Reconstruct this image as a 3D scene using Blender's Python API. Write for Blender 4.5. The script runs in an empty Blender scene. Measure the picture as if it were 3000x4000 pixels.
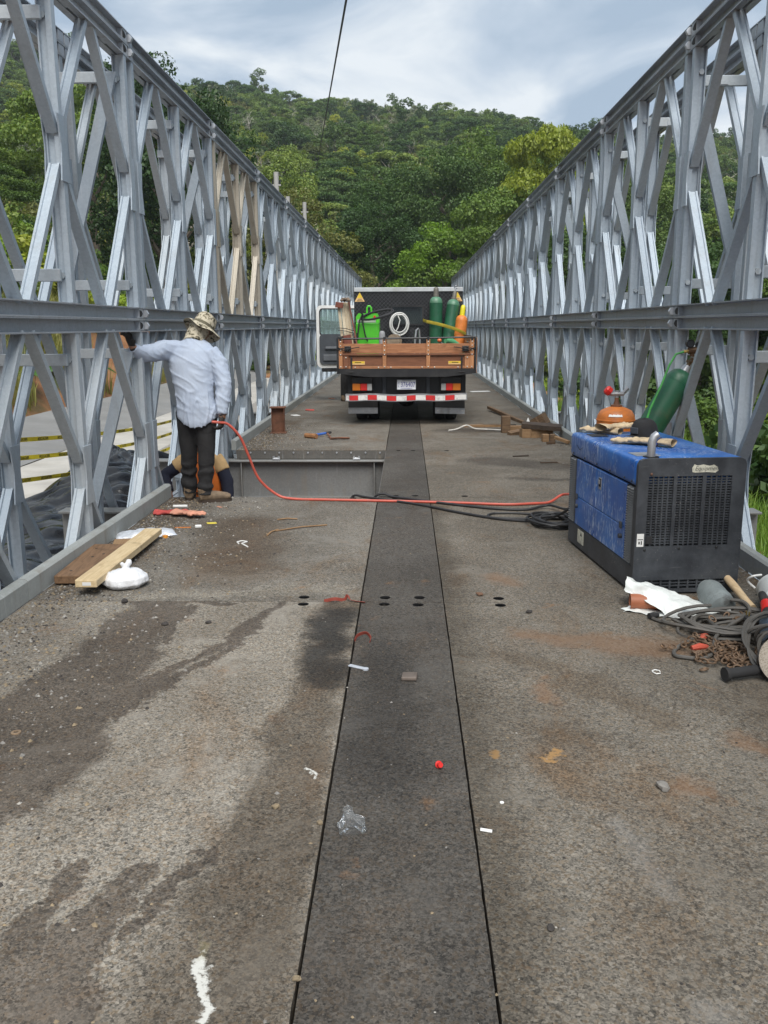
import bpy, bmesh, math, random
import numpy as np
from mathutils import Vector, Matrix, Euler, Quaternion, noise as mnoise

random.seed(7)
rng = np.random.default_rng(11)
scene = bpy.context.scene
C = scene.collection
R = math.radians
PI = math.pi

# ------------------------------------------------------------------ camera
cam_d = bpy.data.cameras.new('camera')
cam = bpy.data.objects.new('camera', cam_d)
C.objects.link(cam)
cam_d.sensor_fit = 'VERTICAL'
cam_d.sensor_height = 24.0
cam_d.lens = 20.354
cam_d.clip_start = 0.05
cam_d.clip_end = 2000
cam.matrix_world = Matrix.Translation((0, 0, 1.51)) @ Matrix.Rotation(R(1.508), 4, 'Z') @ Matrix.Rotation(R(90 - 12.07), 4, 'X') @ Matrix.Rotation(-.0045, 4, 'Z')
scene.camera = cam

# ------------------------------------------------------------------ sky, sun, exposure
SUN_EL, SUN_AZ = R(56), R(172)          # azimuth clockwise from +Y
world = bpy.data.worlds.new('World')
scene.world = world
world.use_nodes = True
wn = world.node_tree
wn.nodes.clear()


def wnode(t, **k):
    n = wn.nodes.new(t)
    for a, b in k.items():
        setattr(n, a, b)
    return n


wl = wn.links.new
w_out = wnode('ShaderNodeOutputWorld')
w_bg = wnode('ShaderNodeBackground')
w_bg.inputs['Strength'].default_value = 0.1
w_sky = wnode('ShaderNodeTexSky', sky_type='NISHITA', sun_disc=False, sun_elevation=SUN_EL, sun_rotation=SUN_AZ)
w_sky.dust_density = 1.5
w_tc = wnode('ShaderNodeTexCoord')
w_sep = wnode('ShaderNodeSeparateXYZ')
wl(w_tc.outputs['Generated'], w_sep.inputs[0])
w_add = wnode('ShaderNodeMath', operation='MAXIMUM')
wl(w_sep.outputs['Z'], w_add.inputs[0])
w_add.inputs[1].default_value = 0.0
w_add2 = wnode('ShaderNodeMath', operation='ADD')
wl(w_add.outputs[0], w_add2.inputs[0])
w_add2.inputs[1].default_value = 0.12
w_dx = wnode('ShaderNodeMath', operation='DIVIDE')
w_dy = wnode('ShaderNodeMath', operation='DIVIDE')
for n, a in ((w_dx, 'X'), (w_dy, 'Y')):
    wl(w_sep.outputs[a], n.inputs[0])
    wl(w_add2.outputs[0], n.inputs[1])
w_cmb = wnode('ShaderNodeCombineXYZ')
wl(w_dx.outputs[0], w_cmb.inputs[0])
wl(w_dy.outputs[0], w_cmb.inputs[1])
w_map = wnode('ShaderNodeMapping')
w_map.inputs['Location'].default_value = (3.1, 1.7, 0.4)
w_map.inputs['Scale'].default_value = (1.0, 0.85, 1.0)
wl(w_cmb.outputs[0], w_map.inputs['Vector'])
w_n1 = wnode('ShaderNodeTexNoise')
w_n1.inputs['Scale'].default_value = 1.25
w_n1.inputs['Detail'].default_value = 9
w_n1.inputs['Roughness'].default_value = 0.55
w_n1.inputs['Distortion'].default_value = 0.45
wl(w_map.outputs[0], w_n1.inputs['Vector'])
w_r1 = wnode('ShaderNodeValToRGB')
w_r1.color_ramp.elements[0].position = 0.42
w_r1.color_ramp.elements[0].color = (2.75, 3.5, 4.4, 1)
w_r1.color_ramp.elements[1].position = 0.60
w_r1.color_ramp.elements[1].color = (6.0, 6.35, 6.6, 1)
e = w_r1.color_ramp.elements.new(0.5)
e.color = (3.9, 4.55, 5.3, 1)
wl(w_n1.outputs['Fac'], w_r1.inputs[0])
w_mix = wnode('ShaderNodeMix', data_type='RGBA')
w_mix.inputs[0].default_value = 0.93
wl(w_sky.outputs[0], w_mix.inputs[6])
wl(w_r1.outputs[0], w_mix.inputs[7])
wl(w_mix.outputs[2], w_bg.inputs['Color'])
wl(w_bg.outputs[0], w_out.inputs['Surface'])

sun_d = bpy.data.lights.new('sun', 'SUN')
sun_d.energy = 3.0
sun_d.angle = R(45)
sun_d.color = (1.0, 0.955, 0.89)
sun = bpy.data.objects.new('sun', sun_d)
C.objects.link(sun)
sd = Vector((math.sin(SUN_AZ) * math.cos(SUN_EL), math.cos(SUN_AZ) * math.cos(SUN_EL), math.sin(SUN_EL)))
sun.rotation_euler = sd.to_track_quat('Z', 'Y').to_euler()
sun.location = (0, 0, 40)
scene.view_settings.view_transform = 'Standard'
scene.view_settings.look = 'None'
scene.view_settings.gamma = 1
scene.view_settings.exposure = 0.6
scene.view_settings.use_curve_mapping = False
scene.cycles.max_bounces = 5
scene.cycles.transparent_max_bounces = 12


# ------------------------------------------------------------------ mesh helpers
class MB:
    """collects geometry for ONE mesh"""

    def __init__(s, M=None):
        s.v, s.f, s.m = [], [], []
        s.M = M or Matrix.Identity(4)

    def add(s, vs, fs, mi=0):
        o = len(s.v)
        M = s.M
        s.v += [tuple(M @ Vector(v)) for v in vs]
        s.f += [tuple(i + o for i in f) for f in fs]
        s.m += [mi] * len(fs)
        return s

    def box(s, lo, hi, bev=0.0, mi=0, M=None, seg=1):
        lo, hi = Vector(lo), Vector(hi)
        c, d = (lo + hi) / 2, hi - lo
        if bev > 0:
            bm = bmesh.new()
            bmesh.ops.create_cube(bm, size=1)
            for v in bm.verts:
                v.co = Vector((v.co.x * d.x, v.co.y * d.y, v.co.z * d.z)) + c
            bmesh.ops.bevel(bm, geom=bm.edges[:], offset=bev, segments=seg, affect='EDGES', profile=0.5)
            bm.verts.index_update()
            vs = [v.co.copy() for v in bm.verts]
            fs = [tuple(v.index for v in f.verts) for f in bm.faces]
            bm.free()
        else:
            vs = [Vector((x, y, z)) for z in (lo.z, hi.z) for y in (lo.y, hi.y) for x in (lo.x, hi.x)]
            fs = [(0, 2, 3, 1), (4, 5, 7, 6), (0, 1, 5, 4), (2, 6, 7, 3), (0, 4, 6, 2), (1, 3, 7, 5)]
        if M is not None:
            vs = [M @ v for v in vs]
        return s.add(vs, fs, mi)

    def cbox(s, c, d, bev=0.0, rot=(0, 0, 0), mi=0, seg=1):
        d = Vector(d) / 2
        M = Matrix.Translation(c) @ Euler(rot).to_matrix().to_4x4()
        return s.box(-d, d, bev, mi, M, seg)

    def prism(s, poly, p0, p1, right=(1, 0, 0), mi=0, caps=True):
        """2D polygon (right, up) swept from p0 to p1"""
        p0, p1 = Vector(p0), Vector(p1)
        t = (p1 - p0).normalized()
        r = Vector(right)
        r = (r - t * r.dot(t)).normalized()
        u = r.cross(t)
        n = len(poly)
        vs = [p + r * a + u * b for p in (p0, p1) for a, b in poly]
        fs = [(i, (i + 1) % n, n + (i + 1) % n, n + i) for i in range(n)]
        if caps:
            fs += [tuple(range(n))[::-1], tuple(range(n, 2 * n))]
        return s.add(vs, fs, mi)

    def tube(s, pts, r, n=8, closed=False, mi=0, caps=True, flat=None, ref=None):
        pts = [Vector(p) for p in pts]
        k = len(pts)
        rad = r if isinstance(r, (list, tuple)) else [r] * k
        tang = []
        for i in range(k):
            if closed:
                t = pts[(i + 1) % k] - pts[i - 1]
            else:
                t = pts[min(i + 1, k - 1)] - pts[max(i - 1, 0)]
            tang.append(t.normalized() if t.length > 1e-9 else Vector((0, 0, 1)))
        nrm = Vector(ref) if ref else Vector((0, 0, 1)) if abs(tang[0].z) < 0.9 else Vector((1, 0, 0))
        vs = []
        for i in range(k):
            t = tang[i]
            if ref:
                nrm = Vector(ref)
            nrm = nrm - t * nrm.dot(t)
            nrm.normalize()
            b = t.cross(nrm)
            ra = rad[i]
            rb, rn = (ra if not isinstance(ra, (list, tuple)) else ra[0]), (ra if not isinstance(ra, (list, tuple)) else ra[1])
            if flat:
                rn = rn * flat
            for j in range(n):
                a = 2 * PI * j / n
                vs.append(pts[i] + b * (math.cos(a) * rb) + nrm * (math.sin(a) * rn))
        fs = []
        for i in range(k if closed else k - 1):
            for j in range(n):
                a, b2 = i * n + j, i * n + (j + 1) % n
                c, d = ((i + 1) % k) * n + (j + 1) % n, ((i + 1) % k) * n + j
                fs.append((a, b2, c, d))
        if caps and not closed:
            fs += [tuple(range(n))[::-1], tuple(range((k - 1) * n, k * n))]
        return s.add(vs, fs, mi)

    def lathe(s, prof, n=16, M=None, mi=0, a0=0.0, a1=2 * PI):
        full = abs(a1 - a0 - 2 * PI) < 1e-6
        vs, fs = [], []
        m = n if full else n + 1
        for r, z in prof:
            for j in range(m):
                a = a0 + (a1 - a0) * j / n
                vs.append(Vector((r * math.cos(a), r * math.sin(a), z)))
        for i in range(len(prof) - 1):
            for j in range(n):
                fs.append((i * m + j, i * m + (j + 1) % m, (i + 1) * m + (j + 1) % m, (i + 1) * m + j))
        if full:
            if prof[0][0] > 1e-6:
                fs.append(tuple(range(n))[::-1])
            if prof[-1][0] > 1e-6:
                k = (len(prof) - 1) * n
                fs.append(tuple(range(k, k + n)))
        if M is not None:
            vs = [M @ v for v in vs]
        return s.add(vs, fs, mi)

    def cyl(s, p0, p1, r, n=12, mi=0, r2=None):
        return s.tube([p0, p1], [r, r if r2 is None else r2], n, mi=mi)

    def ball(s, c, r, n=12, m=8, rot=(0, 0, 0), mi=0):
        r = (r, r, r) if not isinstance(r, (tuple, list)) else r
        M = Matrix.Translation(c) @ Euler(rot).to_matrix().to_4x4() @ Matrix.Diagonal((r[0], r[1], r[2], 1))
        prof = [(max(math.sin(PI * i / m), 1e-7), -math.cos(PI * i / m)) for i in range(m + 1)]
        return s.lathe(prof, n, M, mi)

    def grid(s, fn, nu, nv, mi=0, thick=0.0):
        vs = [fn(i / nu, j / nv) for j in range(nv + 1) for i in range(nu + 1)]
        w = nu + 1
        fs = [(j * w + i, j * w + i + 1, (j + 1) * w + i + 1, (j + 1) * w + i) for j in range(nv) for i in range(nu)]
        return s.add(vs, fs, mi)

    def plate(s, poly, z0, z1, M=None, mi=0):
        """flat outline (x, y) with thickness along local z"""
        n = len(poly)
        vs = [Vector((x, y, z)) for z in (z0, z1) for x, y in poly]
        fs = [tuple(range(n))[::-1], tuple(range(n, 2 * n))] + [(i, (i + 1) % n, n + (i + 1) % n, n + i) for i in range(n)]
        if M is not None:
            vs = [M @ v for v in vs]
        return s.add(vs, fs, mi)

    def mesh(s, name, mats, smooth=False):
        me = bpy.data.meshes.new(name)
        me.from_pydata([tuple(v) for v in s.v], [], s.f)
        for m in (mats if isinstance(mats, (list, tuple)) else [mats]):
            me.materials.append(m)
        if any(s.m):
            me.polygons.foreach_set('material_index', s.m)
        bm = bmesh.new()
        bm.from_mesh(me)
        bmesh.ops.recalc_face_normals(bm, faces=bm.faces[:])
        bm.to_mesh(me)
        bm.free()
        if smooth:
            me.polygons.foreach_set('use_smooth', [True] * len(me.polygons))
            try:
                me.set_sharp_from_angle(angle=R(40))
            except Exception:
                pass
        me.update()
        return me


def link(name, data, parent=None, loc=None, rot=None, M=None):
    o = bpy.data.objects.new(name, data)
    C.objects.link(o)
    if parent is not None:
        o.parent = parent
    if M is not None:
        o.matrix_local = M
    if loc is not None:
        o.location = loc
    if rot is not None:
        o.rotation_euler = rot
    return o


def obj(name, mb, mats, parent=None, smooth=False, loc=None, rot=None):
    return link(name, mb.mesh(name, mats, smooth), parent, loc, rot)


def tag(o, label=None, cat=None, group=None, kind=None):
    for k, v in (('label', label), ('category', cat), ('group', group), ('kind', kind)):
        if v:
            o[k] = v
    return o


def thing(name, label, cat, loc=(0, 0, 0), rz=0.0, group=None):
    o = bpy.data.objects.new(name, None)
    o.empty_display_size = 0.1
    C.objects.link(o)
    o.location = loc
    o.rotation_euler = (0, 0, rz)
    return tag(o, label, cat, group, 'thing' if cat else None)


def dup(root, loc=None, rz=None, label=None, scale=None, M=None):
    r = root.copy()
    C.objects.link(r)
    if M is not None:
        r.matrix_world = M
    if loc is not None:
        r.location = loc
    if rz is not None:
        r.rotation_euler = (0, 0, rz)
    if scale is not None:
        r.scale = (scale,) * 3 if not isinstance(scale, tuple) else scale
    if label:
        r['label'] = label
    for ch in list(root.children):
        c = ch.copy()
        C.objects.link(c)
        c.parent = r
        for g in list(ch.children):
            d = g.copy()
            C.objects.link(d)
            d.parent = c
    return r


def bake(mb, name, voxel, smooth_it=2, mats=None, disp=None):
    """closed lofts -> one continuous skin"""
    me = mb.mesh(name, mats or [])
    o = bpy.data.objects.new(name, me)
    C.objects.link(o)
    m = o.modifiers.new('r', 'REMESH')
    m.mode = 'VOXEL'
    m.voxel_size = voxel
    if smooth_it:
        k = o.modifiers.new('s', 'SMOOTH')
        k.iterations = smooth_it
        k.factor = 0.5
    dg = bpy.context.evaluated_depsgraph_get()
    dg.update()
    out = bpy.data.meshes.new_from_object(o.evaluated_get(dg))
    bpy.data.objects.remove(o)
    bpy.data.meshes.remove(me)
    out.name = name
    out.materials.clear()
    for m in (mats if isinstance(mats, (list, tuple)) else [mats]):
        out.materials.append(m)
    if disp:
        co = np.empty(len(out.vertices) * 3)
        out.vertices.foreach_get('co', co)
        no = np.empty(len(out.vertices) * 3)
        out.vertices.foreach_get('normal', no)
        co, no = co.reshape(-1, 3), no.reshape(-1, 3)
        d = np.array([disp(Vector(c)) for c in co])
        co = co + no * d[:, None]
        out.vertices.foreach_set('co', co.ravel())
    out.polygons.foreach_set('use_smooth', [True] * len(out.polygons))
    out.update()
    return out


def text_mesh(txt, size, mat, name='lettering', depth=0.0006, align='CENTER', mirror=False, shear=0.0):
    cu = bpy.data.curves.new(name, 'FONT')
    cu.body = txt
    cu.size = size
    cu.align_x = align
    cu.align_y = 'CENTER'
    cu.extrude = depth
    cu.shear = shear
    cu.resolution_u = 3
    o = bpy.data.objects.new(name, cu)
    C.objects.link(o)
    dg = bpy.context.evaluated_depsgraph_get()
    me = bpy.data.meshes.new_from_object(o.evaluated_get(dg))
    bpy.data.objects.remove(o)
    bpy.data.curves.remove(cu)
    if mirror:
        me.transform(Matrix.Diagonal((-1, 1, 1, 1)))
        me.flip_normals()
    me.materials.clear()
    me.materials.append(mat)
    return me


FACE_CAM = Matrix.Rotation(R(90), 4, 'X')      # local xy -> world xz, facing -Y


# ------------------------------------------------------------------ material helpers
class NT:
    def __init__(s, name):
        s.mat = bpy.data.materials.new(name)
        s.mat.use_nodes = True
        s.t = s.mat.node_tree
        s.b = s.t.nodes['Principled BSDF']
        s._pos = None

    def n(s, t, **k):
        q = s.t.nodes.new(t)
        for a, b in k.items():
            setattr(q, a, b)
        return q

    def set(s, sock, v):
        if isinstance(v, bpy.types.NodeSocket):
            s.t.links.new(v, sock)
        else:
            if isinstance(v, tuple) and len(v) == 3 and sock.type == 'RGBA':
                v = (*v, 1)
            sock.default_value = v

    def math(s, op, a, b=0.0, c=None, clamp=False):
        q = s.n('ShaderNodeMath', operation=op, use_clamp=clamp)
        s.set(q.inputs[0], a)
        s.set(q.inputs[1], b)
        if c is not None:
            s.set(q.inputs[2], c)
        return q.outputs[0]

    def vec(s, op, a, b=None, scale=None):
        q = s.n('ShaderNodeVectorMath', operation=op)
        s.set(q.inputs[0], a)
        if b is not None:
            s.set(q.inputs[1], b)
        if scale is not None:
            s.set(q.inputs['Scale'], scale)
        return q.outputs['Value'] if op in ('LENGTH', 'DOT_PRODUCT', 'DISTANCE') else q.outputs['Vector']

    def mix(s, f, a, b, blend='MIX'):
        q = s.n('ShaderNodeMix', data_type='RGBA', blend_type=blend)
        s.set(q.inputs[0], f)
        s.set(q.inputs[6], a)
        s.set(q.inputs[7], b)
        return q.outputs[2]

    def pos(s):
        if s._pos is None:
            s._pos = s.n('ShaderNodeNewGeometry').outputs['Position']
        return s._pos

    def oco(s):
        return s.n('ShaderNodeTexCoord').outputs['Object']

    def rnd(s):
        return s.n('ShaderNodeObjectInfo').outputs['Random']

    def noise(s, vec, scale, detail=4, rough=0.55, dist=0.0):
        q = s.n('ShaderNodeTexNoise')
        s.set(q.inputs['Vector'], vec)
        q.inputs['Scale'].default_value = scale
        q.inputs['Detail'].default_value = detail
        q.inputs['Roughness'].default_value = rough
        q.inputs['Distortion'].default_value = dist
        return q.outputs['Fac']

    def vor(s, vec, scale, out='Color', feature='F1'):
        q = s.n('ShaderNodeTexVoronoi', feature=feature)
        s.set(q.inputs['Vector'], vec)
        q.inputs['Scale'].default_value = scale
        return q.outputs[out]

    def scl(s, vec, sc):
        q = s.n('ShaderNodeMapping')
        s.set(q.inputs['Vector'], vec)
        q.inputs['Scale'].default_value = sc
        return q.outputs[0]

    def ss(s, x, a, b):
        q = s.n('ShaderNodeMapRange', interpolation_type='SMOOTHSTEP')
        s.set(q.inputs[0], x)
        q.inputs[1].default_value = a
        q.inputs[2].default_value = b
        return q.outputs[0]

    def ramp(s, x, stops):
        q = s.n('ShaderNodeValToRGB')
        s.set(q.inputs[0], x)
        cr = q.color_ramp
        while len(cr.elements) < len(stops):
            cr.elements.new(0.5)
        for e, (p, c) in zip(cr.elements, stops):
            e.position = p
            e.color = (*c, 1) if len(c) == 3 else c
        return q.outputs[0]

    def bump(s, h, strength=0.3, dist=0.01):
        q = s.n('ShaderNodeBump')
        q.inputs['Strength'].default_value = strength
        q.inputs['Distance'].default_value = dist
        s.set(q.inputs['Height'], h)
        s.t.links.new(q.outputs[0], s.b.inputs['Normal'])

    def done(s, col=None, rough=None, metal=None, **k):
        if col is not None:
            s.set(s.b.inputs['Base Color'], col)
        if rough is not None:
            s.set(s.b.inputs['Roughness'], rough)
        if metal is not None:
            s.set(s.b.inputs['Metallic'], metal)
        for a, b in k.items():
            s.set(s.b.inputs[a.replace('_', ' ')], b)
        return s.mat


def simple(name, col, rough=0.6, metal=0.0, var=0.25, scale=8.0, bump=0.0, dirt=None, dirt_amt=0.4, **k):
    """paint, cloth, plastic: a base colour with uneven wear"""
    m = NT(name)
    p = m.oco()
    f = m.noise(p, scale, 5, 0.6)
    lo = tuple(c * (1 - var) for c in col)
    hi = tuple(min(c * (1 + var), 0.9) for c in col)
    c = m.mix(m.ss(f, 0.3, 0.7), lo, hi)
    if dirt:
        f2 = m.noise(p, scale * 0.45, 7, 0.7, 0.3)
        c = m.mix(m.math('MULTIPLY', m.ss(f2, 0.48, 0.68), dirt_amt), c, dirt)
    r = m.math('MULTIPLY_ADD', f, 0.25, rough - 0.12, clamp=True)
    if bump:
        m.bump(m.noise(p, scale * 6, 4), bump, 0.004)
    return m.done(c, r, metal, **k)


def galv(name, lo, hi, metal=0.22, rough=0.5, stain=0.0):
    m = NT(name)
    p = m.pos()
    big = m.noise(p, 1.3, 5, 0.6)
    sp = m.vor(p, 70, 'Color')
    spv = m.n('ShaderNodeSeparateColor')
    m.set(spv.inputs[0], sp)
    fac = m.math('ADD', m.math('MULTIPLY', big, 0.55), m.math('MULTIPLY', spv.outputs[0], 0.14))
    fac = m.math('ADD', fac, m.math('MULTIPLY', m.rnd(), 0.28))
    c = m.mix(m.ss(fac, 0.2, 0.85), lo, hi)
    st = m.noise(m.scl(p, (9, 9, 1.2)), 1.0, 6, 0.65)
    c = m.mix(m.math('MULTIPLY', m.ss(st, 0.5, 0.75), 0.22 + stain), c, (0.22, 0.185, 0.14))
    sc = m.noise(m.scl(p, (40, 40, 3)), 1.0, 3, 0.6)
    c = m.mix(m.math('MULTIPLY', m.ss(sc, 0.62, 0.75), 0.22), c, (0.62, 0.64, 0.66))
    r = m.math('MULTIPLY_ADD', fac, 0.25, rough - 0.1)
    m.bump(m.noise(p, 60, 3), 0.08, 0.004)
    return m.done(c, r, metal)


M_GALV = [galv('galvanised_blue', (.31, .37, .43), (.49, .56, .62)),
          galv('galvanised_grey', (.33, .38, .42), (.50, .55, .59)),
          galv('galvanised_warm', (.39, .35, .28), (.52, .48, .41), stain=.15)]
M_CHORD = galv('galvanised_chord', (.27, .30, .335), (.47, .50, .535), metal=.35, rough=.45, stain=.25)
M_KERB = galv('galvanised_kerb', (.25, .265, .255), (.38, .395, .38), metal=.05, rough=.75, stain=.25)
M_BOLT = galv('galvanised_bolt', (.5, .53, .57), (.75, .77, .8), metal=.7, rough=.35)
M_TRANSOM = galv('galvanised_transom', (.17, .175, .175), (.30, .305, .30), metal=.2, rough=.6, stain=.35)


def deck_mat(name, tint, dark, brown):
    m = NT(name)
    p = m.pos()
    flat = m.vec('MULTIPLY', p, (1, 1, 0))
    v1 = m.n('ShaderNodeSeparateColor')
    m.set(v1.inputs[0], m.vor(p, 210, 'Color'))
    v2 = m.n('ShaderNodeSeparateColor')
    m.set(v2.inputs[0], m.vor(p, 110, 'Color'))
    fine = m.noise(p, 420, 3, 0.75)
    g = m.math('ADD', m.math('MULTIPLY', v1.outputs[0], 0.5), m.math('MULTIPLY', v2.outputs[1], 0.25))
    g = m.math('ADD', g, m.math('MULTIPLY', fine, 0.35))
    lo = tuple(c * 0.34 for c in tint)
    hi = tuple(c * 1.8 for c in tint)
    c = m.ramp(g, [(0.22, lo), (0.52, tint), (0.88, hi)])
    warm = m.mix(m.ss(v2.outputs[2], 0.55, 0.95), (0, 0, 0), (1, 1, 1))
    c = m.mix(m.math('MULTIPLY', warm, 0.45), c, (tint[0] * 1.25, tint[1] * 1.0, tint[2] * .72))
    # missing grains: small dark pits, and a scatter of pale chips
    pit = m.n('ShaderNodeSeparateColor')
    m.set(pit.inputs[0], m.vor(p, 95, 'Color'))
    pd = m.noise(flat, 1.7, 4, .6)
    c = m.mix(m.math('MULTIPLY', m.ss(m.math('ADD', pit.outputs[0], m.math('MULTIPLY', pd, .5)), 1.10, 1.18), .5), c, tuple(x * .2 for x in tint))
    c = m.mix(m.math('MULTIPLY', m.ss(pit.outputs[1], .94, .97), .4), c, tuple(min(x * 2.4, .6) for x in tint))
    # broad tonal patches and brown dust
    b1 = m.noise(flat, 0.9, 7, 0.62, 0.5)
    c = m.mix(m.math('MULTIPLY', m.ss(b1, 0.36, 0.64), 0.75), c, m.mix(1.0, c, (0.62, 0.6, 0.58), 'MULTIPLY'))
    b2 = m.noise(m.scl(flat, (1.6, 0.8, 1)), 1.4, 8, 0.66, 0.8)
    c = m.mix(m.math('MULTIPLY', m.ss(b2, 0.5, 0.72), brown), c, m.mix(1.0, c, (0.85, 0.63, 0.44), 'MULTIPLY'))
    b3 = m.noise(flat, 3.1, 6, 0.7, 0.4)
    c = m.mix(m.math('MULTIPLY', m.ss(b3, 0.61, 0.72), brown), c, m.mix(v1.outputs[0], (.13, .065, .03), (.27, .15, .07)))
    b4 = m.noise(flat, 2.2, 7, 0.7, 0.6)
    c = m.mix(m.math('MULTIPLY', m.ss(b4, 0.5, 0.72), 0.75), c, (tint[0] * 1.35, tint[1] * 1.36, tint[2] * 1.38))
    b5 = m.noise(flat, 5.5, 8, 0.75)
    c = m.mix(m.math('MULTIPLY', m.ss(b5, 0.58, 0.74), dark), c, (.035, .032, .03))
    # warped position for the stains
    wv = m.n('ShaderNodeTexNoise')
    m.set(wv.inputs['Vector'], flat)
    wv.inputs['Scale'].default_value = 3.2
    wv.inputs['Detail'].default_value = 7
    wv.inputs['Roughness'].default_value = 0.62
    off = m.vec('SUBTRACT', wv.outputs['Color'], (0.5, 0.5, 0.5))
    wv2 = m.n('ShaderNodeTexNoise')
    m.set(wv2.inputs['Vector'], flat)
    wv2.inputs['Scale'].default_value = 26
    wv2.inputs['Detail'].default_value = 5
    wv2.inputs['Roughness'].default_value = 0.7
    off2 = m.vec('SUBTRACT', wv2.outputs['Color'], (0.5, 0.5, 0.5))
    wp = m.vec('ADD', p, m.vec('MULTIPLY', off, (.34, .60, 0)))
    wp = m.vec('MULTIPLY', m.vec('ADD', wp, m.vec('MULTIPLY', off2, (.10, .14, 0))), (1, 1, 0))

    def seg(a, b, w0, w1, src=wp):
        ba = (b[0] - a[0], b[1] - a[1], 0)
        L2 = ba[0] ** 2 + ba[1] ** 2
        pa = m.vec('SUBTRACT', src, (a[0], a[1], 0))
        h = m.math('DIVIDE', m.vec('DOT_PRODUCT', pa, ba), L2, clamp=True)
        q = m.n('ShaderNodeVectorMath', operation='SCALE')
        q.inputs[0].default_value = ba
        m.set(q.inputs['Scale'], h)
        d = m.vec('LENGTH', m.vec('SUBTRACT', pa, q.outputs[0]))
        w = m.math('MULTIPLY_ADD', h, w1 - w0, w0)
        return m.math('DIVIDE', d, w)

    def stain(c, segs, col, amt, soft=(0.82, 1.1), mult=True, src=None):
        d = None
        for sgm in segs:
            x = seg(*sgm, **({'src': src} if src is not None else {}))
            d = x if d is None else m.math('MINIMUM', d, x)
        f = m.math('SUBTRACT', 1.0, m.ss(d, *soft))
        f = m.math('MULTIPLY', f, amt)
        return m.mix(f, c, m.mix(1.0, c, col, 'MULTIPLY') if mult else col), f

    return m, c, stain, v1, g, flat


WET = (.40, .36, .34)
# left plates: pale aggregate with wet runs
m, c, stain, v1, g, flat = deck_mat('deck_left', (.222, .204, .174), .55, .6)
c, f1 = stain(c, [((-1.40, 4.75), (-1.38, 3.9), .17, .20), ((-1.38, 3.9), (-1.44, 2.75), .21, .33), ((-1.25, 4.7), (-1.0, 4.64), .08, .05), ((-1.22, 4.5), (-1.15, 4.0), .06, .03),
                  ((-1.0, 3.6), (-1.32, 2.9), .03, .13), ((-.70, 4.66), (-.86, 4.1), .035, .035), ((-.86, 4.1), (-1.22, 3.3), .032, .05), ((-.78, 4.2), (-.97, 3.6), .03, .025), ((-.97, 3.6), (-1.25, 3.0), .03, .06)], WET, .88)
f2 = f1
c, f3 = stain(c, [((-.94, 2.2), (-.96, 1.95), .035, .035), ((-.96, 1.95), (-.95, 1.6), .04, .12), ((-.74, 2.12), (-.80, 1.92), .05, .06), ((-.8, 1.92), (-.85, 1.55), .06, .16), ((-.6, 2.2), (-.7, 1.9), .03, .03)], WET, .8)
c, _ = stain(c, [((-.37, 4.55), (-.38, 3.6), .15, .13), ((-.38, 3.6), (-.40, 2.2), .13, .18), ((-.40, 2.2), (-.50, 1.2), .18, .32)], (.42, .385, .35), .85, (.5, 1.2))
c, _ = stain(c, [((-.37, 4.45), (-.37, 3.6), .14, .10)], (.30, .33, .38), .92, (.3, 1.25))
c, _ = stain(c, [((-.505, 1.86), (-.45, 1.68), .022, .018), ((-.36, 2.75), (-.31, 2.72), .012, .012)], (.62, .62, .58), .9, (.4, 1.3), mult=False)
c, _ = stain(c, [((-.515, 1.91), (-.5, 1.87), .02, .02)], (.24, .21, .11), .35, (.0, 1.6), mult=False)
c, _ = stain(c, [((-1.95, 5.0), (-1.95, 14), .22, .25)], (.62, .52, .42), .7, (.4, 1.4))
c, _ = stain(c, [((-1.1, 5.3), (-1.3, 6.6), .45, .4)], (.7, .58, .46), .7, (.3, 1.3))
wet = m.math('MAXIMUM', f1, m.math('MAXIMUM', f2, f3))
m.bump(g, .55, .006)
M_DECK_L = m.done(c, m.math('MULTIPLY_ADD', wet, -.22, .86), 0.0, Specular_IOR_Level=.35)
# the left plates further on: browner, trodden
m, c, stain, v1, g, flat = deck_mat('deck_left_far', (.158, .147, .128), .7, .8)
c, _ = stain(c, [((-1.95, 5.0), (-1.95, 14), .22, .25)], (.62, .52, .42), .7, (.4, 1.4))
c, _ = stain(c, [((-1.1, 5.3), (-1.3, 6.6), .35, .35)], (.62, .5, .40), .8, (.3, 1.3))
c, _ = stain(c, [((-1.5, 4.75), (-.4, 4.9), .12, .1)], (1.45, 1.45, 1.42), .7, (.3, 1.3))
m.bump(g, .55, .006)
M_DECK_L2 = m.done(c, .86, 0.0, Specular_IOR_Level=.35)
# centre strip: dark, oily
m, c, stain, v1, g, flat = deck_mat('deck_centre', (.074, .068, .060), .75, .5)
c, _ = stain(c, [((-.1, 3.9), (-.08, 2.7), .14, .2)], (.55, .55, .56), .8, (.3, 1.3))
c, _ = stain(c, [((-.02, 1.2), (-.05, 2.0), .09, .09)], (1.5, 1.45, 1.4), .5, (.3, 1.3))
m.bump(g, .55, .006)
M_DECK_C = m.done(c, .8, 0.0, Specular_IOR_Level=.35)
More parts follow.
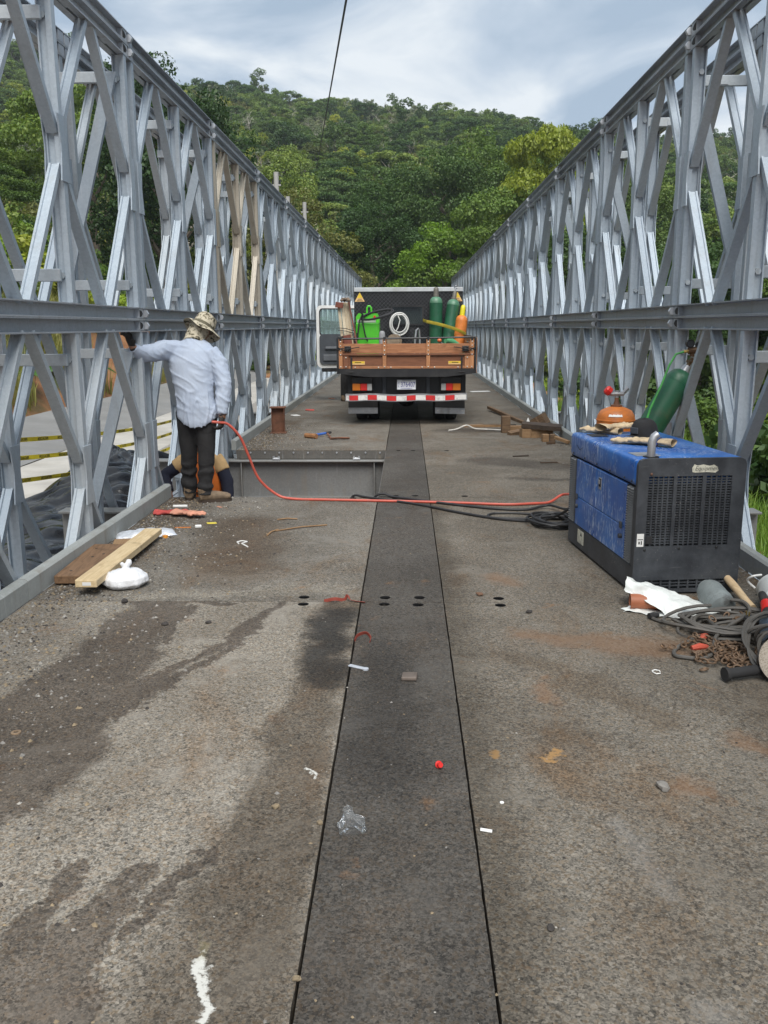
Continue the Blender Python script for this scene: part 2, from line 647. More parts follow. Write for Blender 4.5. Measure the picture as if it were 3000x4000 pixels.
# right plates: brown grey with rust and soil
m, c, stain, v1, g, flat = deck_mat('deck_right', (.148, .134, .112), .85, .8)
c, _ = stain(c, [((.62, 4.1), (1.25, 3.95), .1, .14), ((1.25, 2.98), (1.4, 2.95), .08, .06), ((.92, 2.68), (.98, 2.62), .05, .04), ((.6, 3.5), (.55, 3.3), .04, .05), ((.55, 5.2), (.62, 5.15), .1, .1), ((1.2, 2.0), (1.3, 1.7), .06, .08)],
             (.20, .105, .05), .5, (.0, 1.7), mult=False)
c, _ = stain(c, [((.31, 2.89), (.325, 2.84), .03, .025), ((.52, 2.9), (.53, 2.86), .02, .02)], (.36, .21, .08), .8, (.3, 1.4), mult=False)
c, _ = stain(c, [((.66, 2.45), (.70, 2.2), .04, .05), ((.72, 1.75), (.75, 1.6), .05, .04)], (.40, .40, .39), .18, (.1, 1.8), mult=False)
c, _ = stain(c, [((.22, 7.5), (.22, 1.2), .10, .16)], (.52, .50, .47), .8, (.1, 1.5))
c, _ = stain(c, [((1.6, 3.4), (1.7, 1.3), .3, .25), ((.45, 3.9), (1.0, 3.2), .12, .1)], (.66, .58, .50), .7, (.1, 1.4))
c, _ = stain(c, [((.9, 9.9), (1.9, 9.3), .35, .3), ((1.1, 8.7), (1.9, 8.5), .12, .1), ((.7, 12.8), (1.9, 12.9), .3, .3)], (.45, .43, .43), .8, (.3, 1.3))
c, _ = stain(c, [((.9, 1.2), (.8, 2.2), .3, .3)], (.72, .7, .68), .6, (.2, 1.3))
m.bump(g, .55, .006)
M_DECK_R = m.done(c, .84, 0.0, Specular_IOR_Level=.35)

# ================================================================== THE BRIDGE
DJ = [4.65 + 3.048 * k for k in range(-2, 14)]          # deck joints
PJ = [7.38 + 3.048 * k for k in range(-2, 13)]          # truss panel joints
XL, XR = -2.13, 2.13
SL, SR = -.254, .210                                     # the two long seams

deck = thing('bridge_deck', None, None)
tag(deck, None, None, None, 'structure')
HOLES = [(-.573, 4.606), (-.583, 4.733), (-.122, 4.611), (-.12, 4.729), (.065, 4.605), (.075, 4.732), (.52, 4.603), (.523, 4.728),
         (-.48, 7.66), (-.1, 7.76), (.08, 7.76), (.53, 7.76), (-.1, 7.64), (-.1, 10.7), (.08, 10.7), (.5, 10.7)]
dg0 = None
M_DECK_SHADE = simple('deck_shade_black', (.012, .012, .013), .8, .0)  # near-black that paints shade into the bolt holes and below the seams
for j in range(len(DJ) - 1):
    y0, y1 = DJ[j] + .003, DJ[j + 1] - .003
    for (x0, x1, mt) in ((XL, SL - .004, M_DECK_L), (SL + .0025, SR - .0025, M_DECK_C), (SR + .0025, XR, M_DECK_R)):
        if mt is M_DECK_L and j == 3:
            continue                                     # the open bay
        if mt is M_DECK_L and j >= 2:
            mt = M_DECK_L2
        dz = random.uniform(-.002, .002)
        # plate outline with worn, slightly ragged long edges
        jn = 70 if y0 < 8 else 12
        pl = []
        for k in range(jn + 1):
            y = y0 + (y1 - y0) * k / jn
            pl.append((x1 - (0.003 * abs(mnoise.noise((y * 31, x1 * 9, 1))) + .0015 * random.random() if 0 < k < jn else 0), y))
        for k in range(jn + 1):
            y = y1 - (y1 - y0) * k / jn
            pl.append((x0 + (0.003 * abs(mnoise.noise((y * 29, x0 * 9, 5))) + .0015 * random.random() if 0 < k < jn else 0), y))
        b = MB().plate(pl, -.11, dz)
        o = obj('deck_plate', b, mt, deck)
        obj('rib_shade_block', MB().box((x0 + .03, y0 + .012, -.30), (x1 - .03, y1 - .012, -.1125)), M_DECK_SHADE, deck)  # solid black block in place of ribs, added to darken holes and seams
        hs = [h for h in HOLES if x0 < h[0] < x1 and y0 < h[1] < y1]
        if hs:
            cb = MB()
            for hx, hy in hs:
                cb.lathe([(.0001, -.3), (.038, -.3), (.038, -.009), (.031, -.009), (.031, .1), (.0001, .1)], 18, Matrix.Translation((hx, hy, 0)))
            co = obj('cutter', cb, M_DECK_SHADE)  # hole walls take the near-black: painted inner shadow on greasy steel
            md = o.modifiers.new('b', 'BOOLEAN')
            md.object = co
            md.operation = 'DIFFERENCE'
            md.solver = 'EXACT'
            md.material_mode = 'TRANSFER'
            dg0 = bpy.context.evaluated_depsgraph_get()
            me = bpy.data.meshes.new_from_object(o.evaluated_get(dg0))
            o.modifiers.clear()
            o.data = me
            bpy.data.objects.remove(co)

# ---- kerbs: one galvanised length per deck bay
kp = [(0, 0.002), (.058, 0.002), (.058, .125), (.016, .125), (0, .112)]
km = {}
near_l = {1: 'galvanised kerb length at the near end of the left deck edge', 2: 'galvanised kerb length on the left behind the plank and white bags'}
near_r = {1: 'galvanised kerb length on the right beside the coiled cables', 2: 'galvanised kerb length on the right behind the blue welder generator',
          3: 'galvanised kerb length on the right behind the orange gas bottle', 4: 'galvanised kerb length on the right beside the heap of old timbers'}
for side in (-1, 1):
    b = MB().prism(kp, (0, .004, 0), (0, 3.044, 0))
    kme = b.mesh('kerb', M_KERB)
    for j in range(len(DJ) - 1):
        if side < 0 and j == 3:
            continue
        o = link('kerb_beam', kme)
        if side > 0:
            o.location = (2.132, DJ[j], 0)
        else:
            o.location = (-2.132, DJ[j + 1], 0)
            o.rotation_euler = (0, 0, PI)
        lab = (near_l if side < 0 else near_r).get(j)
        if lab is None:
            lab = 'galvanised kerb length further along the left deck edge beyond the open bay' if side < 0 else 'galvanised kerb length further along the right deck edge beside the truck'
            tag(o, lab, 'kerb', 'kerb lengths beyond the open bay' if side < 0 else 'kerb lengths beside the truck')
        else:
            tag(o, lab, 'kerb')

# ---- cross girders below the deck
def girder(y, label, group):
    t = thing('cross_girder', label, 'girder', (0, y, 0), 0, group)
    w = 3.15
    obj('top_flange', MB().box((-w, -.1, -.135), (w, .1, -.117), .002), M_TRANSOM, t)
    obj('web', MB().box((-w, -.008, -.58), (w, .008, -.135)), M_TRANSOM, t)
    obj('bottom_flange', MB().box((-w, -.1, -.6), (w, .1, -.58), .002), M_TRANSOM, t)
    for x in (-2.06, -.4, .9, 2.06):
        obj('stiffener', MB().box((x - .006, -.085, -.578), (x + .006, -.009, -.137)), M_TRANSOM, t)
    return t


for j in range(1, 12):
    y = DJ[j]
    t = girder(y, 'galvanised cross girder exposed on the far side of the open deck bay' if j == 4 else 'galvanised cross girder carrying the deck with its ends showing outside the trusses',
               None if j == 4 else 'cross girders under the deck')
    if j == 4:
        for x in (-1.62, -.62):
            b = MB().cbox((x, -.06, -.1), (.09, .05, .03), .006).cyl((x - .03, -.07, -.11), (x - .03, -.07, -.065), .014, 6).cyl((x + .03, -.07, -.11), (x + .03, -.07, -.065), .014, 6)
            obj('deck_clip', b, M_BOLT, t)
# bare steel edges of the plates round the open bay
M_EDGE = galv('steel_edge', (.10, .095, .088), (.2, .19, .175), metal=.2, rough=.7, stain=.3)
b = MB().box((XL, DJ[4] - .002, -.108), (SL - .006, DJ[4] + .0025, -.006)).box((XL, DJ[3] - .0025, -.108), (SL - .006, DJ[3] + .002, -.006)).box((SL - .0035, DJ[3] + .006, -.108), (SL + .0035, DJ[4] - .006, -.006))
obj('edge_plate', b, M_EDGE, deck)
# bolt row on the plate edge above the girder
M_POCKET_SHADE = simple('pocket_shade_black', (.015, .015, .015), .9, var=.1)  # black of the flat plates painted in as shaded bolt pockets
b = MB()
for i in range(10):
    x = -1.95 + i * .18
    b.cyl((x, DJ[4] - .003, -.03), (x, DJ[4] - .012, -.03), .012, 6)
o = obj('plate_edge_bolts', b, M_BOLT, deck)
o['kind'] = 'stuff'

# ---- the four truss walls
HH = .953


def chord_mesh(mt):
    b = MB()
    L = 1.519
    # two channels back to back: webs inside, flanges outwards, gap down the middle
    for sx in (0, 1):
        pr = [(0, -.049), (.052, -.049), (.052, .049), (0, .049), (0, .041), (.045, .036), (.045, -.036), (0, -.041)]
        if sx:
            pr = [(.124 - x, z) for x, z in pr][::-1]
        b.prism(pr, (0, -L, 0), (0, L, 0))
    # end blocks that the dark pocket plate lies on
    for s in (-1, 1):
        for xa, xb in ((.003, .0455), (.0785, .121)):
            b.box((xa, s * (L - .06) - .052, -.0365), (xb, s * (L - .06) + .052, .0365))
    # batten plates across the gap
    for y in (-1.1, -.35, .35, 1.1):
        b.box((.050, y - .06, -.046), (.074, y + .06, -.04))
    return b.mesh('chord', mt)


def pocket_shade_mesh(s):
    """flat dark plate: painted shade of a triangular bolt pocket near the joint"""
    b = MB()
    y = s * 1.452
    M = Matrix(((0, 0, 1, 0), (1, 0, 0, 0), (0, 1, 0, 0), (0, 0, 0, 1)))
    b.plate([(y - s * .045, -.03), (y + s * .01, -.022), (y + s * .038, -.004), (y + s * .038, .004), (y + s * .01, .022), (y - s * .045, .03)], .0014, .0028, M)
    return b.mesh('pocket', M_POCKET_SHADE)


def bolt_mesh(s):
    b = MB()
    b.tube([(.0, s * -1.512, 0), (.0, s * -1.478, 0)], .031, 6)
    b.tube([(.0, s * -1.478, 0), (.0, s * -1.455, 0)], .017, 8)
    return b.mesh('bolt', M_BOLT)


def post_mesh(mt):
    pr = [(.004, -.03), (.043, -.03), (.043, -.008), (.09, -.008), (.09, -.03), (.10, -.03), (.10, .03), (.09, .03), (.09, .008), (.043, .008), (.043, .03), (.004, .03)]
    return MB().prism(pr, (0, 0, -HH), (0, 0, HH)).mesh('post', mt)


def gusset_mesh(mt, kind):
    a, c, h = .078, .050, .20
    if kind == 0:
        poly = [(-a, -h), (a, -h), (c, -.03), (c, .03), (a, h), (-a, h), (-c, .03), (-c, -.03)]
    else:
        s = kind
        poly = [(-.044 * s, -h), (a * s, -h), (c * s, -.03), (c * s, .03), (a * s, h), (-.044 * s, h)]
    M = Matrix(((0, 0, 1, 0), (1, 0, 0, 0), (0, 1, 0, 0), (0, 0, 0, 1)))
    b = MB()
    b.plate(poly, -.006, .0035, M)
    b.plate(poly, .1005, .107, M)
    return b.mesh('gusset', mt)


def diag_mesh(mt, ya, yb, up):
    """from the post at ya (mid height) to the chord at yb"""
    s = 1 if up else -1
    p0 = Vector((.052, ya, s * .06))
    p1 = Vector((.052, yb, s * (HH + .012)))
    t = (p1 - p0).normalized()
    u = Vector((1, 0, 0)).cross(t)
    sg = 1 if u.z > 0 else -1
    w, d = .035, .021
    pr = [(-w, -d), (w, -d), (w, d), (w - .014, d), (w - .018, d - .009), (-w + .018, d - .009), (-w + .014, d), (-w, d)]
    pr = [(x, z * sg) for x, z in pr]
    p0 = p0 + t * .05
    return MB().prism(pr, p0, p1).mesh('diagonal', mt)


def panel_set(mt):
    ds = []
    for up in (True, False):
        for ya, yb in ((-1.43, -.785), (0, -.655), (0, .655), (1.43, .785)):
            ds.append(diag_mesh(mt, ya, yb, up))
    return dict(post=post_mesh(mt), gus=[gusset_mesh(mt, k) for k in (1, 0, -1)], diag=ds)


SETS = [panel_set(m_) for m_ in M_GALV]
CH = [chord_mesh(M_CHORD), chord_mesh(M_GALV[1])]
PK, BO = {s_: pocket_shade_mesh(s_) for s_ in (-1, 1)}, {s_: bolt_mesh(s_) for s_ in (-1, 1)}
bar = MB().box((.06, .042, -.04), (.60, .072, .04), .004)
bar.box((.30, .036, -.03), (.36, .042, .03))
BAR = bar.mesh('bracing_bar', M_GALV[1])
bb = MB()
for s_ in (-1, 1):
    bb.tube([(.067, s_ * .008, 0), (.067, s_ * .024, 0)], .022, 6)
PBOLT = bb.mesh('post_bolt', M_GALV[1])
sw = MB().prism([(-.02, -.045), (.02, -.045), (.02, .045), (-.02, .045)], (.10, .075, .80), (.57, .075, -.78), right=(0, 1, 0))
SWAY = sw.mesh('sway_brace', M_GALV[0])


def truss(x0, side, inner, label):
    root = thing('lattice_truss', label, 'bridge truss', (side * x0, 0, 0), 0 if side > 0 else PI)
    for k in range(len(PJ) - 1):
        yc = (PJ[k] + PJ[k + 1]) / 2
        for storey in (0, 1):
            zc = .52 if storey == 0 else 2.625
            rr = random.random()
            ti = 0 if rr < .62 else 1
            if side < 0 and inner and storey == 1 and k == 3:
                ti = 2
            if side > 0 and rr > .45:
                ti = 1
            st = SETS[ti]
            p = bpy.data.objects.new('truss_panel', None)
            C.objects.link(p)
            p.parent = root
            p.location = (0, side * yc, zc)
            zt = HH + .051
            link('chord', CH[0], p, (0, 0, zt))
            link('chord', CH[0], p, (0, 0, -zt))
            zs = [zt, -zt]
            if storey == 1:
                link('reinforcing_chord', CH[0], p, (0, 0, zt + .101))
                zs.append(zt + .101)
            far = yc > 26
            for q, y in enumerate((-1.43, 0, 1.43)):
                link('post', st['post'], p, (0, y, 0))
                link('gusset_plate', st['gus'][q], p, (0, y, 0))
                if inner and not far:
                    for z in (-.78, .78):
                        link('bolt', PBOLT, p, (0, y, z))
            for dm in st['diag']:
                link('diagonal', dm, p)
            if not far and inner:
                for z in zs:
                    link('chord_pocket_shade', PK[side], p, (0, 0, z))
                    link('chord_bolt', BO[side], p, (0, 0, z))
            if inner:
                f = bpy.data.objects.new('bracing_frame', None)
                C.objects.link(f)
                f.parent = root
                f.location = (0, side * yc, zc)
                for y in (-1.43, 0):
                    for z in (-.78, .78):
                        link('bar', BAR, f, (0, y, z))
                link('sway_brace', SWAY, f, (0, -1.43, 0))
    return root


truss(2.19, -1, True, 'inner galvanised lattice wall along the left kerb, which the worker leans on')
truss(2.69, -1, False, 'outer galvanised lattice wall on the left, seen through the inner one')
truss(2.19, 1, True, 'inner galvanised lattice wall along the right kerb, behind the blue welder generator')
truss(2.69, 1, False, 'outer galvanised lattice wall on the right, seen through the inner one')

# ================================================================== GROUND, HILL, ROAD BESIDE THE BRIDGE
RIDGE_X = [-200, -120, -88, -59, -43, -22.6, -1, 13.8, 28.5, 44.6, 79, 130, 220]
RIDGE_Z = [60, 66, 66, 57, 56.5, 52, 50.5, 50, 47, 43.5, 45, 45, 40]


def sstep(x, a, b):
    t = min(max((x - a) / (b - a), 0), 1)
    return t * t * (3 - 2 * t)


def ground_z(x, y):
    n = mnoise.noise((x * .06, y * .06, 1.3)) * 1.2 + mnoise.noise((x * .21, y * .21, 4.1)) * .35
    # left: side road flat, then the cut bank
    if x < -3.2:
        u = -x - 9.55
        z = -.95
        if u > 0:
            z = -.95 + min(u, 2.2) * 1.15 + max(u - 2.2, 0) * .52
            z = min(z, 9 + .12 * u) + n * sstep(u, .4, 4)
    elif x > 3.2:
        z = -1.3 - .12 * min(x - 3.2, 6) + .18 * max(x - 9, 0) + n * sstep(x, 4, 9) * .7
    else:
        z = -1.6
        z += (1.5) * sstep(y, 44, 46)
    w = sstep(y, 40, 70)
    rz = np.interp(x, RIDGE_X, RIDGE_Z)
    t = (y - 56) / (230 - 56)
    t2 = min(max(t, 0), 1)
    hz = -.6 + (rz + .6) * (t2 ** .92) - max(t - 1, 0) * 60
    hz += n * 2.2 * sstep(y, 60, 100)
    if abs(x) < 3.0 and y < 58:
        hz = min(hz, -.05)
    far = -.15 + .35 * max(abs(x) - 6, 0) * sstep(y, 44, 60)
    z = z * (1 - w) + max(hz, min(far, hz + 6) if t < .1 else hz) * w
    return z


m = NT('soil')
p = m.pos()
f = m.noise(p, .8, 7, .65, .4)
c = m.ramp(f, [(.3, (.13, .058, .025)), (.5, (.30, .135, .055)), (.7, (.40, .22, .11))])
f2 = m.noise(p, .25, 4)
sp = m.n('ShaderNodeSeparateXYZ')
m.set(sp.inputs[0], p)
c = m.mix(m.ss(f2, .5, .62), c, (.06, .075, .025))
c = m.mix(m.ss(m.math('ADD', sp.outputs[1], m.math('MULTIPLY', f, 12.0)), 50.0, 64.0), c, (.05, .07, .022))
m.bump(m.noise(p, 6, 6, .7), .8, .08)
M_SOIL = m.done(c, .95)

xs = np.concatenate([np.linspace(-200, -40, 33), np.linspace(-38.5, -8, 42), np.linspace(-7.5, 12, 27), np.linspace(13.5, 40, 18), np.linspace(45, 200, 32)])
ys = np.concatenate([np.linspace(-40, 0, 11), np.linspace(1.5, 62, 52), np.linspace(65, 240, 60), np.linspace(250, 420, 12)])
b = MB()
b.v = [(x, y, ground_z(x, y)) for y in ys for x in xs]
w = len(xs)
b.f = [(j * w + i, j * w + i + 1, (j + 1) * w + i + 1, (j + 1) * w + i) for j in range(len(ys) - 1) for i in range(w - 1)]
b.m = [0] * len(b.f)
o = obj('ground', b, M_SOIL, smooth=True)
tag(o, None, None, None, 'structure')

# side road: gravel, pale concrete apron, sloping grey gutter lining
m = NT('road_gravel')
p = m.pos()
v = m.n('ShaderNodeSeparateColor')
m.set(v.inputs[0], m.vor(p, 22, 'Color'))
f = m.noise(p, .7, 6)
c = m.ramp(v.outputs[0], [(.1, (.13, .125, .118)), (.5, (.25, .243, .23)), (.9, (.38, .37, .355))])
c = m.mix(m.ss(f, .4, .7), c, (.28, .26, .235))
m.bump(v.outputs[0], .6, .02)
M_GRAVEL = m.done(c, .95)
M_CONC = simple('concrete_pale', (.40, .385, .355), .9, var=.12, scale=1.2, bump=.15, dirt=(.27, .25, .215), dirt_amt=.4)
M_CONC2 = simple('concrete_grey', (.2, .2, .197), .85, var=.12, scale=1.0, bump=.1, dirt=(.2, .19, .17), dirt_amt=.4)


def strip(name, x0, x1, y0, y1, z0, z1, mt, wob=.12, ny=60):
    b = MB()

    def fn(u, v):
        y = y0 + (y1 - y0) * v
        x = x0 + (x1 - x0) * u + mnoise.noise((u * 2, y * .3, 7.7)) * wob
        return (x, y, z0 + (z1 - z0) * u)
    b.grid(fn, 6, ny)
    o = obj(name, b, mt)
    o['kind'] = 'structure'
    return o


strip('side_road', -5.2, -3.0, 2, 46, -.94, -.90, M_GRAVEL)
strip('side_road_apron', -6.95, -5.0, 2, 60, -.93, -.935, M_CONC, .1)
strip('drain_lining', -9.35, -6.93, 2, 52, -.62, -.925, M_CONC2, .05)
b = MB().grid(lambda u, v: (-2.3 + 4.6 * u, 46.3 + 16 * v, -.02 + .0 * v), 4, 8)
o = obj('approach_road', b, M_GRAVEL)
o['kind'] = 'structure'

# ---- black plastic sheet over a mound
m = NT('black_sheet')
p = m.pos()
wr = m.noise(m.scl(p, (1.5, 5, 5)), 1.4, 5, .6, 1.2)
m.bump(wr, .2, .04)
M_SHEET = m.done(m.mix(m.ss(m.noise(p, 2.2, 5), .52, .7), (.008, .009, .012), (.022, .021, .02)), .1, 0.0, Specular_IOR_Level=.5)


def sheet_fn(u, v):
    x = -5.1 + 2.15 * u
    y = 6.2 + 8.6 * v
    e = math.sin(PI * min(max(u * 1.02, 0), 1)) ** .6
    h = (.38 * e + .30 * math.exp(-((y - 11.9) / 1.6) ** 2) * e) * sstep(v, 0, .08) * (1 - sstep(v, .8, 1))
    h += .16 * math.exp(-((x + 4.35) ** 2 + (y - 12.4) ** 2) / .12)
    ra, rd = math.atan2(y - 12.4, x + 4.35), math.hypot(x + 4.35, y - 12.4)
    h += .05 * abs(math.sin(ra * 7 + 2 * mnoise.noise((x, y, 1)))) ** 3 * math.exp(-rd / 2.2) * min(rd * 2, 1)
    n = mnoise.noise((x * 1.6, y * 1.1, 2)) * .09 + abs(mnoise.noise((x * 1.2 + y * .9, (y - x) * 3.1, 5))) * .11 + mnoise.noise((x * 5, y * 5, 9)) * .02
    return (x, y, -1.0 + max(h + n * (.3 + e), .05 if .02 < u < .98 else .0))


o = obj('plastic_sheet', MB().grid(sheet_fn, 110, 300), M_SHEET, smooth=True)
tag(o, 'shiny black plastic sheet draped over a mound beside the bridge', 'tarpaulin')

# ---- yellow caution tapes with black lettering (seen from behind)
M_TAPE = simple('tape_yellow', (.85, .68, .02), .45, var=.06)
M_INK = simple('ink_black', (.012, .012, .012), .6, var=.1)
tapes = [((-4.55, 9.0, .33), (-4.75, 21.5, -.42), 'highest'), ((-4.5, 8.9, .14), (-4.75, 21.5, -.62), 'middle'), ((-4.45, 8.8, -.1), (-4.75, 21.5, -.84), 'lowest')]
txt = text_mesh('PRECAUCION', .052, M_INK, mirror=True)
for i, (a, c_, nm) in enumerate(tapes):
    a, c_ = Vector(a), Vector(c_)
    n = 26
    pts = []
    for k in range(n + 1):
        q = a.lerp(c_, k / n)
        q.z -= .22 * math.sin(PI * k / n) * (.8 + .2 * i)
        pts.append(q)
    b = MB()
    vs = []
    for q in pts:
        tw = .1 * mnoise.noise((q.y * .7, i, 0))
        vs += [q + Vector((tw * .2, 0, .027)), q - Vector((tw * .2, 0, .027))]
    fs = [(2 * k, 2 * k + 2, 2 * k + 3, 2 * k + 1) for k in range(n)]
    b.add(vs, fs)
    o = obj('caution_tape', b, M_TAPE)
    tag(o, f'{nm} of three yellow caution tapes strung beside the side road', 'caution tape')
    for k in range(1, 20):
        s_ = .5 + k * .64
        f_ = s_ / (c_ - a).length
        if f_ > .95:
            break
        q = a.lerp(c_, f_)
        q.z -= .22 * math.sin(PI * f_) * (.8 + .2 * i)
        d = ((a.lerp(c_, f_ + .01) - a.lerp(c_, f_ - .01)) + Vector((0, 0, -.22 * (.8 + .2 * i) * (math.sin(PI * (f_ + .01)) - math.sin(PI * (f_ - .01)))))).normalized()
        up = Vector((0, 0, 1))
        nr = Vector((1, 0, 0))
        up = nr.cross(d) * 1
        M = Matrix(((d.x, up.x, nr.x, q.x + .004), (d.y, up.y, nr.y, q.y), (d.z, up.z, nr.z, q.z), (0, 0, 0, 1)))
        link('lettering', txt, o, M=M)

# ------------------------------------------------------------------ foliage
def leaf_mat(name, stops, trans=.25):
    m = NT(name)
    geo = m.n('ShaderNodeNewGeometry')
    r_is = geo.outputs['Random Per Island']
    r_ob = m.rnd()
    x = m.math('ADD', m.math('MULTIPLY', r_is, .35), m.math('MULTIPLY', r_ob, .65))
    c = m.ramp(x, stops)
    d = m.n('ShaderNodeBsdfDiffuse')
    t = m.n('ShaderNodeBsdfTranslucent')
    m.set(d.inputs[0], c)
    m.set(t.inputs[0], m.mix(1.0, c, (1.15, 1.2, .6), 'MULTIPLY'))
    g = m.n('ShaderNodeBsdfGlossy')
    g.inputs['Roughness'].default_value = .45
    g.inputs[0].default_value = (.5, .55, .5, 1)
    mx = m.n('ShaderNodeMixShader')
    mx.inputs[0].default_value = trans
    m.t.links.new(d.outputs[0], mx.inputs[1])
    m.t.links.new(t.outputs[0], mx.inputs[2])
    m2 = m.n('ShaderNodeMixShader')
    m2.inputs[0].default_value = .04
    m.t.links.new(mx.outputs[0], m2.inputs[1])
    m.t.links.new(g.outputs[0], m2.inputs[2])
    m.t.links.new(m2.outputs[0], m.t.nodes['Material Output'].inputs[0])
    return m.mat


L_DARK = leaf_mat('leaf_dark', [(0, (.022, .052, .016)), (.5, (.06, .115, .03)), (1, (.14, .20, .055))])
L_MID = leaf_mat('leaf_mid', [(0, (.05, .10, .022)), (.5, (.125, .20, .04)), (1, (.25, .30, .07))])
L_YEL = leaf_mat('leaf_yellow', [(0, (.15, .21, .02)), (.5, (.30, .34, .04)), (1, (.46, .44, .07))], .35)
L_LIME = leaf_mat('leaf_lime', [(0, (.12, .23, .02)), (.5, (.23, .35, .04)), (1, (.36, .45, .06))], .4)
L_PALE = leaf_mat('leaf_pale', [(0, (.13, .17, .09)), (.5, (.21, .245, .14)), (1, (.31, .33, .19))])
L_OLIVE = leaf_mat('leaf_olive', [(0, (.06, .078, .025)), (.5, (.12, .14, .04)), (1, (.22, .215, .07))])
M_BARK = simple('bark', (.17, .14, .11), .95, var=.3, scale=5, bump=.5)
M_BARK2 = simple('bark_pale', (.42, .38, .33), .9, var=.2, scale=5, bump=.3)
M_GRASS = leaf_mat('grass_blade', [(0, (.06, .13, .02)), (.5, (.13, .24, .035)), (1, (.26, .33, .07))], .35)
M_DRYGRASS = leaf_mat('grass_dry', [(0, (.12, .16, .035)), (.5, (.24, .25, .07)), (1, (.38, .33, .13))], .3)


def leaf_cloud(centers, radii, per, size, seed, up=.55, flat=.7, hang=0.0, long=1.0):
    """many leaf-sized faces spread through clumps; returns a bare mesh"""
    g = np.random.default_rng(seed)
    cs = np.repeat(np.asarray(centers, float), per, axis=0)
    rs = np.repeat(np.asarray(radii, float), per)
    n = len(cs)
    d = g.normal(size=(n, 3))
    d /= np.linalg.norm(d, axis=1)[:, None]
    rad = rs * g.uniform(.45, 1.0, n) ** .6
    d2 = d.copy()
    d2[:, 2] *= flat
    p = cs + d2 * rad[:, None]
    nm = d * .6 + g.normal(size=(n, 3)) * .55
    nm[:, 2] += up
    nm /= np.linalg.norm(nm, axis=1)[:, None]
    a = g.normal(size=(n, 3))
    a[:, 2] -= hang
    a -= nm * np.sum(a * nm, axis=1)[:, None]
    a /= np.linalg.norm(a, axis=1)[:, None]
    bb = np.cross(nm, a)
    s = size * g.uniform(.6, 1.35, n)
    w = s * g.uniform(.45, .8, n)
    l = s * long
    k1 = g.uniform(-.25, .25, (n, 1)) * a
    v = np.stack([p - a * l[:, None], p + bb * w[:, None] + k1 * s[:, None], p + a * l[:, None] * .9 - nm * (s * .25)[:, None], p - bb * w[:, None] - k1 * s[:, None]], axis=1).reshape(-1, 3)
    return v


def quads_mesh(name, v, mt):
    n = len(v) // 4
    me = bpy.data.meshes.new(name)
    me.vertices.add(4 * n)
    me.vertices.foreach_set('co', v.astype(np.float32).ravel())
    me.loops.add(4 * n)
    me.loops.foreach_set('vertex_index', np.arange(4 * n, dtype=np.int32))
    me.polygons.add(n)
    me.polygons.foreach_set('loop_start', np.arange(0, 4 * n, 4, dtype=np.int32))
    me.update()
    me.materials.append(mt)
    return me


def crown(kind, rx, h, nblob, per, size, seed, mt):
    g = np.random.default_rng(seed)
    cs, rs = [], []
    for i in range(nblob):
        a = g.uniform(0, 2 * PI)
        q = math.sqrt(g.uniform(0, 1))
        if kind == 'round':
            z = h * (.25 + .75 * g.uniform(0, 1) ** .8 * math.sqrt(max(1 - (q * .92) ** 2, .05)))
            cs.append((rx * q * math.cos(a) * .9, rx * q * math.sin(a) * .9, z))
            rs.append(rx * g.uniform(.13, .27))
        elif kind == 'umbrella':
            lay = g.integers(0, 3)
            z = h * (.55 + .2 * lay) - q * q * h * .14
            sc = (1, .85, .6)[lay]
            cs.append((rx * q * sc * math.cos(a), rx * q * sc * math.sin(a), z))
            rs.append(rx * g.uniform(.12, .23))
        elif kind == 'tall':
            z = h * g.uniform(.1, 1)
            w_ = rx * (.5 + .5 * math.sin(PI * min(z / h * .9 + .1, 1)))
            cs.append((w_ * q * math.cos(a), w_ * q * math.sin(a), z))
            rs.append(rx * g.uniform(.22, .4))
        else:   # bush
            z = h * g.uniform(.05, .95) * math.sqrt(max(1 - q * q, .02))
            cs.append((rx * q * math.cos(a), rx * q * math.sin(a), z))
            rs.append(rx * g.uniform(.18, .34))
    flat = .45 if kind == 'umbrella' else .75
    return quads_mesh('crown', leaf_cloud(cs, rs, per, size, seed + 1, up=.8 if kind == 'umbrella' else .5, flat=flat), mt)


def trunk(h, r, seed, mt, nb=6, spread=.5, top=1.0, wig=.12, sub=0):
    g = random.Random(seed)
    b = MB()
    pts = [Vector((0, 0, -.6))]
    for k in range(1, 6):
        pts.append(Vector((g.uniform(-wig, wig) * h * .3 * k / 5, g.uniform(-wig, wig) * h * .3 * k / 5, h * top * k / 5)))
    b.tube(pts, [r * (1.15 - .17 * k) for k in range(6)], 7)
    for i in range(nb):
        k = g.randint(2, 4)
        p0 = pts[k]
        a = 2 * PI * i / nb + g.uniform(-.4, .4)
        L = h * spread * g.uniform(.7, 1.1)
        p1 = p0 + Vector((math.cos(a) * L * .5, math.sin(a) * L * .5, L * .45))
        p2 = p0 + Vector((math.cos(a) * L, math.sin(a) * L, L * .85 + g.uniform(-.1, .1) * L))
        b.tube([p0, p1, p2], [r * .5, r * .33, r * .12], 5)
        for j in range(sub):
            q0 = p0.lerp(p1, g.uniform(.5, 1)) if j % 2 else p1.lerp(p2, g.uniform(.1, .7))
            d = Vector((g.uniform(-1, 1), g.uniform(-1, 1), g.uniform(.2, 1.2))).normalized() * L * g.uniform(.3, .55)
            b.tube([q0, q0 + d * .5 + Vector((g.uniform(-.1, .1), 0, .05)) * L, q0 + d], [r * .2, r * .13, r * .05], 4)
    return b.mesh('trunk', mt, True)


# tree kinds: crown mesh, trunk mesh (built once, shared)
KIND = {}


def kind(name, cr, tr):
    KIND[name] = (cr, tr)


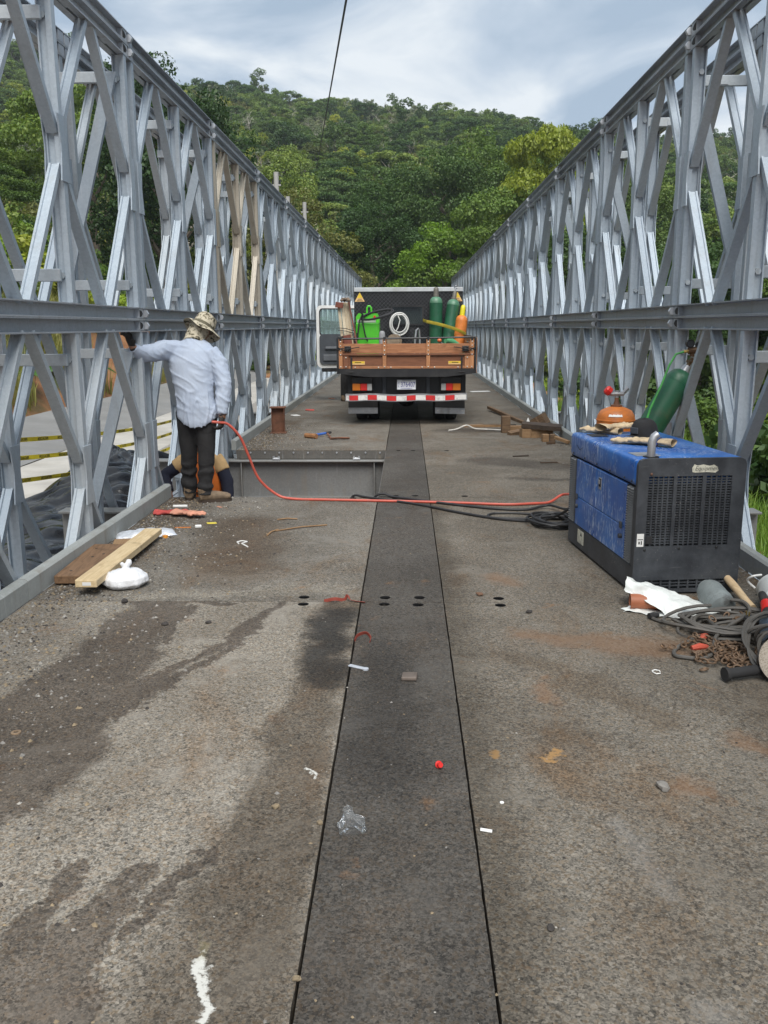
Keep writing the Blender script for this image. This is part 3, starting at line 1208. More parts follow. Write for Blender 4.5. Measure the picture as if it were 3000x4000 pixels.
kind('dark_round', crown('round', 3.4, 5.0, 44, 130, .135, 1, L_DARK), trunk(3.2, .16, 1, M_BARK, 5, .35))
kind('mid_round', crown('round', 3.2, 4.6, 44, 130, .13, 2, L_MID), trunk(3.0, .15, 2, M_BARK, 5, .35))
kind('olive_round', crown('round', 3.0, 4.4, 38, 120, .125, 3, L_OLIVE), trunk(3.0, .13, 3, M_BARK2, 6, .38))
kind('yellow_round', crown('round', 2.7, 4.2, 36, 120, .125, 4, L_YEL), trunk(2.8, .12, 4, M_BARK, 5, .35))
kind('umbrella', crown('umbrella', 4.0, 4.6, 48, 125, .125, 5, L_MID), trunk(3.4, .13, 5, M_BARK2, 7, .4))
kind('umbrella_dark', crown('umbrella', 4.4, 4.8, 50, 125, .13, 6, L_DARK), trunk(3.4, .13, 6, M_BARK, 7, .4))
kind('pale', crown('round', 2.6, 4.6, 26, 70, .14, 7, L_PALE), trunk(3.6, .09, 7, M_BARK2, 7, .42, sub=3))
kind('bare', crown('round', 2.4, 4.4, 12, 50, .12, 8, L_PALE), trunk(4.0, .085, 8, M_BARK2, 8, .45, sub=5))
kind('tall', crown('tall', 2.2, 8.0, 36, 90, .18, 9, L_DARK), trunk(5.5, .15, 9, M_BARK, 5, .25))
# larger, finer ones for the trees nearest the far end of the bridge
kind('near_dark', crown('round', 3.6, 6.5, 84, 330, .07, 21, L_DARK), trunk(4.6, .2, 21, M_BARK, 8, .36, sub=2))
kind('near_mid', crown('round', 3.2, 6.0, 76, 320, .068, 22, L_MID), trunk(4.2, .18, 22, M_BARK, 8, .36, sub=2))
kind('near_lime', crown('round', 2.9, 5.2, 64, 330, .066, 23, L_LIME), trunk(3.6, .14, 23, M_BARK, 6, .35))
kind('near_umbrella', crown('umbrella', 4.4, 5.4, 76, 320, .07, 24, L_MID), trunk(4.2, .18, 24, M_BARK, 9, .42, sub=2))
kind('near_yellow', crown('umbrella', 3.0, 4.6, 56, 320, .066, 25, L_YEL), trunk(3.6, .13, 25, M_BARK2, 7, .4))
kind('near_branchy', crown('umbrella', 3.6, 6.4, 44, 260, .065, 26, L_OLIVE), trunk(5.2, .15, 26, M_BARK2, 9, .48, wig=.3, sub=4))
BUSH = {'bush_mid': crown('bush', 1.3, 1.5, 26, 110, .085, 31, L_MID), 'bush_lime': crown('bush', 1.25, 1.4, 26, 110, .08, 32, L_LIME),
        'bush_yellow': crown('bush', 1.2, 1.4, 24, 110, .08, 33, L_YEL), 'bush_dark': crown('bush', 1.5, 1.8, 28, 110, .09, 34, L_DARK)}
stem_b = MB()
for i in range(5):
    a = i * 1.3
    stem_b.tube([(0, 0, -.3), (math.cos(a) * .25, math.sin(a) * .25, .6), (math.cos(a) * .6, math.sin(a) * .6, 1.05)], [.03, .02, .01], 5)
STEM = stem_b.mesh('stem', M_BARK)


def plant_tree(kn, x, y, s, label, group, rz=None, sz=1.0, z=None, name='tree'):
    cr, tr = KIND[kn]
    t = thing(name, label, 'tree', (x, y, (ground_z(x, y) if z is None else z) - .1), random.uniform(0, 6.28) if rz is None else rz, group)
    t.scale = (s, s, s * sz)
    lift = .9 if kn.startswith('near') else .6
    link('crown', cr, t, (0, 0, lift))
    link('trunk', tr, t)
    return t


NEAR = [
    # kind, x, y, scale, sz
    ('near_branchy', -6.6, 51, 1.25, 1.1, 'grey branched tree with thin olive leaves left of the dark gap beyond the bridge', None),
    ('near_lime', 2.6, 57, 1.25, 1.05, 'bright lime green tree right of the dark gap beyond the bridge', None),
    ('near_umbrella', 6.6, 56, 1.35, 1.25, 'spreading tree with layered fronds right of the lime green tree', None),
    ('near_yellow', 8.6, 58, 1.3, 2.0, 'yellow tipped feathery tree rising over the layered tree on the right', None),
    ('near_dark', 11.0, 51, 1.3, .95, 'big dark tree behind the far part of the right lattice wall', None),
    ('near_dark', -2.4, 63, 1.1, 1.0, 'dark creeper clad tree just left of the gap where the road enters the wood', None),
    ('near_mid', -3.6, 55, .8, .95, 'low mid green tree at the left of the far road end', None),
    ('near_dark', 3.2, 70, 1.2, 1.2, 'dark tree closing the gap behind the far road end', None),
    ('near_dark', -1.0, 72, 1.15, 1.0, 'dark tree deep in the gap where the road bends', None),
    ('near_yellow', -11.5, 60, 1.2, 1.25, 'yellow green tree left of the grey branched tree', None),
    ('near_dark', -13.5, 50, 1.5, 1.25, 'dense dark tree rising behind the utility poles', None),
    ('near_umbrella', -19, 55, 1.5, 1.2, 'layered green tree on the left slope behind the upper chord', None),
    ('near_mid', -9.5, 66, 1.3, 1.2, 'mid green tree behind the grey branched tree', None),
    ('near_yellow', -17.5, 72, 1.3, 1.4, 'tall yellow green tree high on the left slope', None),
    ('near_mid', 6.5, 72, 1.4, 1.2, 'mid green tree behind the layered tree on the right', None),
    ('near_dark', 14.5, 60, 1.3, 1.0, 'dark tree on the right slope near the top of the lattice wall', None),
]
for kn, x, y, s, sz, lab, grp in NEAR:
    plant_tree(kn, x, y, s, lab, grp, sz=sz)
TL = {'near_dark': 'dense dark green tree', 'near_mid': 'rounded mid green tree', 'near_branchy': 'thin olive tree with bare grey limbs', 'near_umbrella': 'flat topped layered tree'}
BL = {'bush_lime': 'bright lime green shrub', 'bush_mid': 'mid green leafy shrub', 'bush_yellow': 'yellowish shrub', 'bush_dark': 'dark green shrub'}
# trees close to the bridge on both sides, seen through the lattice
for i in range(34):
    x = 10.5 + random.random() * 13
    y = 8 + i * 1.25 + random.uniform(-.6, .6)
    kn = random.choice(['near_dark', 'near_dark', 'near_mid', 'near_branchy', 'near_umbrella'])
    plant_tree(kn, x, y, random.uniform(.6, .9), TL[kn] + ' in the thicket seen through the right lattice wall', 'trees of the thicket right of the bridge', sz=random.uniform(.9, 1.1))
for i in range(16):
    x = -22 - random.random() * 10
    y = 14 + i * 2.4 + random.uniform(-.6, .6)
    kn = random.choice(['near_dark', 'near_mid', 'near_mid', 'near_dark', 'near_umbrella'])
    plant_tree(kn, x, y, random.uniform(.7, .95), TL[kn] + ' on the bank seen through the left lattice wall', 'trees on the bank left of the bridge', sz=random.uniform(.85, 1.05))


def plant_bush(kn, x, y, s, label, group, z=None):
    t = thing('shrub', label, 'shrub', (x, y, (ground_z(x, y) if z is None else z) - .05), random.uniform(0, 6.28), group)
    t.scale = (s, s, s * random.uniform(.8, 1.3))
    link('foliage', BUSH[kn], t)
    link('stem', STEM, t)
    return t


for i in range(190):
    u = random.random() ** .8
    x = -12.3 - u * 13
    y = 7 + 34 * random.random()
    kn = random.choice(['bush_lime', 'bush_lime', 'bush_lime', 'bush_yellow', 'bush_yellow', 'bush_mid'])
    plant_bush(kn, x, y, random.uniform(.8, 1.7), BL[kn] + ' on the bank left of the side road', 'shrubs on the left bank')
for i in range(60):
    x = 7.4 + random.random() * 6
    y = 5 + 40 * random.random()
    kn = random.choice(['bush_mid', 'bush_dark', 'bush_dark', 'bush_lime'])
    plant_bush(kn, x, y, random.uniform(.7, 1.3), BL[kn] + ' at the thicket edge right of the bridge', 'shrubs right of the bridge')
for i in range(26):
    x = random.choice([-1, 1]) * random.uniform(3.0, 8.5)
    y = random.uniform(46, 60)
    kn = random.choice(['bush_mid', 'bush_dark', 'bush_lime'])
    plant_bush(kn, x, y, random.uniform(.9, 1.7), BL[kn] + ' beside the road beyond the far end of the bridge', 'shrubs beyond the far end')


# the wooded hill as one mass: the tree kinds repeated over the slope
def gn_scatter(name, pts, proto_of, rots, scales, protos, label=None):
    me = bpy.data.meshes.new(name)
    me.from_pydata([tuple(p) for p in pts], [], [])
    for an, at, vals in (('pick', 'INT', proto_of), ('rz', 'FLOAT', rots), ('sc', 'FLOAT', scales)):
        a = me.attributes.new(an, at, 'POINT')
        a.data.foreach_set('value', vals)
    o = link(name, me)
    o['kind'] = 'stuff'
    ng = bpy.data.node_groups.new(name, 'GeometryNodeTree')
    ng.interface.new_socket(name='Geometry', in_out='INPUT', socket_type='NodeSocketGeometry')
    ng.interface.new_socket(name='Geometry', in_out='OUTPUT', socket_type='NodeSocketGeometry')
    N, Lk = ng.nodes, ng.links.new
    gi, go = N.new('NodeGroupInput'), N.new('NodeGroupOutput')
    jn = N.new('GeometryNodeJoinGeometry')
    na = {}
    for an, dt in (('pick', 'INT'), ('rz', 'FLOAT'), ('sc', 'FLOAT')):
        q = N.new('GeometryNodeInputNamedAttribute')
        q.data_type = dt
        q.inputs['Name'].default_value = an
        na[an] = [x for x in q.outputs if x.enabled and x.name == 'Attribute'][0]
    cx = N.new('ShaderNodeCombineXYZ')
    Lk(na['rz'], cx.inputs[2])
    for i, po in enumerate(protos):
        cmp_ = N.new('FunctionNodeCompare')
        cmp_.data_type = 'INT'
        cmp_.operation = 'EQUAL'
        ins = [x for x in cmp_.inputs if x.enabled]
        Lk(na['pick'], ins[0])
        ins[1].default_value = i
        oi = N.new('GeometryNodeObjectInfo')
        oi.inputs['Object'].default_value = po
        oi.inputs['As Instance'].default_value = True
        ip = N.new('GeometryNodeInstanceOnPoints')
        Lk(gi.outputs[0], ip.inputs['Points'])
        Lk(cmp_.outputs[0], ip.inputs['Selection'])
        Lk(oi.outputs['Geometry'], ip.inputs['Instance'])
        Lk(cx.outputs[0], ip.inputs['Rotation'])
        Lk(na['sc'], ip.inputs['Scale'])
        Lk(ip.outputs[0], jn.inputs[0])
    Lk(jn.outputs[0], go.inputs[0])
    md = o.modifiers.new('scatter', 'NODES')
    md.node_group = ng
    return o


protos = []
PN = ['dark_round', 'mid_round', 'olive_round', 'yellow_round', 'umbrella', 'umbrella_dark', 'pale', 'bare', 'tall']
for kn in PN:
    cr, tr = KIND[kn]
    me = cr.copy()
    bm = bmesh.new()
    bm.from_mesh(cr)
    for f in bm.faces:
        f.material_index = 0
    nf = len(bm.faces)
    bm.from_mesh(tr)
    bm.faces.ensure_lookup_table()
    for f in bm.faces[nf:]:
        f.material_index = 1
    bm.to_mesh(me)
    bm.free()
    me.materials.append(tr.materials[0])
    po = bpy.data.objects.new('wood_tree', me)       # not linked: only repeated by the wood below
    protos.append(po)
pts, pk, rt, sc = [], [], [], []
for i in range(4300):
    x = random.uniform(-130, 130)
    y = 62 + 186 * random.random() ** .85
    if abs(x) > 24 + y * .52:
        continue
    if y < 74 and abs(x) < 10:
        continue
    t = (y - 62) / 186
    wts = [3.2, 5, 3.4, 2.4 * (1 - t) + .3, 4, 3 * (1 - t) + 1, 1.0 + 3.6 * t, .5 + 1.8 * t, .6]
    # drifts of kinds so that the wood is not evenly mixed
    dn = mnoise.noise((x * .035, y * .035, 8))
    if dn > .18:
        wts[3] *= 3
        wts[6] *= 1.8
    elif dn < -.2:
        wts[0] *= 2.2
        wts[5] *= 2
    pk.append(random.choices(range(9), wts)[0])
    pts.append((x, y, ground_z(x, y) - 1.2))
    rt.append(random.uniform(0, 6.28))
    sc.append(random.uniform(.45, 1.15) * (1.0 if y > 80 else 1.1))
gn_scatter('forest', pts, pk, rt, sc, protos)
# undergrowth under the trees beyond the bridge and on both sides
ub = [bpy.data.objects.new('undergrowth_plant', BUSH[k]) for k in ('bush_mid', 'bush_dark', 'bush_lime', 'bush_yellow')]
pts, pk, rt, sc = [], [], [], []
for i in range(2600):
    q = random.random()
    if q < .4:
        x, y = -12.6 - 22 * random.random(), 6 + 50 * random.random()
    elif q < .65:
        x, y = 8.5 + 22 * random.random(), 4 + 52 * random.random()
    else:
        x, y = random.uniform(-45, 45), random.uniform(50, 95)
        if abs(x) < 3.4 and y < 64:
            continue
    pts.append((x, y, ground_z(x, y) - .15))
    pk.append(random.choices(range(4), [3, 2 if x < -8 else 4, 4 if x < -8 else .7, 3 if x < -8 else .3])[0])
    rt.append(random.uniform(0, 6.28))
    sc.append(random.uniform(.45, 1.1))
gn_scatter('undergrowth', pts, pk, rt, sc, ub)


# grass
def blades(n, fx, hmin, hmax, wid, seed):
    g = random.Random(seed)
    v = []
    for i in range(n):
        x, y, z = fx(g)
        h = g.uniform(hmin, hmax)
        a = g.uniform(0, 2 * PI)
        lean = g.uniform(.1, .55) * h
        dx, dy = math.cos(a) * lean, math.sin(a) * lean
        wx, wy = -math.sin(a) * wid, math.cos(a) * wid
        m_ = (x + dx * .35, y + dy * .35, z + h * .62)
        t_ = (x + dx, y + dy, z + h * (.95 - .2 * lean / h))
        v += [(x - wx, y - wy, z), (x + wx, y + wy, z), (m_[0] + wx * .7, m_[1] + wy * .7, m_[2]), (m_[0] - wx * .7, m_[1] - wy * .7, m_[2]),
              (m_[0] - wx * .7, m_[1] - wy * .7, m_[2]), (m_[0] + wx * .7, m_[1] + wy * .7, m_[2]), (t_[0] + wx * .1, t_[1] + wy * .1, t_[2]), (t_[0] - wx * .1, t_[1] - wy * .1, t_[2])]
    return np.array(v)


def right_grass(g):
    x = 3.3 + 5.2 * g.random()
    y = 4 + 30 * g.random() ** 1.3
    return x, y, ground_z(x, y) - .02


o = link('grass', quads_mesh('grass', blades(26000, right_grass, .25, .75, .009, 3), M_GRASS))
o['kind'] = 'stuff'


def bank_grass(g):
    x = -9.75 - 2.9 * g.random() ** .8
    y = 10 + 26 * g.random()
    k = mnoise.noise((x * .6, y * .35, 3))
    while k < -.1:
        x = -9.75 - 2.9 * g.random() ** .8
        y = 10 + 26 * g.random()
        k = mnoise.noise((x * .6, y * .35, 3))
    return x, y, ground_z(x, y) + .03


o = link('bank_grass', quads_mesh('bank_grass', blades(13000, bank_grass, .3, 1.2, .016, 4), M_DRYGRASS))
o['kind'] = 'stuff'
# broad leaved plants at the bank foot
M_BIGLEAF = leaf_mat('leaf_broad', [(0, (.03, .09, .02)), (.5, (.06, .14, .03)), (1, (.1, .2, .05))], .3)
for i, (x, y, s) in enumerate([(-10.3, 26.5, 1.0), (-10.2, 28.2, .8), (-10.4, 23.5, .7)]):
    t = thing('broad_leaf_plant', 'large leaved green plant at the foot of the red bank', 'plant', (x, y, ground_z(x, y)), i * 1.1, 'broad leaved plants at the bank foot')
    for k in range(7):
        a = k * .9 + i
        b = MB()
        L = s * (.6 + .07 * (k % 3))
        ex, ey, ez = math.cos(a) * L * .7, math.sin(a) * L * .7, L * (.7 + .12 * (k % 2))
        b.tube([(0, 0, 0), (ex * .5, ey * .5, ez * .8), (ex, ey, ez)], [.02, .014, .01], 5)

        def lf(u, v, ex=ex, ey=ey, ez=ez, a=a, L=L):
            q = (v - .5) * 2
            wd = .34 * L * math.sin(PI * min(u * .95 + .05, 1)) ** .7
            r_ = u * .75 * L - .1
            return (ex + math.cos(a) * r_ - math.sin(a) * q * wd, ey + math.sin(a) * r_ + math.cos(a) * q * wd, ez - .35 * u * u * L - .15 * q * q * L * .4)
        b.grid(lf, 6, 4)
        obj('leaf', b, M_BIGLEAF, t, True)
# pale rubble outside the right wall
M_ROCK = simple('rock_pale', (.48, .46, .43), .9, var=.2, scale=4, bump=.4, dirt=(.25, .22, .18))
for i in range(26):
    g = random.Random(i)
    b = MB()
    b.ball((0, 0, 0), (g.uniform(.1, .3), g.uniform(.1, .28), g.uniform(.08, .2)), 7, 5)
    b.v = [tuple(Vector(v) * (1 + .35 * mnoise.noise(Vector(v) * 6 + Vector((i, 0, 0))))) for v in b.v]
    x, y = 4.0 + g.random() * 1.7, 14 + g.random() * 6
    o = obj('rock', b, M_ROCK, loc=(x, y, ground_z(x, y) + .06 + .35 * math.exp(-((x - 4.8) ** 2 + ((y - 17) * .5) ** 2))), rot=(g.random(), g.random(), g.random() * 6))
    tag(o, 'pale broken rock in the rubble heap outside the right wall', 'rock', 'rubble outside the right wall')

# ---- utility poles and the line across the sky
M_POLE = simple('pole_concrete', (.36, .355, .34), .85, var=.1)
M_WIRE = simple('wire_black', (.01, .01, .013), .5)
for i, (x, y, h, lab) in enumerate([(-4.82, 43, 7.25, 'pale concrete utility pole nearest the far end of the left wall'), (-5.08, 39, 6.95, 'pale utility pole with a curved lamp bracket above the left wall'),
                                    (-4.7, 33, 6.95, 'tallest looking pale utility pole above the left wall')]):
    t = thing('utility_pole', lab, 'utility pole', (x, y, -1.0))
    obj('shaft', MB().cyl((0, 0, 0), (0, 0, h + 1.0), .13, 10, r2=.09), M_POLE, t, True)
    b = MB().cbox((0, -.02, h + .55), (.34, .06, .06), .01)
    if i == 1:
        b = MB().tube([(0, 0, h + .4), (-.25, 0, h + .75), (-.5, 0, h + .85), (-.62, 0, h + .8)], .03, 6)
    obj('crossarm', b, M_POLE, t)
    b = MB()
    for sx in (-.13, .13):
        b.cyl((sx, -.02, h + .58), (sx, -.02, h + .72), .03, 6)
    obj('insulator', b, M_WIRE, t)
a, c_ = Vector((-.40, 6.2, 3.55)), Vector((-4.82, 43, 7.55))
a = Vector((-.26, 4.1, 3.45))
P0, P1 = Vector((-.571, 9, 4.518)), Vector((-4.508, 45, 8.63))
d = (P1 - P0)
pts = [P0 + d * t for t in (-.32, -.2, 0, .2, .4, .6, .8, 1.0)]
o = obj('power_line', MB().tube(pts, .011, 6), M_WIRE)
tag(o, 'thin black power line crossing the sky down to the wood', 'power line')

# ================================================================== THE TRUCK
M_BLK = simple('paint_black', (.02, .02, .022), .45, var=.2, scale=6, dirt=(.09, .085, .08), dirt_amt=.35)
M_RUB = simple('rubber', (.02, .02, .021), .85, var=.2, scale=10, dirt=(.08, .075, .07), dirt_amt=.3)
M_WHT = simple('paint_white', (.78, .78, .76), .35, var=.04)
M_GREYP = simple('plastic_grey', (.06, .068, .08), .55, var=.1)
M_STEEL = simple('steel_bare', (.42, .43, .45), .4, .6, var=.15, dirt=(.25, .2, .16), dirt_amt=.3)
M_STUD = simple('stud', (.62, .60, .56), .35, .5, var=.15)
M_RED = simple('red_plastic', (.62, .025, .02), .3, var=.06)
M_AMB = simple('amber_plastic', (.55, .16, .015), .3, var=.06)
M_CLR = simple('clear_lens', (.38, .38, .37), .25, var=.1)
M_WTAPE = simple('reflective_white', (.75, .74, .72), .4, var=.06, dirt=(.12, .11, .1), dirt_amt=.5, scale=20)
M_RTAPE = simple('reflective_red', (.62, .03, .03), .4, var=.08, dirt=(.1, .03, .03), dirt_amt=.4, scale=20)
M_YEL = simple('yellow_sticker', (.75, .52, .04), .5, var=.08)
M_ORS = simple('pale_orange_sticker', (.78, .5, .22), .5, var=.08)
M_PLATE = simple('plate_white', (.72, .74, .78), .4, var=.04)
M_PBLUE = simple('plate_blue', (.05, .05, .30), .4, var=.05)


def wood(name, a, b_, grain=(1.5, 18, 18), rough=.6, bump=.2, knots=False):
    m = NT(name)
    p = m.oco()
    f = m.noise(m.scl(p, grain), 3.0, 6, .6, .6)
    f = m.math('ADD', m.math('MULTIPLY', f, .85), m.math('MULTIPLY', m.rnd(), .22))
    c = m.mix(m.ss(f, .3, .75), a, b_)
    f3 = m.noise(p, 7, 6, .7)
    c = m.mix(m.math('MULTIPLY', m.ss(f3, .55, .72), .45), c, tuple(x * .45 for x in a))
    if knots:
        k = m.vor(m.scl(p, (3, 7, 7)), 1.0, 'Distance')
        c = m.mix(m.math('SUBTRACT', 1.0, m.ss(k, .06, .14)), c, tuple(x * .3 for x in a))
    m.bump(f, bump, .004)
    return m.done(c, rough)


M_BRD = wood('board_brown', (.24, .095, .04), (.46, .21, .10))
M_BRD2 = wood('board_dark', (.12, .043, .02), (.22, .088, .042))
M_BRDV = wood('stake_brown', (.32, .13, .055), (.52, .25, .115), (18, 18, 1.5))

# chequer plate
m = NT('chequer_plate')
p = m.oco()


def lugs(rot, off):
    q = m.n('ShaderNodeMapping')
    m.set(q.inputs['Vector'], p)
    q.inputs['Rotation'].default_value = (0, rot, 0)
    q.inputs['Scale'].default_value = (1, 1, 1)
    q.inputs['Location'].default_value = (off, 0, off * .5)
    sp = m.n('ShaderNodeSeparateXYZ')
    m.set(sp.inputs[0], q.outputs[0])
    a = m.math('SINE', m.math('MULTIPLY', sp.outputs[0], 2 * PI / .05))
    b2 = m.math('SINE', m.math('MULTIPLY', sp.outputs[2], 2 * PI / .05))
    ln = m.math('ABSOLUTE', m.math('SINE', m.math('MULTIPLY', sp.outputs[2], 2 * PI / .05)))
    f = m.math('MULTIPLY', m.ss(m.math('MULTIPLY', a, 1.0), .1, .5), m.ss(ln, .45, .9))
    return f


hgt = m.math('MAXIMUM', lugs(R(45), 0), lugs(R(-45), .0125))
c = m.mix(hgt, (.018, .018, .02), (.055, .056, .06))
f = m.noise(p, 5, 6, .7)
c = m.mix(m.math('MULTIPLY', m.ss(f, .5, .7), .35), c, (.1, .1, .105))
m.bump(hgt, .6, .01)
M_CHEQ = m.done(c, .38, .3)

TY = 15.0
truck = thing('flatbed_truck', 'small flatbed truck with brown wooden gates and black headboard parked on the bridge', 'truck', (0, TY, 0))
TM = Matrix.Translation((0, -TY, 0))


def T():
    return MB(TM.copy())


obj('bed_floor', T().box((-1.045, 13.56, .80), (1.045, 16.42, .868), .004), M_BLK, truck)
b = T()
for (pts_) in ([(-1.045, .868), (-1.045, .80), (-.62, .748), (.62, .748), (1.05, .80), (1.05, .868)],):
    b.plate([(x, z) for x, z in pts_], 0, .035, Matrix.Translation((0, 13.535, 0)) @ FACE_CAM)
obj('rear_skirt', b, M_BLK, truck)
# tail gate boards, rail, stakes
tg = []
obj('board', T().box((-1.0, 13.525, .915), (1.0, 13.55, 1.07), .003), M_BRD2, truck)
obj('board', T().box((-1.03, 13.525, 1.105), (1.03, 13.55, 1.25), .003), M_BRD, truck)
obj('board', T().box((-1.0, 13.518, .872), (1.0, 13.55, .912), .003), M_BRD, truck)
obj('rub_rail', T().box((-1.03, 13.495, 1.072), (1.03, 13.55, 1.102), .004), M_BRD2, truck)
for x in (-1.01, -.337, .332, 1.0):
    s_ = obj('stake', T().box((x - .029, 13.498, .874), (x + .029, 13.5175 if False else 13.5235, 1.315), .003), M_BRDV, truck)
    for z in (.90, 1.087, 1.15, 1.22, 1.28):
        bb = T()
        bb.ball((x, 13.494, z), (.011, .008, .011), 8, 5)
        obj('stud', bb, M_STUD, s_)
for x in (-.93, .93):
    s_ = obj('stake', T().box((x - .04, 13.503, .874), (x + .04, 13.5235, 1.07), .003), M_BRD2 if x < 0 else M_BRDV, truck)
    for z in (.90, 1.04):
        obj('stud', T().ball((x, 13.499, z), (.011, .008, .011), 8, 5), M_STUD, s_)
for x in (-.79, -.43, -.24, .24, .43, .79):
    obj('stud', T().ball((x, 13.514, .892), (.011, .008, .011), 8, 5), M_STUD, truck)
for s in (-1, 1):
    # hinge straps, latches with black cord, corner posts and side gates
    obj('hinge', T().box((s * .845 - .012, 13.497, .80), (s * .845 + .012, 13.512, 1.05), .003).box((s * .845 - .045, 13.49, .812), (s * .845 + .045, 13.505, .828), .003), M_BLK, truck)
    b = T().box((s * .90 - .05, 13.497, 1.13), (s * .90 + .05, 13.522, 1.215), .004)
    for dx, dz in ((-.03, .03), (.03, .03), (.0, -.03)):
        b.ball((s * .90 + dx, 13.493, 1.172 + dz), .012, 6, 4)
    obj('latch', b, M_BLK, truck)
    obj('cord', T().tube([(s * 1.06, 13.49, 1.16), (s * .98, 13.48, 1.185), (s * .9, 13.475, 1.165), (s * .82, 13.48, 1.185), (s * .72, 13.49, 1.20)], .008, 6)
        .tube([(s * 1.06, 13.49, 1.20), (s * .95, 13.478, 1.15), (s * .86, 13.478, 1.19)], .008, 6), M_RUB, truck)
    obj('corner_post', T().box((s * 1.04, 13.5, .80), (s * 1.068, 13.56, 1.335), .004), M_BLK, truck)
    for z0, z1, mt in ((.872, 1.05, M_BRD2), (1.07, 1.24, M_BRD), (1.26, 1.33, M_BRD)):
        o = obj('board', T().box((s * 1.045 - .012, 13.565, z0), (s * 1.045 + .012, 16.35, z1), .003), mt, truck)
    for y in (13.6, 14.4, 15.2, 16.0):
        obj('stake', T().box((s * 1.0625 - .005, y - .03, .80), (s * 1.0625 + .02, y + .03, 1.335), .003), M_BRDV, truck)
    obj('top_rail', T().cyl((s * 1.045, 13.52, 1.345), (s * 1.045, 16.35, 1.345), .012, 8), M_BLK, truck)
    # sticker
    o = obj('sticker', T().box((s * .745 - .105, 13.5185, .935), (s * .745 + .105, 13.5245, .985)), M_ORS, truck)
    obj('sticker_print', T().box((s * .745 - .1, 13.5165, .955), (s * .745 + .1, 13.5183, .983)), M_YEL, o)
    obj('sticker_mark', T().box((s * .745 - .05, 13.515, .962), (s * .745 + .05, 13.5163, .972)), M_INK, o)
obj('top_rail', T().tube([(-1.03, 13.52, 1.325), (-.3, 13.515, 1.328), (.5, 13.515, 1.334), (1.055, 13.52, 1.345)], .014, 8), M_BLK, truck)
for x in (-1.01, -.337, .332, 1.0):
    obj('rail_clamp', T().box((x - .018, 13.49, 1.295), (x + .018, 13.54, 1.352), .004), M_BLK, truck)
# headboard
HB = 16.4
b = T().box((-.965, HB, .87), (-.27, HB + .04, 2.125)).box((.30, HB, .87), (1.03, HB + .04, 2.125)).box((-.27, HB, 1.86), (.30, HB + .04, 2.125)).box((-.27, HB, .87), (.30, HB + .04, 1.545))
obj('headboard', b, M_CHEQ, truck)
obj('headboard_cap', T().box((-.965, HB - .02, 2.127), (1.03, HB + .06, 2.205), .008), simple('paint_pale_grey', (.5, .52, .54), .5, var=.08, dirt=(.3, .28, .25)), truck)
wf = obj('window_frame', T().box((-.285, HB - .018, 1.855), (.315, HB - .002, 1.882)).box((-.285, HB - .018, 1.523), (.315, HB - .002, 1.55)).box((-.285, HB - .018, 1.551), (-.258, HB - .002, 1.854)).box((.288, HB - .018, 1.551), (.315, HB - .002, 1.854)), M_BLK, truck)
m = NT('cab_glass')
M_GLASSG = m.done((.03, .05, .045), .06, 0.0, Specular_IOR_Level=.8)
obj('pane', T().box((-.268, HB + .05, 1.55), (.298, HB + .054, 1.86)), M_GLASSG, wf)
b = T()
for k in range(-14, 30):
    for s in (1, -1):
        x0 = -.26 + k * .036
        xa, xb = x0, x0 + s * .17
        za, zb = 1.548, 1.858
        pts_ = []
        for t in np.linspace(0, 1, 5):
            x = xa + (xb - xa) * t
            if -.262 <= x <= .292:
                pts_.append((x, HB + .012 + s * .002, za + (zb - za) * t))
        if len(pts_) > 1:
            b.tube([pts_[0], pts_[-1]], .0035, 4, caps=False)
o = obj('window_mesh', b, M_BLK, wf)
o['kind'] = 'stuff'
for x in (-.86, .93):
    b = T().plate([(x - .092, 1.955), (x + .092, 1.955), (x, 2.125)], .0015, .003, Matrix.Translation((0, HB - .0, 0)) @ FACE_CAM)
    o = obj('warning_triangle', b, M_ORS, truck)
    obj('warning_print', T().plate([(x - .052, 2.022), (x + .052, 2.022), (x, 2.118)], .0035, .004, Matrix.Translation((0, HB, 0)) @ FACE_CAM), M_YEL, o)
    bb = T()
    for dx, dz, w_ in ((0, 1.998, .075), (0, 1.972, .11)):
        for q in range(5):
            bb.box((x - w_ / 2 + q * w_ / 5 + .003, HB - .005, dz - .006), (x - w_ / 2 + (q + 1) * w_ / 5 - .003, HB - .0036, dz + .006))
    obj('warning_marks', bb, M_INK, o)
# chassis, rear panel, lights, plate, bumper
obj('rear_panel', T().box((-.93, 13.80, .42), (.93, 13.83, .80)), M_BLK, truck)
for x in (-.35, .34):
    obj('panel_bar', T().box((x - .03, 13.765, .46), (x + .03, 13.798, .745), .004), M_GREYP, truck)
obj('chassis', T().box((-.42, 13.85, .52), (-.34, 19.2, .70)).box((.34, 13.85, .52), (.42, 19.2, .70)).cyl((-.7, 14.52, .37), (.7, 14.52, .37), .06, 10).ball((0, 14.52, .37), (.17, .2, .17), 12, 8), M_BLK, truck)
for s in (-1, 1):
    cx_ = s * .69
    h_ = obj('light_housing', T().box((cx_ - .165, 13.66, .515), (cx_ + .165, 13.797, .74), .01), M_BLK, truck)
    segs = [(-.152, -.03, M_AMB), (-.028, .075, M_RED), (.077, .152, M_CLR)]
    for a_, b_, mt in segs:
        xa, xb = sorted((s * a_ * -1 if s > 0 else a_, s * b_ * -1 if s > 0 else b_))
        obj('tail_light', T().box((cx_ + xa, 13.63, .53), (cx_ + xb, 13.659, .637), .006), mt, h_)
pl = obj('licence_plate', T().box((-.146, 13.60, .548), (.144, 13.604, .697), .0015), M_PLATE, truck)
obj('plate_frame', T().box((-.155, 13.6045, .540), (.153, 13.612, .705), .002), M_BLK, pl)
PT = Matrix.Translation((0, -TY, 0))
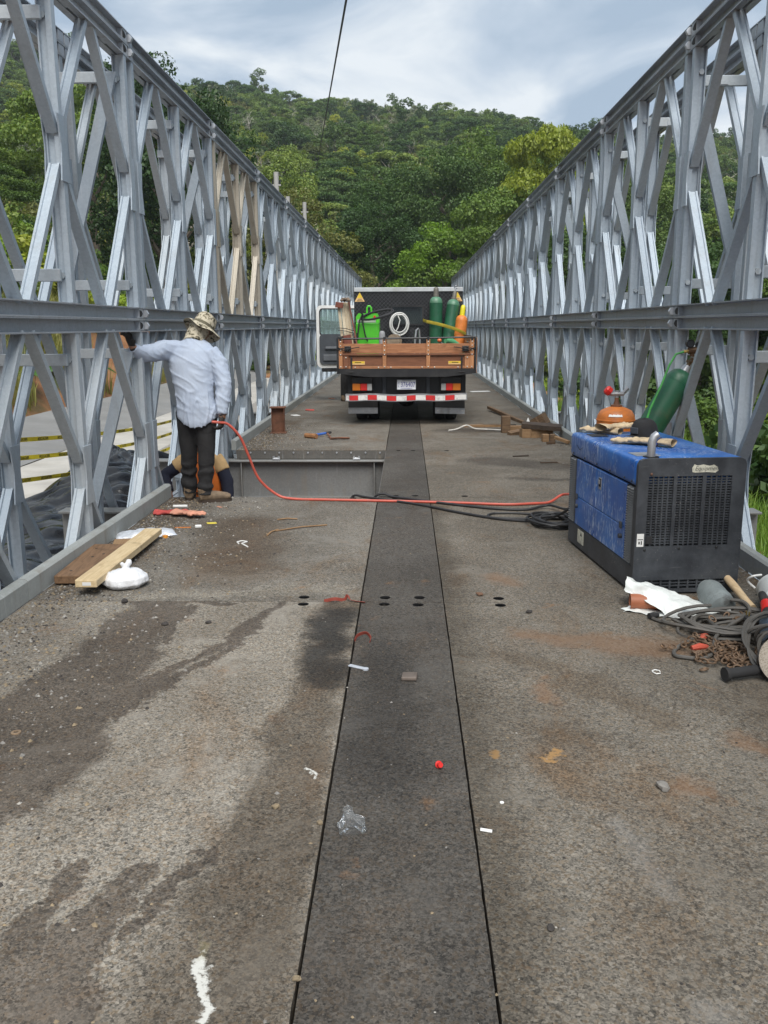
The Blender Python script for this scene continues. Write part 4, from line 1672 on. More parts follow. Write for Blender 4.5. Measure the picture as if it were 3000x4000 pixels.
link('lettering', text_mesh('376407', .105, M_PBLUE), pl, M=PT @ Matrix.Translation((.022, 13.598, .622)) @ FACE_CAM @ Matrix.Diagonal((.72, 1.05, 1, 1)))
link('lettering', text_mesh('C', .045, M_PBLUE), pl, M=PT @ Matrix.Translation((-.122, 13.598, .645)) @ FACE_CAM)
link('lettering', text_mesh('L', .045, M_PBLUE), pl, M=PT @ Matrix.Translation((-.122, 13.598, .60)) @ FACE_CAM)
link('lettering', text_mesh('COSTA RICA', .024, M_INK), pl, M=PT @ Matrix.Translation((0, 13.598, .684)) @ FACE_CAM)
link('lettering', text_mesh('CENTROAMERICA', .022, M_PBLUE), pl, M=PT @ Matrix.Translation((0, 13.598, .562)) @ FACE_CAM)
bz = lambda x: .385 - .012 * (1 - abs(x)) + .006 * math.sin(x * 9)
b = T()
b.grid(lambda u, v: (-.945 + 1.88 * u, (13.52, 13.50, 13.50, 13.52)[int(round(v * 3))], bz(-.945 + 1.88 * u) + (.105, .10, 0, -.005)[int(round(v * 3))] - .0), 24, 3)
b.grid(lambda u, v: (-.945 + 1.88 * u, 13.52 + .08 * v, bz(-.945 + 1.88 * u) + .105), 24, 1)
b.box((-.945, 13.53, .385), (.935, 13.6, .47))
bp = obj('bumper', b, M_STEEL, truck)
cols = 'WRWRWRWRWRWRW'
edges = [-.93, -.885, -.745, -.60, -.455, -.305, -.155, .005, .145, .3, .445, .6, .745, .925]
for i in range(13):
    xa, xb = edges[i], edges[i + 1] - .004
    b = T().grid(lambda u, v, xa=xa, xb=xb: (xa + (xb - xa) * u, 13.497, bz(xa + (xb - xa) * u) + .012 + .075 * v), 3, 1)
    obj('reflective_strip', b, M_WTAPE if cols[i] == 'W' else M_RTAPE, bp)
for s in (-1, 1):
    xa, xb = sorted((s * .92, s * .455))
    fl = obj('mud_flap', T().box((xa, 13.80, .17), (xb, 13.808, .42)), M_RUB, truck)
    b = T()
    bend = .012 if s > 0 else 0
    b.grid(lambda u, v: (xa + (xb - xa) * u, 13.795 - (bend if abs(u - .35) < .12 else 0), .157 + .095 * v - bend * u * 1.0), 12, 1)
    b.grid(lambda u, v: (xa + (xb - xa) * u, 13.775 + .02 * v - (bend if abs(u - .35) < .12 else 0), .252 - bend * u), 12, 1)
    bar_ = obj('flap_bar', b, M_STEEL, fl)
    for k in range(3):
        obj('bolt', T().ball((xa + .04 + k * (xb - xa - .08) / 2, 13.787, .2), .009, 6, 4), M_STUD, fl)
    for xc in (.735, .54):
        w_ = obj('tyre', T().lathe([(.20, -.09), (.30, -.095), (.35, -.08), (.365, -.05), (.365, .05), (.35, .08), (.30, .095), (.20, .09)], 28,
                 Matrix.Translation((s * xc, 14.45, .363)) @ Matrix.Rotation(PI / 2, 4, 'Y')), M_RUB, truck, True)
        obj('rim', T().lathe([(.03, .02), (.17, .03), (.205, .085), (.205, -.085), (.1, -.03), (.03, -.03)], 20, Matrix.Translation((s * xc, 14.45, .363)) @ Matrix.Rotation(PI / 2, 4, 'Y')), M_STEEL, w_, True)
    w_ = obj('tyre', T().lathe([(.20, -.09), (.30, -.095), (.35, -.08), (.365, -.05), (.365, .05), (.35, .08), (.30, .095), (.20, .09)], 28,
             Matrix.Translation((s * .78, 18.3, .363)) @ Matrix.Rotation(PI / 2, 4, 'Y')), M_RUB, truck, True)
# cab ahead of the headboard
b = T().box((-.93, 16.62, .62), (.93, 18.45, 1.35), .05, seg=2).box((-.90, 16.64, 1.34), (.90, 18.15, 2.12), .09, seg=2)
obj('cab', b, M_WHT, truck)
obj('windscreen', T().box((-.8, 18.14, 1.42), (.8, 18.17, 2.0)), M_GLASSG, truck)
# open door on the left, seen from its inner side
DH = Vector((-.955, 18.2, 0))
dm = Matrix.Translation((0, -TY, 0)) @ Matrix.Translation(DH) @ Matrix.Rotation(R(12), 4, 'Z')


def D():
    return MB(dm.copy())


def rr(x0, x1, z0, z1, r, n=5):
    pts_ = []
    for cx2, cz2, a0 in ((x1 - r, z0 + r, -90), (x1 - r, z1 - r, 0), (x0 + r, z1 - r, 90), (x0 + r, z0 + r, 180)):
        for k in range(n + 1):
            a = R(a0 + 90 * k / n)
            pts_.append((cx2 + r * math.cos(a), cz2 + r * math.sin(a)))
    return pts_


def frame(outer, inner, y0, y1):
    """ring between two outlines with the same number of points, in xz, thickness along y"""
    n = len(outer)
    vs = [Vector((x, y, z)) for y in (y0, y1) for ring in (outer, inner) for x, z in ring]
    fs = []
    for i in range(n):
        j = (i + 1) % n
        fs += [(i, j, n + j, n + i), (2 * n + i, 3 * n + i, 3 * n + j, 2 * n + j), (i, 2 * n + i, 2 * n + j, j), (n + i, n + j, 3 * n + j, 3 * n + i)]
    return vs, fs


door = obj('door', D().add(*frame(rr(-.90, 0, .68, 1.93, .11), rr(-.835, -.06, 1.33, 1.865, .07), -.035, .035)), M_WHT, truck)
obj('window_seal', D().add(*frame(rr(-.842, -.053, 1.323, 1.872, .07), rr(-.82, -.075, 1.345, 1.85, .06), -.042, .038)), M_RUB, door)
m = NT('door_glass')
m.b.inputs['Transmission Weight'].default_value = .85
M_DGLASS = m.done((.62, .78, .74), .03)
obj('pane', D().box((-.83, -.003, 1.335), (-.065, .003, 1.86)), M_DGLASS, door)
b = D()
b.add(*(lambda o_: ([Vector((x, y, z)) for y in (-.075, -.036) for x, z in o_], [tuple(range(len(o_))), tuple(range(len(o_), 2 * len(o_)))[::-1]] + [(i, (i + 1) % len(o_), len(o_) + (i + 1) % len(o_), len(o_) + i) for i in range(len(o_))]))(rr(-.845, -.05, .76, 1.36, .08)))
tr_ = obj('door_trim', b, M_GREYP, door)
obj('armrest', D().box((-.74, -.115, 1.05), (-.18, -.075, 1.11), .015).box((-.78, -.10, .82), (-.12, -.075, .95), .012), simple('plastic_grey_light', (.11, .12, .135), .5, var=.1), tr_)
obj('door_sill_black', D().box((-.80, -.03, .60), (-.05, .03, .675), .01), M_BLK, door)
obj('door_stay', D().box((-.915, -.03, .72), (-.9005, .03, .80), .004), M_STEEL, door)

# ================================================================== THE LOAD ON THE TRUCK
FL = .868
M_GRN = simple('paint_bright_green', (.085, .50, .03), .38, var=.06, dirt=(.1, .25, .06), dirt_amt=.2)
M_GRNC = simple('cylinder_green', (.018, .10, .05), .4, var=.18, scale=5, dirt=(.16, .10, .06), dirt_amt=.35)
M_GRNL = simple('cylinder_shoulder', (.075, .2, .12), .4, var=.12, dirt=(.3, .3, .28))
M_ORC = simple('cylinder_orange', (.62, .19, .035), .45, var=.15, scale=7, dirt=(.22, .07, .03), dirt_amt=.5)
M_YC = simple('cap_yellow', (.72, .62, .02), .4, var=.06)
M_CAPG = simple('cap_grey_brown', (.16, .15, .13), .55, .2, var=.2)
M_CREAM = wood('pole_cream', (.42, .34, .22), (.62, .54, .4), (18, 18, 2))
M_RUSTR = simple('paint_red_brown', (.17, .05, .03), .55, var=.2, dirt=(.09, .04, .03))
M_HOSEW = simple('hose_white', (.66, .66, .64), .45, var=.06)
M_CABLE = simple('cable_black', (.022, .022, .024), .55, var=.15)
M_WHITE = simple('label_white', (.75, .75, .73), .5, var=.05)

wl_ = thing('welding_machine', 'bright green welding machine with a black cable on top standing on the truck bed', 'welding machine', (-.665, 15.3, FL))
b = MB().box((-.20, -.20, .06), (.20, .35, .70), .015)
obj('case', b, M_GRN, wl_)
b = MB()
pr = [(-.20, .702), (.20, .702), (.2, .78), (.16, .86), (-.16, .86), (-.2, .80)]
b.plate(pr, -.36, .10, FACE_CAM)
obj('hood', b, M_GRN, wl_)
obj('front_strip', MB().box((-.18, -.115, .705), (.14, -.103, .755), .003), M_CLR, wl_)
obj('handle', MB().tube([(-.02, .1, .85), (-.02, .1, .95), (.0, .1, .985), (.03, .1, .985), (.055, .1, .95), (.06, .1, .85)], .016, 8), M_GRN, wl_)
obj('knob', MB().cyl((.12, -.12, .80), (.12, -.15, .80), .022, 10), M_RED, wl_)
for x in (-.16, .16):
    obj('wheel', MB().lathe([(.0, -.02), (.05, -.022), (.06, -.012), (.06, .012), (.05, .022), (.0, .02)], 14, Matrix.Translation((x, 0, .06)) @ Matrix.Rotation(PI / 2, 4, 'Y')), M_RUB, wl_, True)
b = MB()
pts_ = []
for k in range(60):
    a = k / 60 * 2 * PI * 3.0
    pts_.append((-.50 + .27 * math.cos(a) + .02 * math.sin(a * .4), 15.12 + .09 * math.sin(a) + .015 * math.sin(a * .7), 1.70 + .075 * math.sin(a + .5) * .9 + .01 * k / 60 + .03 * math.cos(a)))
b.tube(pts_, .014, 6)
b.tube([(-.74, 15.06, 1.72), (-.80, 15.04, 1.6), (-.82, 15.02, 1.42), (-.83, 15.02, 1.33)], .014, 6)
b.tube([(-.74, 15.05, 1.72), (-.74, 15.03, 1.55), (-.70, 15.03, 1.36), (-.66, 15.04, 1.26)], .014, 6)
b.cyl((-.83, 15.02, 1.40), (-.835, 15.02, 1.28), .02, 8)
b.cyl((-.755, 15.0, 1.80), (-.755, 15.0, 1.71), .018, 8)
o = obj('welding_cable', b, M_CABLE, None, True)
tag(o, 'thick black welding cable looped over the bright green machine', 'cable')

# folded stepladder leaning in the left rear corner
ld = thing('stepladder', 'folded red brown stepladder with cream rails leaning in the left corner of the bed', 'ladder', (-1.0, 14.6, FL))
for i, (x, y) in enumerate(((-.10, 0), (-.045, .03), (.0, .06), (.045, .09))):
    obj('rail', MB().prism([(-.022, -.018), (.022, -.018), (.022, .018), (-.022, .018)], (x + .09, y - .05, .02), (x - .02, y + .05, 1.03)), M_CREAM, ld)
obj('side_channel', MB().prism([(-.012, -.05), (.012, -.05), (.012, .05), (-.012, .05)], (.2, .02, .25), (.045, .13, 1.05)), M_RUSTR, ld)
obj('step_channel', MB().prism([(-.085, -.015), (.085, -.015), (.085, .015), (-.085, .015)], (.07, -.09, .12), (-.0, -.075, .50)), M_RUSTR, ld)
obj('step_channel', MB().cbox((-.10, -.02, .985), (.13, .05, .09), .006, (0, .12, 0)), M_RUSTR, ld)
b = MB()
for k in range(7):
    b.ball((-.06 + .02 * k, -.02 + .02 * (k % 3), 1.06 + .02 * (k % 2)), (.03, .03, .025), 7, 5, (k, 0, 0))
obj('binding', b, simple('cloth_dirty', (.16, .12, .09), .95, var=.3), ld, True)
for z in (.58, .62):
    obj('strap', MB().tube([(-.125, -.04, z), (0, -.05, z - .01), (.13, .06, z - .05), (.1, .14, z - .04)], .006, 5), M_CABLE, ld)

b = MB()
for k in range(9):
    r_ = .145 + .012 * (k % 4)
    cxk, czk = -.137 + random.uniform(-.012, .012), 1.545 + random.uniform(-.018, .018)
    b.tube([(cxk + r_ * .93 * math.cos(2 * PI * i / 26), 16.30 - .012 * (k % 5), czk + r_ * 1.12 * math.sin(2 * PI * i / 26)) for i in range(26)], .011, 6, closed=True)
b.tube([(-.16, 16.25, 1.70), (-.12, 16.24, 1.62), (-.15, 16.24, 1.5), (-.19, 16.24, 1.42)], .010, 6)
b.tube([(-.16, 16.25, 1.71), (-.05, 16.25, 1.715)], .01, 6)
o = obj('hose_coil', b, M_HOSEW, None, True)
tag(o, 'coil of white hose hanging on the black truck headboard', 'hose')


def gas_cyl(name, label, base, top, r, mt, mshoulder, mcap, cap='open', H=None, group=None, cat='gas cylinder'):
    base, top = Vector(base), Vector(top)
    ax = (top - base)
    L = ax.length
    t = thing(name, label, cat, base, 0, group)
    t.rotation_euler = ax.to_track_quat('Z', 'Y').to_euler()
    sh = L - r * 1.0
    obj('body', MB().lathe([(r * .85, 0), (r, r * .12), (r, sh)], 24), mt, t, True)
    prof = [(r, sh + .001)]
    for k in range(1, 8):
        a = PI / 2 * k / 7
        prof.append((r * (.32 + .68 * math.cos(a)), sh + r * .95 * math.sin(a)))
    obj('shoulder', MB().lathe(prof, 24), mshoulder, t, True)
    z = sh + r * .95
    if cap == 'tulip':
        obj('neck_ring', MB().lathe([(r * .42, z - .01), (r * .44, z + .01), (r * .44, z + .03), (r * .38, z + .035)], 16), M_CAPG, t, True)
        obj('valve_cap', MB().lathe([(r * .40, z + .03), (r * .40, z + .12), (r * .36, z + .15), (r * .26, z + .165), (r * .2, z + .168)], 16), mcap, t, True)
    elif cap == 'tall':
        obj('neck_ring', MB().lathe([(r * .45, z - .01), (r * .47, z + .02), (r * .36, z + .03)], 16), M_CAPG, t, True)
        obj('valve_cap', MB().lathe([(r * .34, z + .03), (r * .32, z + .12), (r * .24, z + .15)], 16), mcap, t, True)
        obj('valve', MB().cyl((0, 0, z + .15), (0, 0, z + .23), .014, 8).cyl((-.035, 0, z + .20), (.03, 0, z + .22), .011, 8).cyl((0, 0, z + .24), (0, 0, z + .255), .026, 10), M_STEEL, t, True)
    elif cap == 'dome':
        b = MB().lathe([(r * .40, z - .02), (r * .42, z + .02), (r * .42, z + .12), (r * .36, z + .16), (r * .2, z + .185), (0.0001, z + .19)], 16)
        obj('valve_cap', b, mcap, t, True)
        obj('cap_hole', MB().cyl((-.01, -r * .42 - .002, z + .10), (-.01, -r * .40, z + .10), .018, 10), M_INK, t)
    return t, z


t, z = gas_cyl('gas_cylinder', 'upright dark green gas cylinder with grey cap on the truck bed', (.53, 16.05, FL), (.53, 16.1, 2.03), .117, M_GRNC, M_GRNL, M_CAPG, 'tulip')
b = MB()
b.plate([(.05 * math.cos(k * PI / 5), .035 * math.sin(k * PI / 5)) for k in range(10)], 0, .002, Matrix.Translation((-.045, -.095, z - .065)) @ Matrix.Rotation(R(-25), 4, 'Z') @ Matrix.Rotation(R(50), 4, 'X'))
obj('label', b, M_WHITE, t)
gas_cyl('gas_cylinder', 'tilted dark green gas cylinder with bare valve on the truck bed', (.70, 15.95, FL), (.855, 16.15, 1.98), .117, M_GRNC, M_GRNL, M_CAPG, 'tall')
gas_cyl('gas_cylinder', 'orange gas cylinder with yellow cap leaning in the truck bed', (.90, 15.95, FL), (1.0, 16.05, 1.70), .11, M_ORC, M_ORC, M_YC, 'dome')
b = MB()
pts_ = [(.30, 16.2, 1.615), (.36, 15.95, 1.59), (.53, 15.905, 1.555), (.70, 15.86, 1.51), (.86, 15.83, 1.46), (1.0, 15.87, 1.40), (1.06, 15.92, 1.36)]
b.tube(pts_, [(.003, .028)] * 7, 8)
o = obj('ratchet_strap', b, simple('strap_yellow', (.42, .33, .03), .7, var=.25, dirt=(.2, .15, .05)), None, True)
tag(o, 'yellow webbing strap across the green and orange gas cylinders', 'strap')
t = thing('cable_reel', 'small dusty brown wheel reel behind the tail gate', 'reel', (-.20, 14.6, FL))
RM = Matrix.Translation((0, 0, .40)) @ Matrix.Rotation(R(65), 4, 'Z') @ Matrix.Rotation(PI / 2, 4, 'Y')
M_TAN = simple('dusty_brown', (.26, .2, .14), .8, var=.3)
obj('flange', MB().lathe([(.05, -.05), (.115, -.05), (.115, -.035), (.05, -.035)], 20, RM), M_TAN, t, True)
obj('flange', MB().lathe([(.05, .035), (.115, .035), (.115, .05), (.05, .05)], 20, RM), M_TAN, t, True)
obj('drum', MB().lathe([(.05, -.034), (.06, 0), (.05, .034)], 16, RM), M_CABLE, t, True)
obj('stand', MB().box((-.04, -.03, 0), (.04, .03, .33), .005), M_TAN, t)
t = thing('hand_truck', 'grey tube handle of a hand trolley sticking up behind the tail gate', 'hand trolley', (.17, 14.7, FL))
obj('handle', MB().tube([(-.04, 0, .03), (-.03, 0, .40), (-.01, 0, .575), (.02, 0, .60), (.04, .02, .575), (.05, .03, .40), (.05, .03, .03)], .017, 8), M_STEEL, t, True)
obj('toe_plate', MB().box((-.1, -.1, 0), (.12, .1, .03), .003), M_STEEL, t)
t = thing('guard_post', 'short grey rounded post standing beside the green machine on the truck', 'post', (-.405, 14.65, FL))
obj('shell', MB().lathe([(.052, 0), (.052, .5), (.046, .54), (.03, .565), (.0001, .57)], 14), simple('paint_grey', (.27, .28, .29), .6, var=.1), t, True)
obj('foot', MB().box((-.09, -.09, 0), (.09, .09, .012)), M_STEEL, t)
t = thing('cutting_torch', 'tool with round orange knob lying against the tail gate', 'tool', (.52, 14.0, FL))
obj('knob', MB().ball((0, 0, .42), .035, 12, 8), simple('knob_orange', (.6, .14, .05), .4), t, True)
obj('shaft', MB().tube([(0, .02, .4), (.12, .1, .32), (.2, .2, .05)], .012, 6), M_STEEL, t)
o = obj('green_pipe', MB().tube([(.62, 14.0, 1.29), (.72, 14.05, 1.27), (.88, 14.15, 1.16), (.9, 14.2, .92)], .05, 12), simple('pipe_green', (.1, .36, .17), .4), None, True)
tag(o, 'light green plastic pipe lying behind the tail gate near the orange cylinder', 'pipe')

# ================================================================== WELDER GENERATOR AND WHAT STANDS ROUND IT
m = NT('paint_blue_splashed')
p = m.oco()
f = m.noise(p, 3.5, 5, .6)
c = m.mix(m.ss(f, .3, .7), (.012, .085, .33), (.028, .15, .47))
dr = m.noise(m.scl(p, (60, 60, 9)), 1.0, 3, .6)
dm2 = m.noise(p, 2.2, 4, .6)
spl = m.vor(m.scl(p, (45, 45, 22)), 1.0, 'Distance')
nd = m.math('MULTIPLY', m.ss(dr, .54, .62), m.ss(dm2, .40, .52))
sp2 = m.math('MULTIPLY', m.math('SUBTRACT', 1.0, m.ss(spl, .14, .26)), m.ss(dm2, .40, .5))
c = m.mix(m.math('MULTIPLY', m.math('MAXIMUM', nd, sp2), .62), c, (.50, .58, .70))
f3 = m.noise(p, 9, 7, .75)
c = m.mix(m.math('MULTIPLY', m.ss(f3, .56, .7), .4), c, (.10, .11, .13))
M_BLUE = m.done(c, m.math('MULTIPLY_ADD', f, .25, .18), 0.0)
m = NT('paint_black_scuffed')
p = m.oco()
f = m.noise(p, 4, 7, .7)
c = m.mix(m.ss(f, .35, .7), (.026, .029, .035), (.068, .075, .085))
sc_ = m.noise(m.scl(p, (3, 3, 40)), 2.0, 5, .7)
c = m.mix(m.math('MULTIPLY', m.ss(sc_, .6, .72), .5), c, (.13, .135, .14))
spl = m.noise(p, 60, 4, .7)
lowd = m.noise(p, 2.5, 5, .6)
c = m.mix(m.math('MULTIPLY', m.math('MULTIPLY', m.ss(spl, .6, .68), m.ss(lowd, .45, .65)), .8), c, (.36, .35, .33))
M_BLKS = m.done(c, m.math('MULTIPLY_ADD', f, .3, .38), 0.0)
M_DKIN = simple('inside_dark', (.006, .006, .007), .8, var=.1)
M_LAB = simple('label_worn', (.55, .54, .45), .6, var=.25, scale=25, dirt=(.2, .19, .16), dirt_amt=.6)

GW, GL, GH = .622, 1.29, .785
gen = thing('welder_generator', 'blue and black welder generator standing against the right kerb', 'generator', (1.287, 4.79, 0), .105)
S_ = .03
# front end panel: frame pieces round the grilles
gx = [(.062, .206), (.226, .372), (.394, .542)]
b = MB()
out = [(0, .01), (.0, .75), (.012, .775), (.035, GH), (GW - .035, GH), (GW - .012, .775), (GW, .75), (GW, .01)]
b.plate([(0, .01), (0, .75), (.012, .775), (.035, GH), (.062, GH), (.062, .01)], 0, S_, Matrix.Translation((0, S_, 0)) @ FACE_CAM)
b.plate([(.542, .01), (.542, GH), (GW - .035, GH), (GW - .012, .775), (GW, .75), (GW, .01)], 0, S_, Matrix.Translation((0, S_, 0)) @ FACE_CAM)
b.box((.062, 0, .685), (.542, S_, GH))
b.box((.062, 0, .085), (.542, S_, .285))
b.box((.062, 0, .01), (.542, S_, .03))
b.box((.206, 0, .285), (.226, S_, .685)).box((.372, 0, .285), (.394, S_, .685))
obj('end_panel', b, M_BLKS, gen)
g_ = MB()
for x0, x1 in gx:
    for k in range(1, 5):
        x = x0 + (x1 - x0) * k / 5
        g_.box((x - .004, .004, .286), (x + .004, .016, .684))
    for k in range(1, 27):
        z = .285 + .4 * k / 27
        g_.box((x0 + .0005, .0055, z - .0036), (x1 - .0005, .0145, z + .0036))
for k in range(1, 9):
    x = .062 + .48 * k / 9
    g_.box((x - .005, .004, .031), (x + .005, .016, .084))
for z in (.049, .067):
    g_.box((.0625, .0055, z - .003), (.5415, .0145, z + .003))
o = obj('grille', g_, M_BLKS, gen)
o['kind'] = 'stuff'
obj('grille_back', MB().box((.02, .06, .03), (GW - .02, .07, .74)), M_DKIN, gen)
obj('skid_base', MB().box((.004, S_ + .001, .012), (GW - .004, GL, .165), .006), M_BLKS, gen)
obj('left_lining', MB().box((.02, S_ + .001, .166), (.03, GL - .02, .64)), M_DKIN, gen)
obj('right_panel', MB().box((GW - .02, S_ + .001, .166), (GW - .004, GL, .62)), M_BLUE, gen)
obj('back_panel', MB().box((.01, GL - .015, .166), (GW - .021, GL - .001, .63)), M_BLKS, gen)
# blue hood
b = MB()
b.box((-.004, S_ + .002, .625), (GW + .004, GL + .004, GH - .002), .028, seg=3)
obj('hood', b, M_BLUE, gen, True)
# doors on the left side
for (y0, y1, z0, z1) in ((.165, .70, .365, .618), (.705, 1.13, .365, .618), (.165, 1.13, .17, .36)):
    obj('side_door', MB().box((-.001, y0, z0), (.018, y1, z1), .003), M_BLUE, gen)
obj('corner_strip', MB().box((0, S_ + .001, .17), (.018, .05, .618)).box((0, .15, .17), (.018, .162, .618)).box((0, 1.133, .17), (.018, 1.15, .618)).box((0, 1.27, .17), (.018, GL, .618)), M_BLKS, gen)
b = MB()
for (ya, yb) in ((.052, .096), (.104, .148), (1.152, 1.206), (1.214, 1.268)):
    n = 30
    for k in range(n):
        z = .175 + .44 * k / n
        b.add([(.016, ya, z + .010), (.016, yb, z + .010), (-.007, yb, z + .0015), (-.007, ya, z + .0015), (.016, ya, z + .0125), (.016, yb, z + .0125), (-.007, yb, z + .004), (-.007, ya, z + .004)],
              [(0, 1, 2, 3), (4, 7, 6, 5), (0, 4, 5, 1), (3, 2, 6, 7), (0, 3, 7, 4), (1, 5, 6, 2)])
o = obj('louvres', b, simple('louvre_grey', (.2, .205, .21), .5, var=.25, dirt=(.3, .29, .27)), gen)
o['kind'] = 'stuff'
for y in (.215, 1.09):
    obj('hinge', MB().box((-.014, y - .014, .345), (-.002, y + .014, .385), .003), M_BLKS, gen)
    obj('lock_knob', MB().cyl((-.001, y - .005, .30), (-.02, y - .005, .30), .014, 10), M_BLKS, gen)
lt = obj('door_latch', MB().box((-.005, .60, .50), (-.0015, .65, .575), .001), M_STEEL, gen)
obj('latch_recess', MB().box((-.0075, .607, .517), (-.0052, .643, .568)), M_DKIN, lt)
obj('latch_lever', MB().box((-.012, .612, .535), (-.0078, .638, .562), .001), M_STEEL, lt)
for y in (.08, .2, .45, .7, .95, 1.2):
    obj('bolt', MB().ball((-.006, y, .65), (.004, .007, .007), 8, 5), M_BLKS, gen)
lab = obj('side_label', MB().box((.0015, .93, .055), (.0035, 1.06, .145)), M_LAB, gen)
obj('warning_mark', MB().add([(.0008, .96, .11), (.0008, 1.0, .11), (.0008, .98, .135)], [(0, 1, 2)]), M_INK, lab)
lab = obj('worn_label', MB().plate([(.308, .708), (.325, .704), (.39, .707), (.44, .703), (.458, .715), (.452, .735), (.43, .748), (.405, .742), (.37, .75), (.335, .744), (.318, .752), (.305, .73)], .0005, .0015, FACE_CAM), M_LAB, gen)
link('lettering', text_mesh('Equipmen', .034, simple('letter_grey', (.12, .12, .11), .6), depth=.0003, shear=.25), lab, M=Matrix.Translation((.388, -.0025, .727)) @ FACE_CAM)
lab = obj('white_label', MB().box((.012, -.0014, .285), (.052, -.0004, .36)), M_WHITE, gen)
obj('label_print', MB().box((.016, -.0026, .325), (.048, -.0015, .329)).box((.022, -.0026, .30), (.03, -.0015, .315)).box((.036, -.0026, .297), (.042, -.0015, .318)), M_INK, lab)
obj('blank_plate', MB().box((.064, -.002, .30), (.10, .003, .345)), M_BLK, gen)
for x, z in ((.075, .70), (.06, .265), (.26, .27), (.48, .272)):
    obj('bolt', MB().ball((x, -.002, z), (.008, .005, .008), 8, 5), simple('bolt_rusty', (.14, .07, .045), .7) if z > .5 else M_INK, gen)
obj('top_plate', MB().box((.03, .12, GH - .0015), (.17, .26, GH + .001), .0005), M_STEEL, gen)
ex = obj('exhaust_pipe', MB().tube([(.10, .085, GH - .02), (.10, .085, GH + .05), (.102, .087, GH + .085), (.113, .088, GH + .112), (.133, .088, GH + .125)], .0235, 14, caps=False)
         .tube([(.10, .085, GH - .02), (.10, .085, GH + .05), (.102, .087, GH + .085), (.113, .088, GH + .112), (.133, .088, GH + .125)], .021, 14, caps=False), M_STEEL, gen, True)
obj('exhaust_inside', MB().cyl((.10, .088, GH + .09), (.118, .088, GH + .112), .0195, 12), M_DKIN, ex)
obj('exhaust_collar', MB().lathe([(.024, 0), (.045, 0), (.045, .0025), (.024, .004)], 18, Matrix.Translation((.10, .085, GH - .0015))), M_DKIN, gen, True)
obj('torn_pad', MB().grid(lambda u, v: (.0 + .17 * v - (.006 if v < .3 else 0), 1.0 + .14 * u, GH + .002 - (.10 * (1 - v / .3) * (1 - .5 * abs(u - .5)) if v < .3 else 0)), 6, 8), simple('pad_black', (.02, .021, .025), .8, var=.3), gen)

M_LEATH = simple('glove_leather', (.50, .39, .25), .85, var=.25, scale=14, dirt=(.16, .12, .08), dirt_amt=.55)
M_GBLUE = simple('glove_blue', (.05, .06, .18), .8, var=.3)
M_CAPK = simple('cap_black', (.018, .018, .02), .9, var=.3)


def glove_mesh(mats, curl=.3, seed=0, cuff=True, vox=.0055):
    """lying work glove: fingers along +x, palm down"""
    g = random.Random(seed)
    b = MB()
    b.tube([(-.05, 0, .018), (0, 0, .02), (.05, .0, .02), (.085, 0, .018)], [(.036, .016), (.042, .02), (.046, .02), (.040, .016)], 12, ref=(0, 0, 1))
    for i, (y, L) in enumerate(((-.033, .062), (-.011, .078), (.011, .074), (.033, .058))):
        a = g.uniform(-.15, .15)
        c1 = curl * g.uniform(.5, 1.2)
        p0 = Vector((.07, y, .018))
        p1 = p0 + Vector((L * .5, y * .15 + a * .02, .012 * c1 * 2))
        p2 = p1 + Vector((L * .5 * math.cos(c1), a * .03, -L * .35 * math.sin(c1)))
        b.tube([p0, p1, p2], [.013, .013, .010], 8)
    b.tube([(.0, -.035, .018), (.03, -.062, .02), (.062, -.07, .018)], [.015, .014, .011], 8)
    me = bake(b, 'glove', vox, 2, mats, lambda q: .0022 * mnoise.noise(q * 60) + .003 * mnoise.noise(q * 25))
    return me


def cuff_mesh(mt, L=.10):
    b = MB()

    def fn(u, v):
        a = 2 * PI * u
        wv = 1 + .12 * math.sin(3 * a + 5 * v)
        return (-.045 - L * v, (.04 + .022 * v) * math.cos(a) * wv, .02 + (.017 + .006 * v) * math.sin(a) * wv - .001)
    b.grid(fn, 20, 4)
    return b.mesh('cuff', mt, True)


GM = [glove_mesh(M_LEATH, .5, 1), glove_mesh(M_LEATH, .2, 2)]
CM, CM2 = cuff_mesh(M_LEATH), cuff_mesh(M_GBLUE, .04)


def glove(label, x, y, z, rz, k, group=None, cm=CM):
    t = thing('work_glove', label, 'glove', (x, y, z), rz, group)
    link('hand', GM[k], t)
    link('cuff', cm, t)
    return t


glove('tan leather work glove on the hood nearest its rear edge', 1.33, 6.0, GH, 2.6, 0)
glove('tan leather work glove lying crosswise over another at the rear of the hood', 1.44, 5.98, GH + .03, .5, 0)
glove('long cuffed tan glove lying flat in front of the black cap', 1.42, 5.43, GH, 2.75, 1)
t = glove('tan glove with dark blue band lying beside the exhaust pipe', 1.50, 5.36, GH + .008, 2.55, 1, None, CM)
obj('band', MB().box((-.06, -.046, .002), (-.035, .046, .043), .004), M_GBLUE, t)
t = thing('cap', 'black baseball cap lying upturned on the blue hood', 'cap', (1.56, 5.72, GH), .6)
b = MB()
b.grid(lambda u, v: (.095 * math.cos(2 * PI * u) * math.cos(v * PI / 2) ** .55, .085 * math.sin(2 * PI * u) * math.cos(v * PI / 2) ** .55, .012 + .115 * math.sin(v * PI / 2) + .006 * math.sin(2 * PI * u * 3)), 24, 7)
obj('crown', b, M_CAPK, t, True)
obj('brim', MB().grid(lambda u, v: ((.09 + .075 * v) * math.cos((u - .5) * 1.9 + PI), .085 * (1 + .1 * v) * math.sin((u - .5) * 1.9 + PI) * 1.05, .012 + .012 * math.cos((u - .5) * 3)), 12, 4), M_CAPK, t, True)
b = MB().box((-.105, -.03, .035), (-.094, .03, .075), .002)
obj('badge', b, M_GREYP, t)

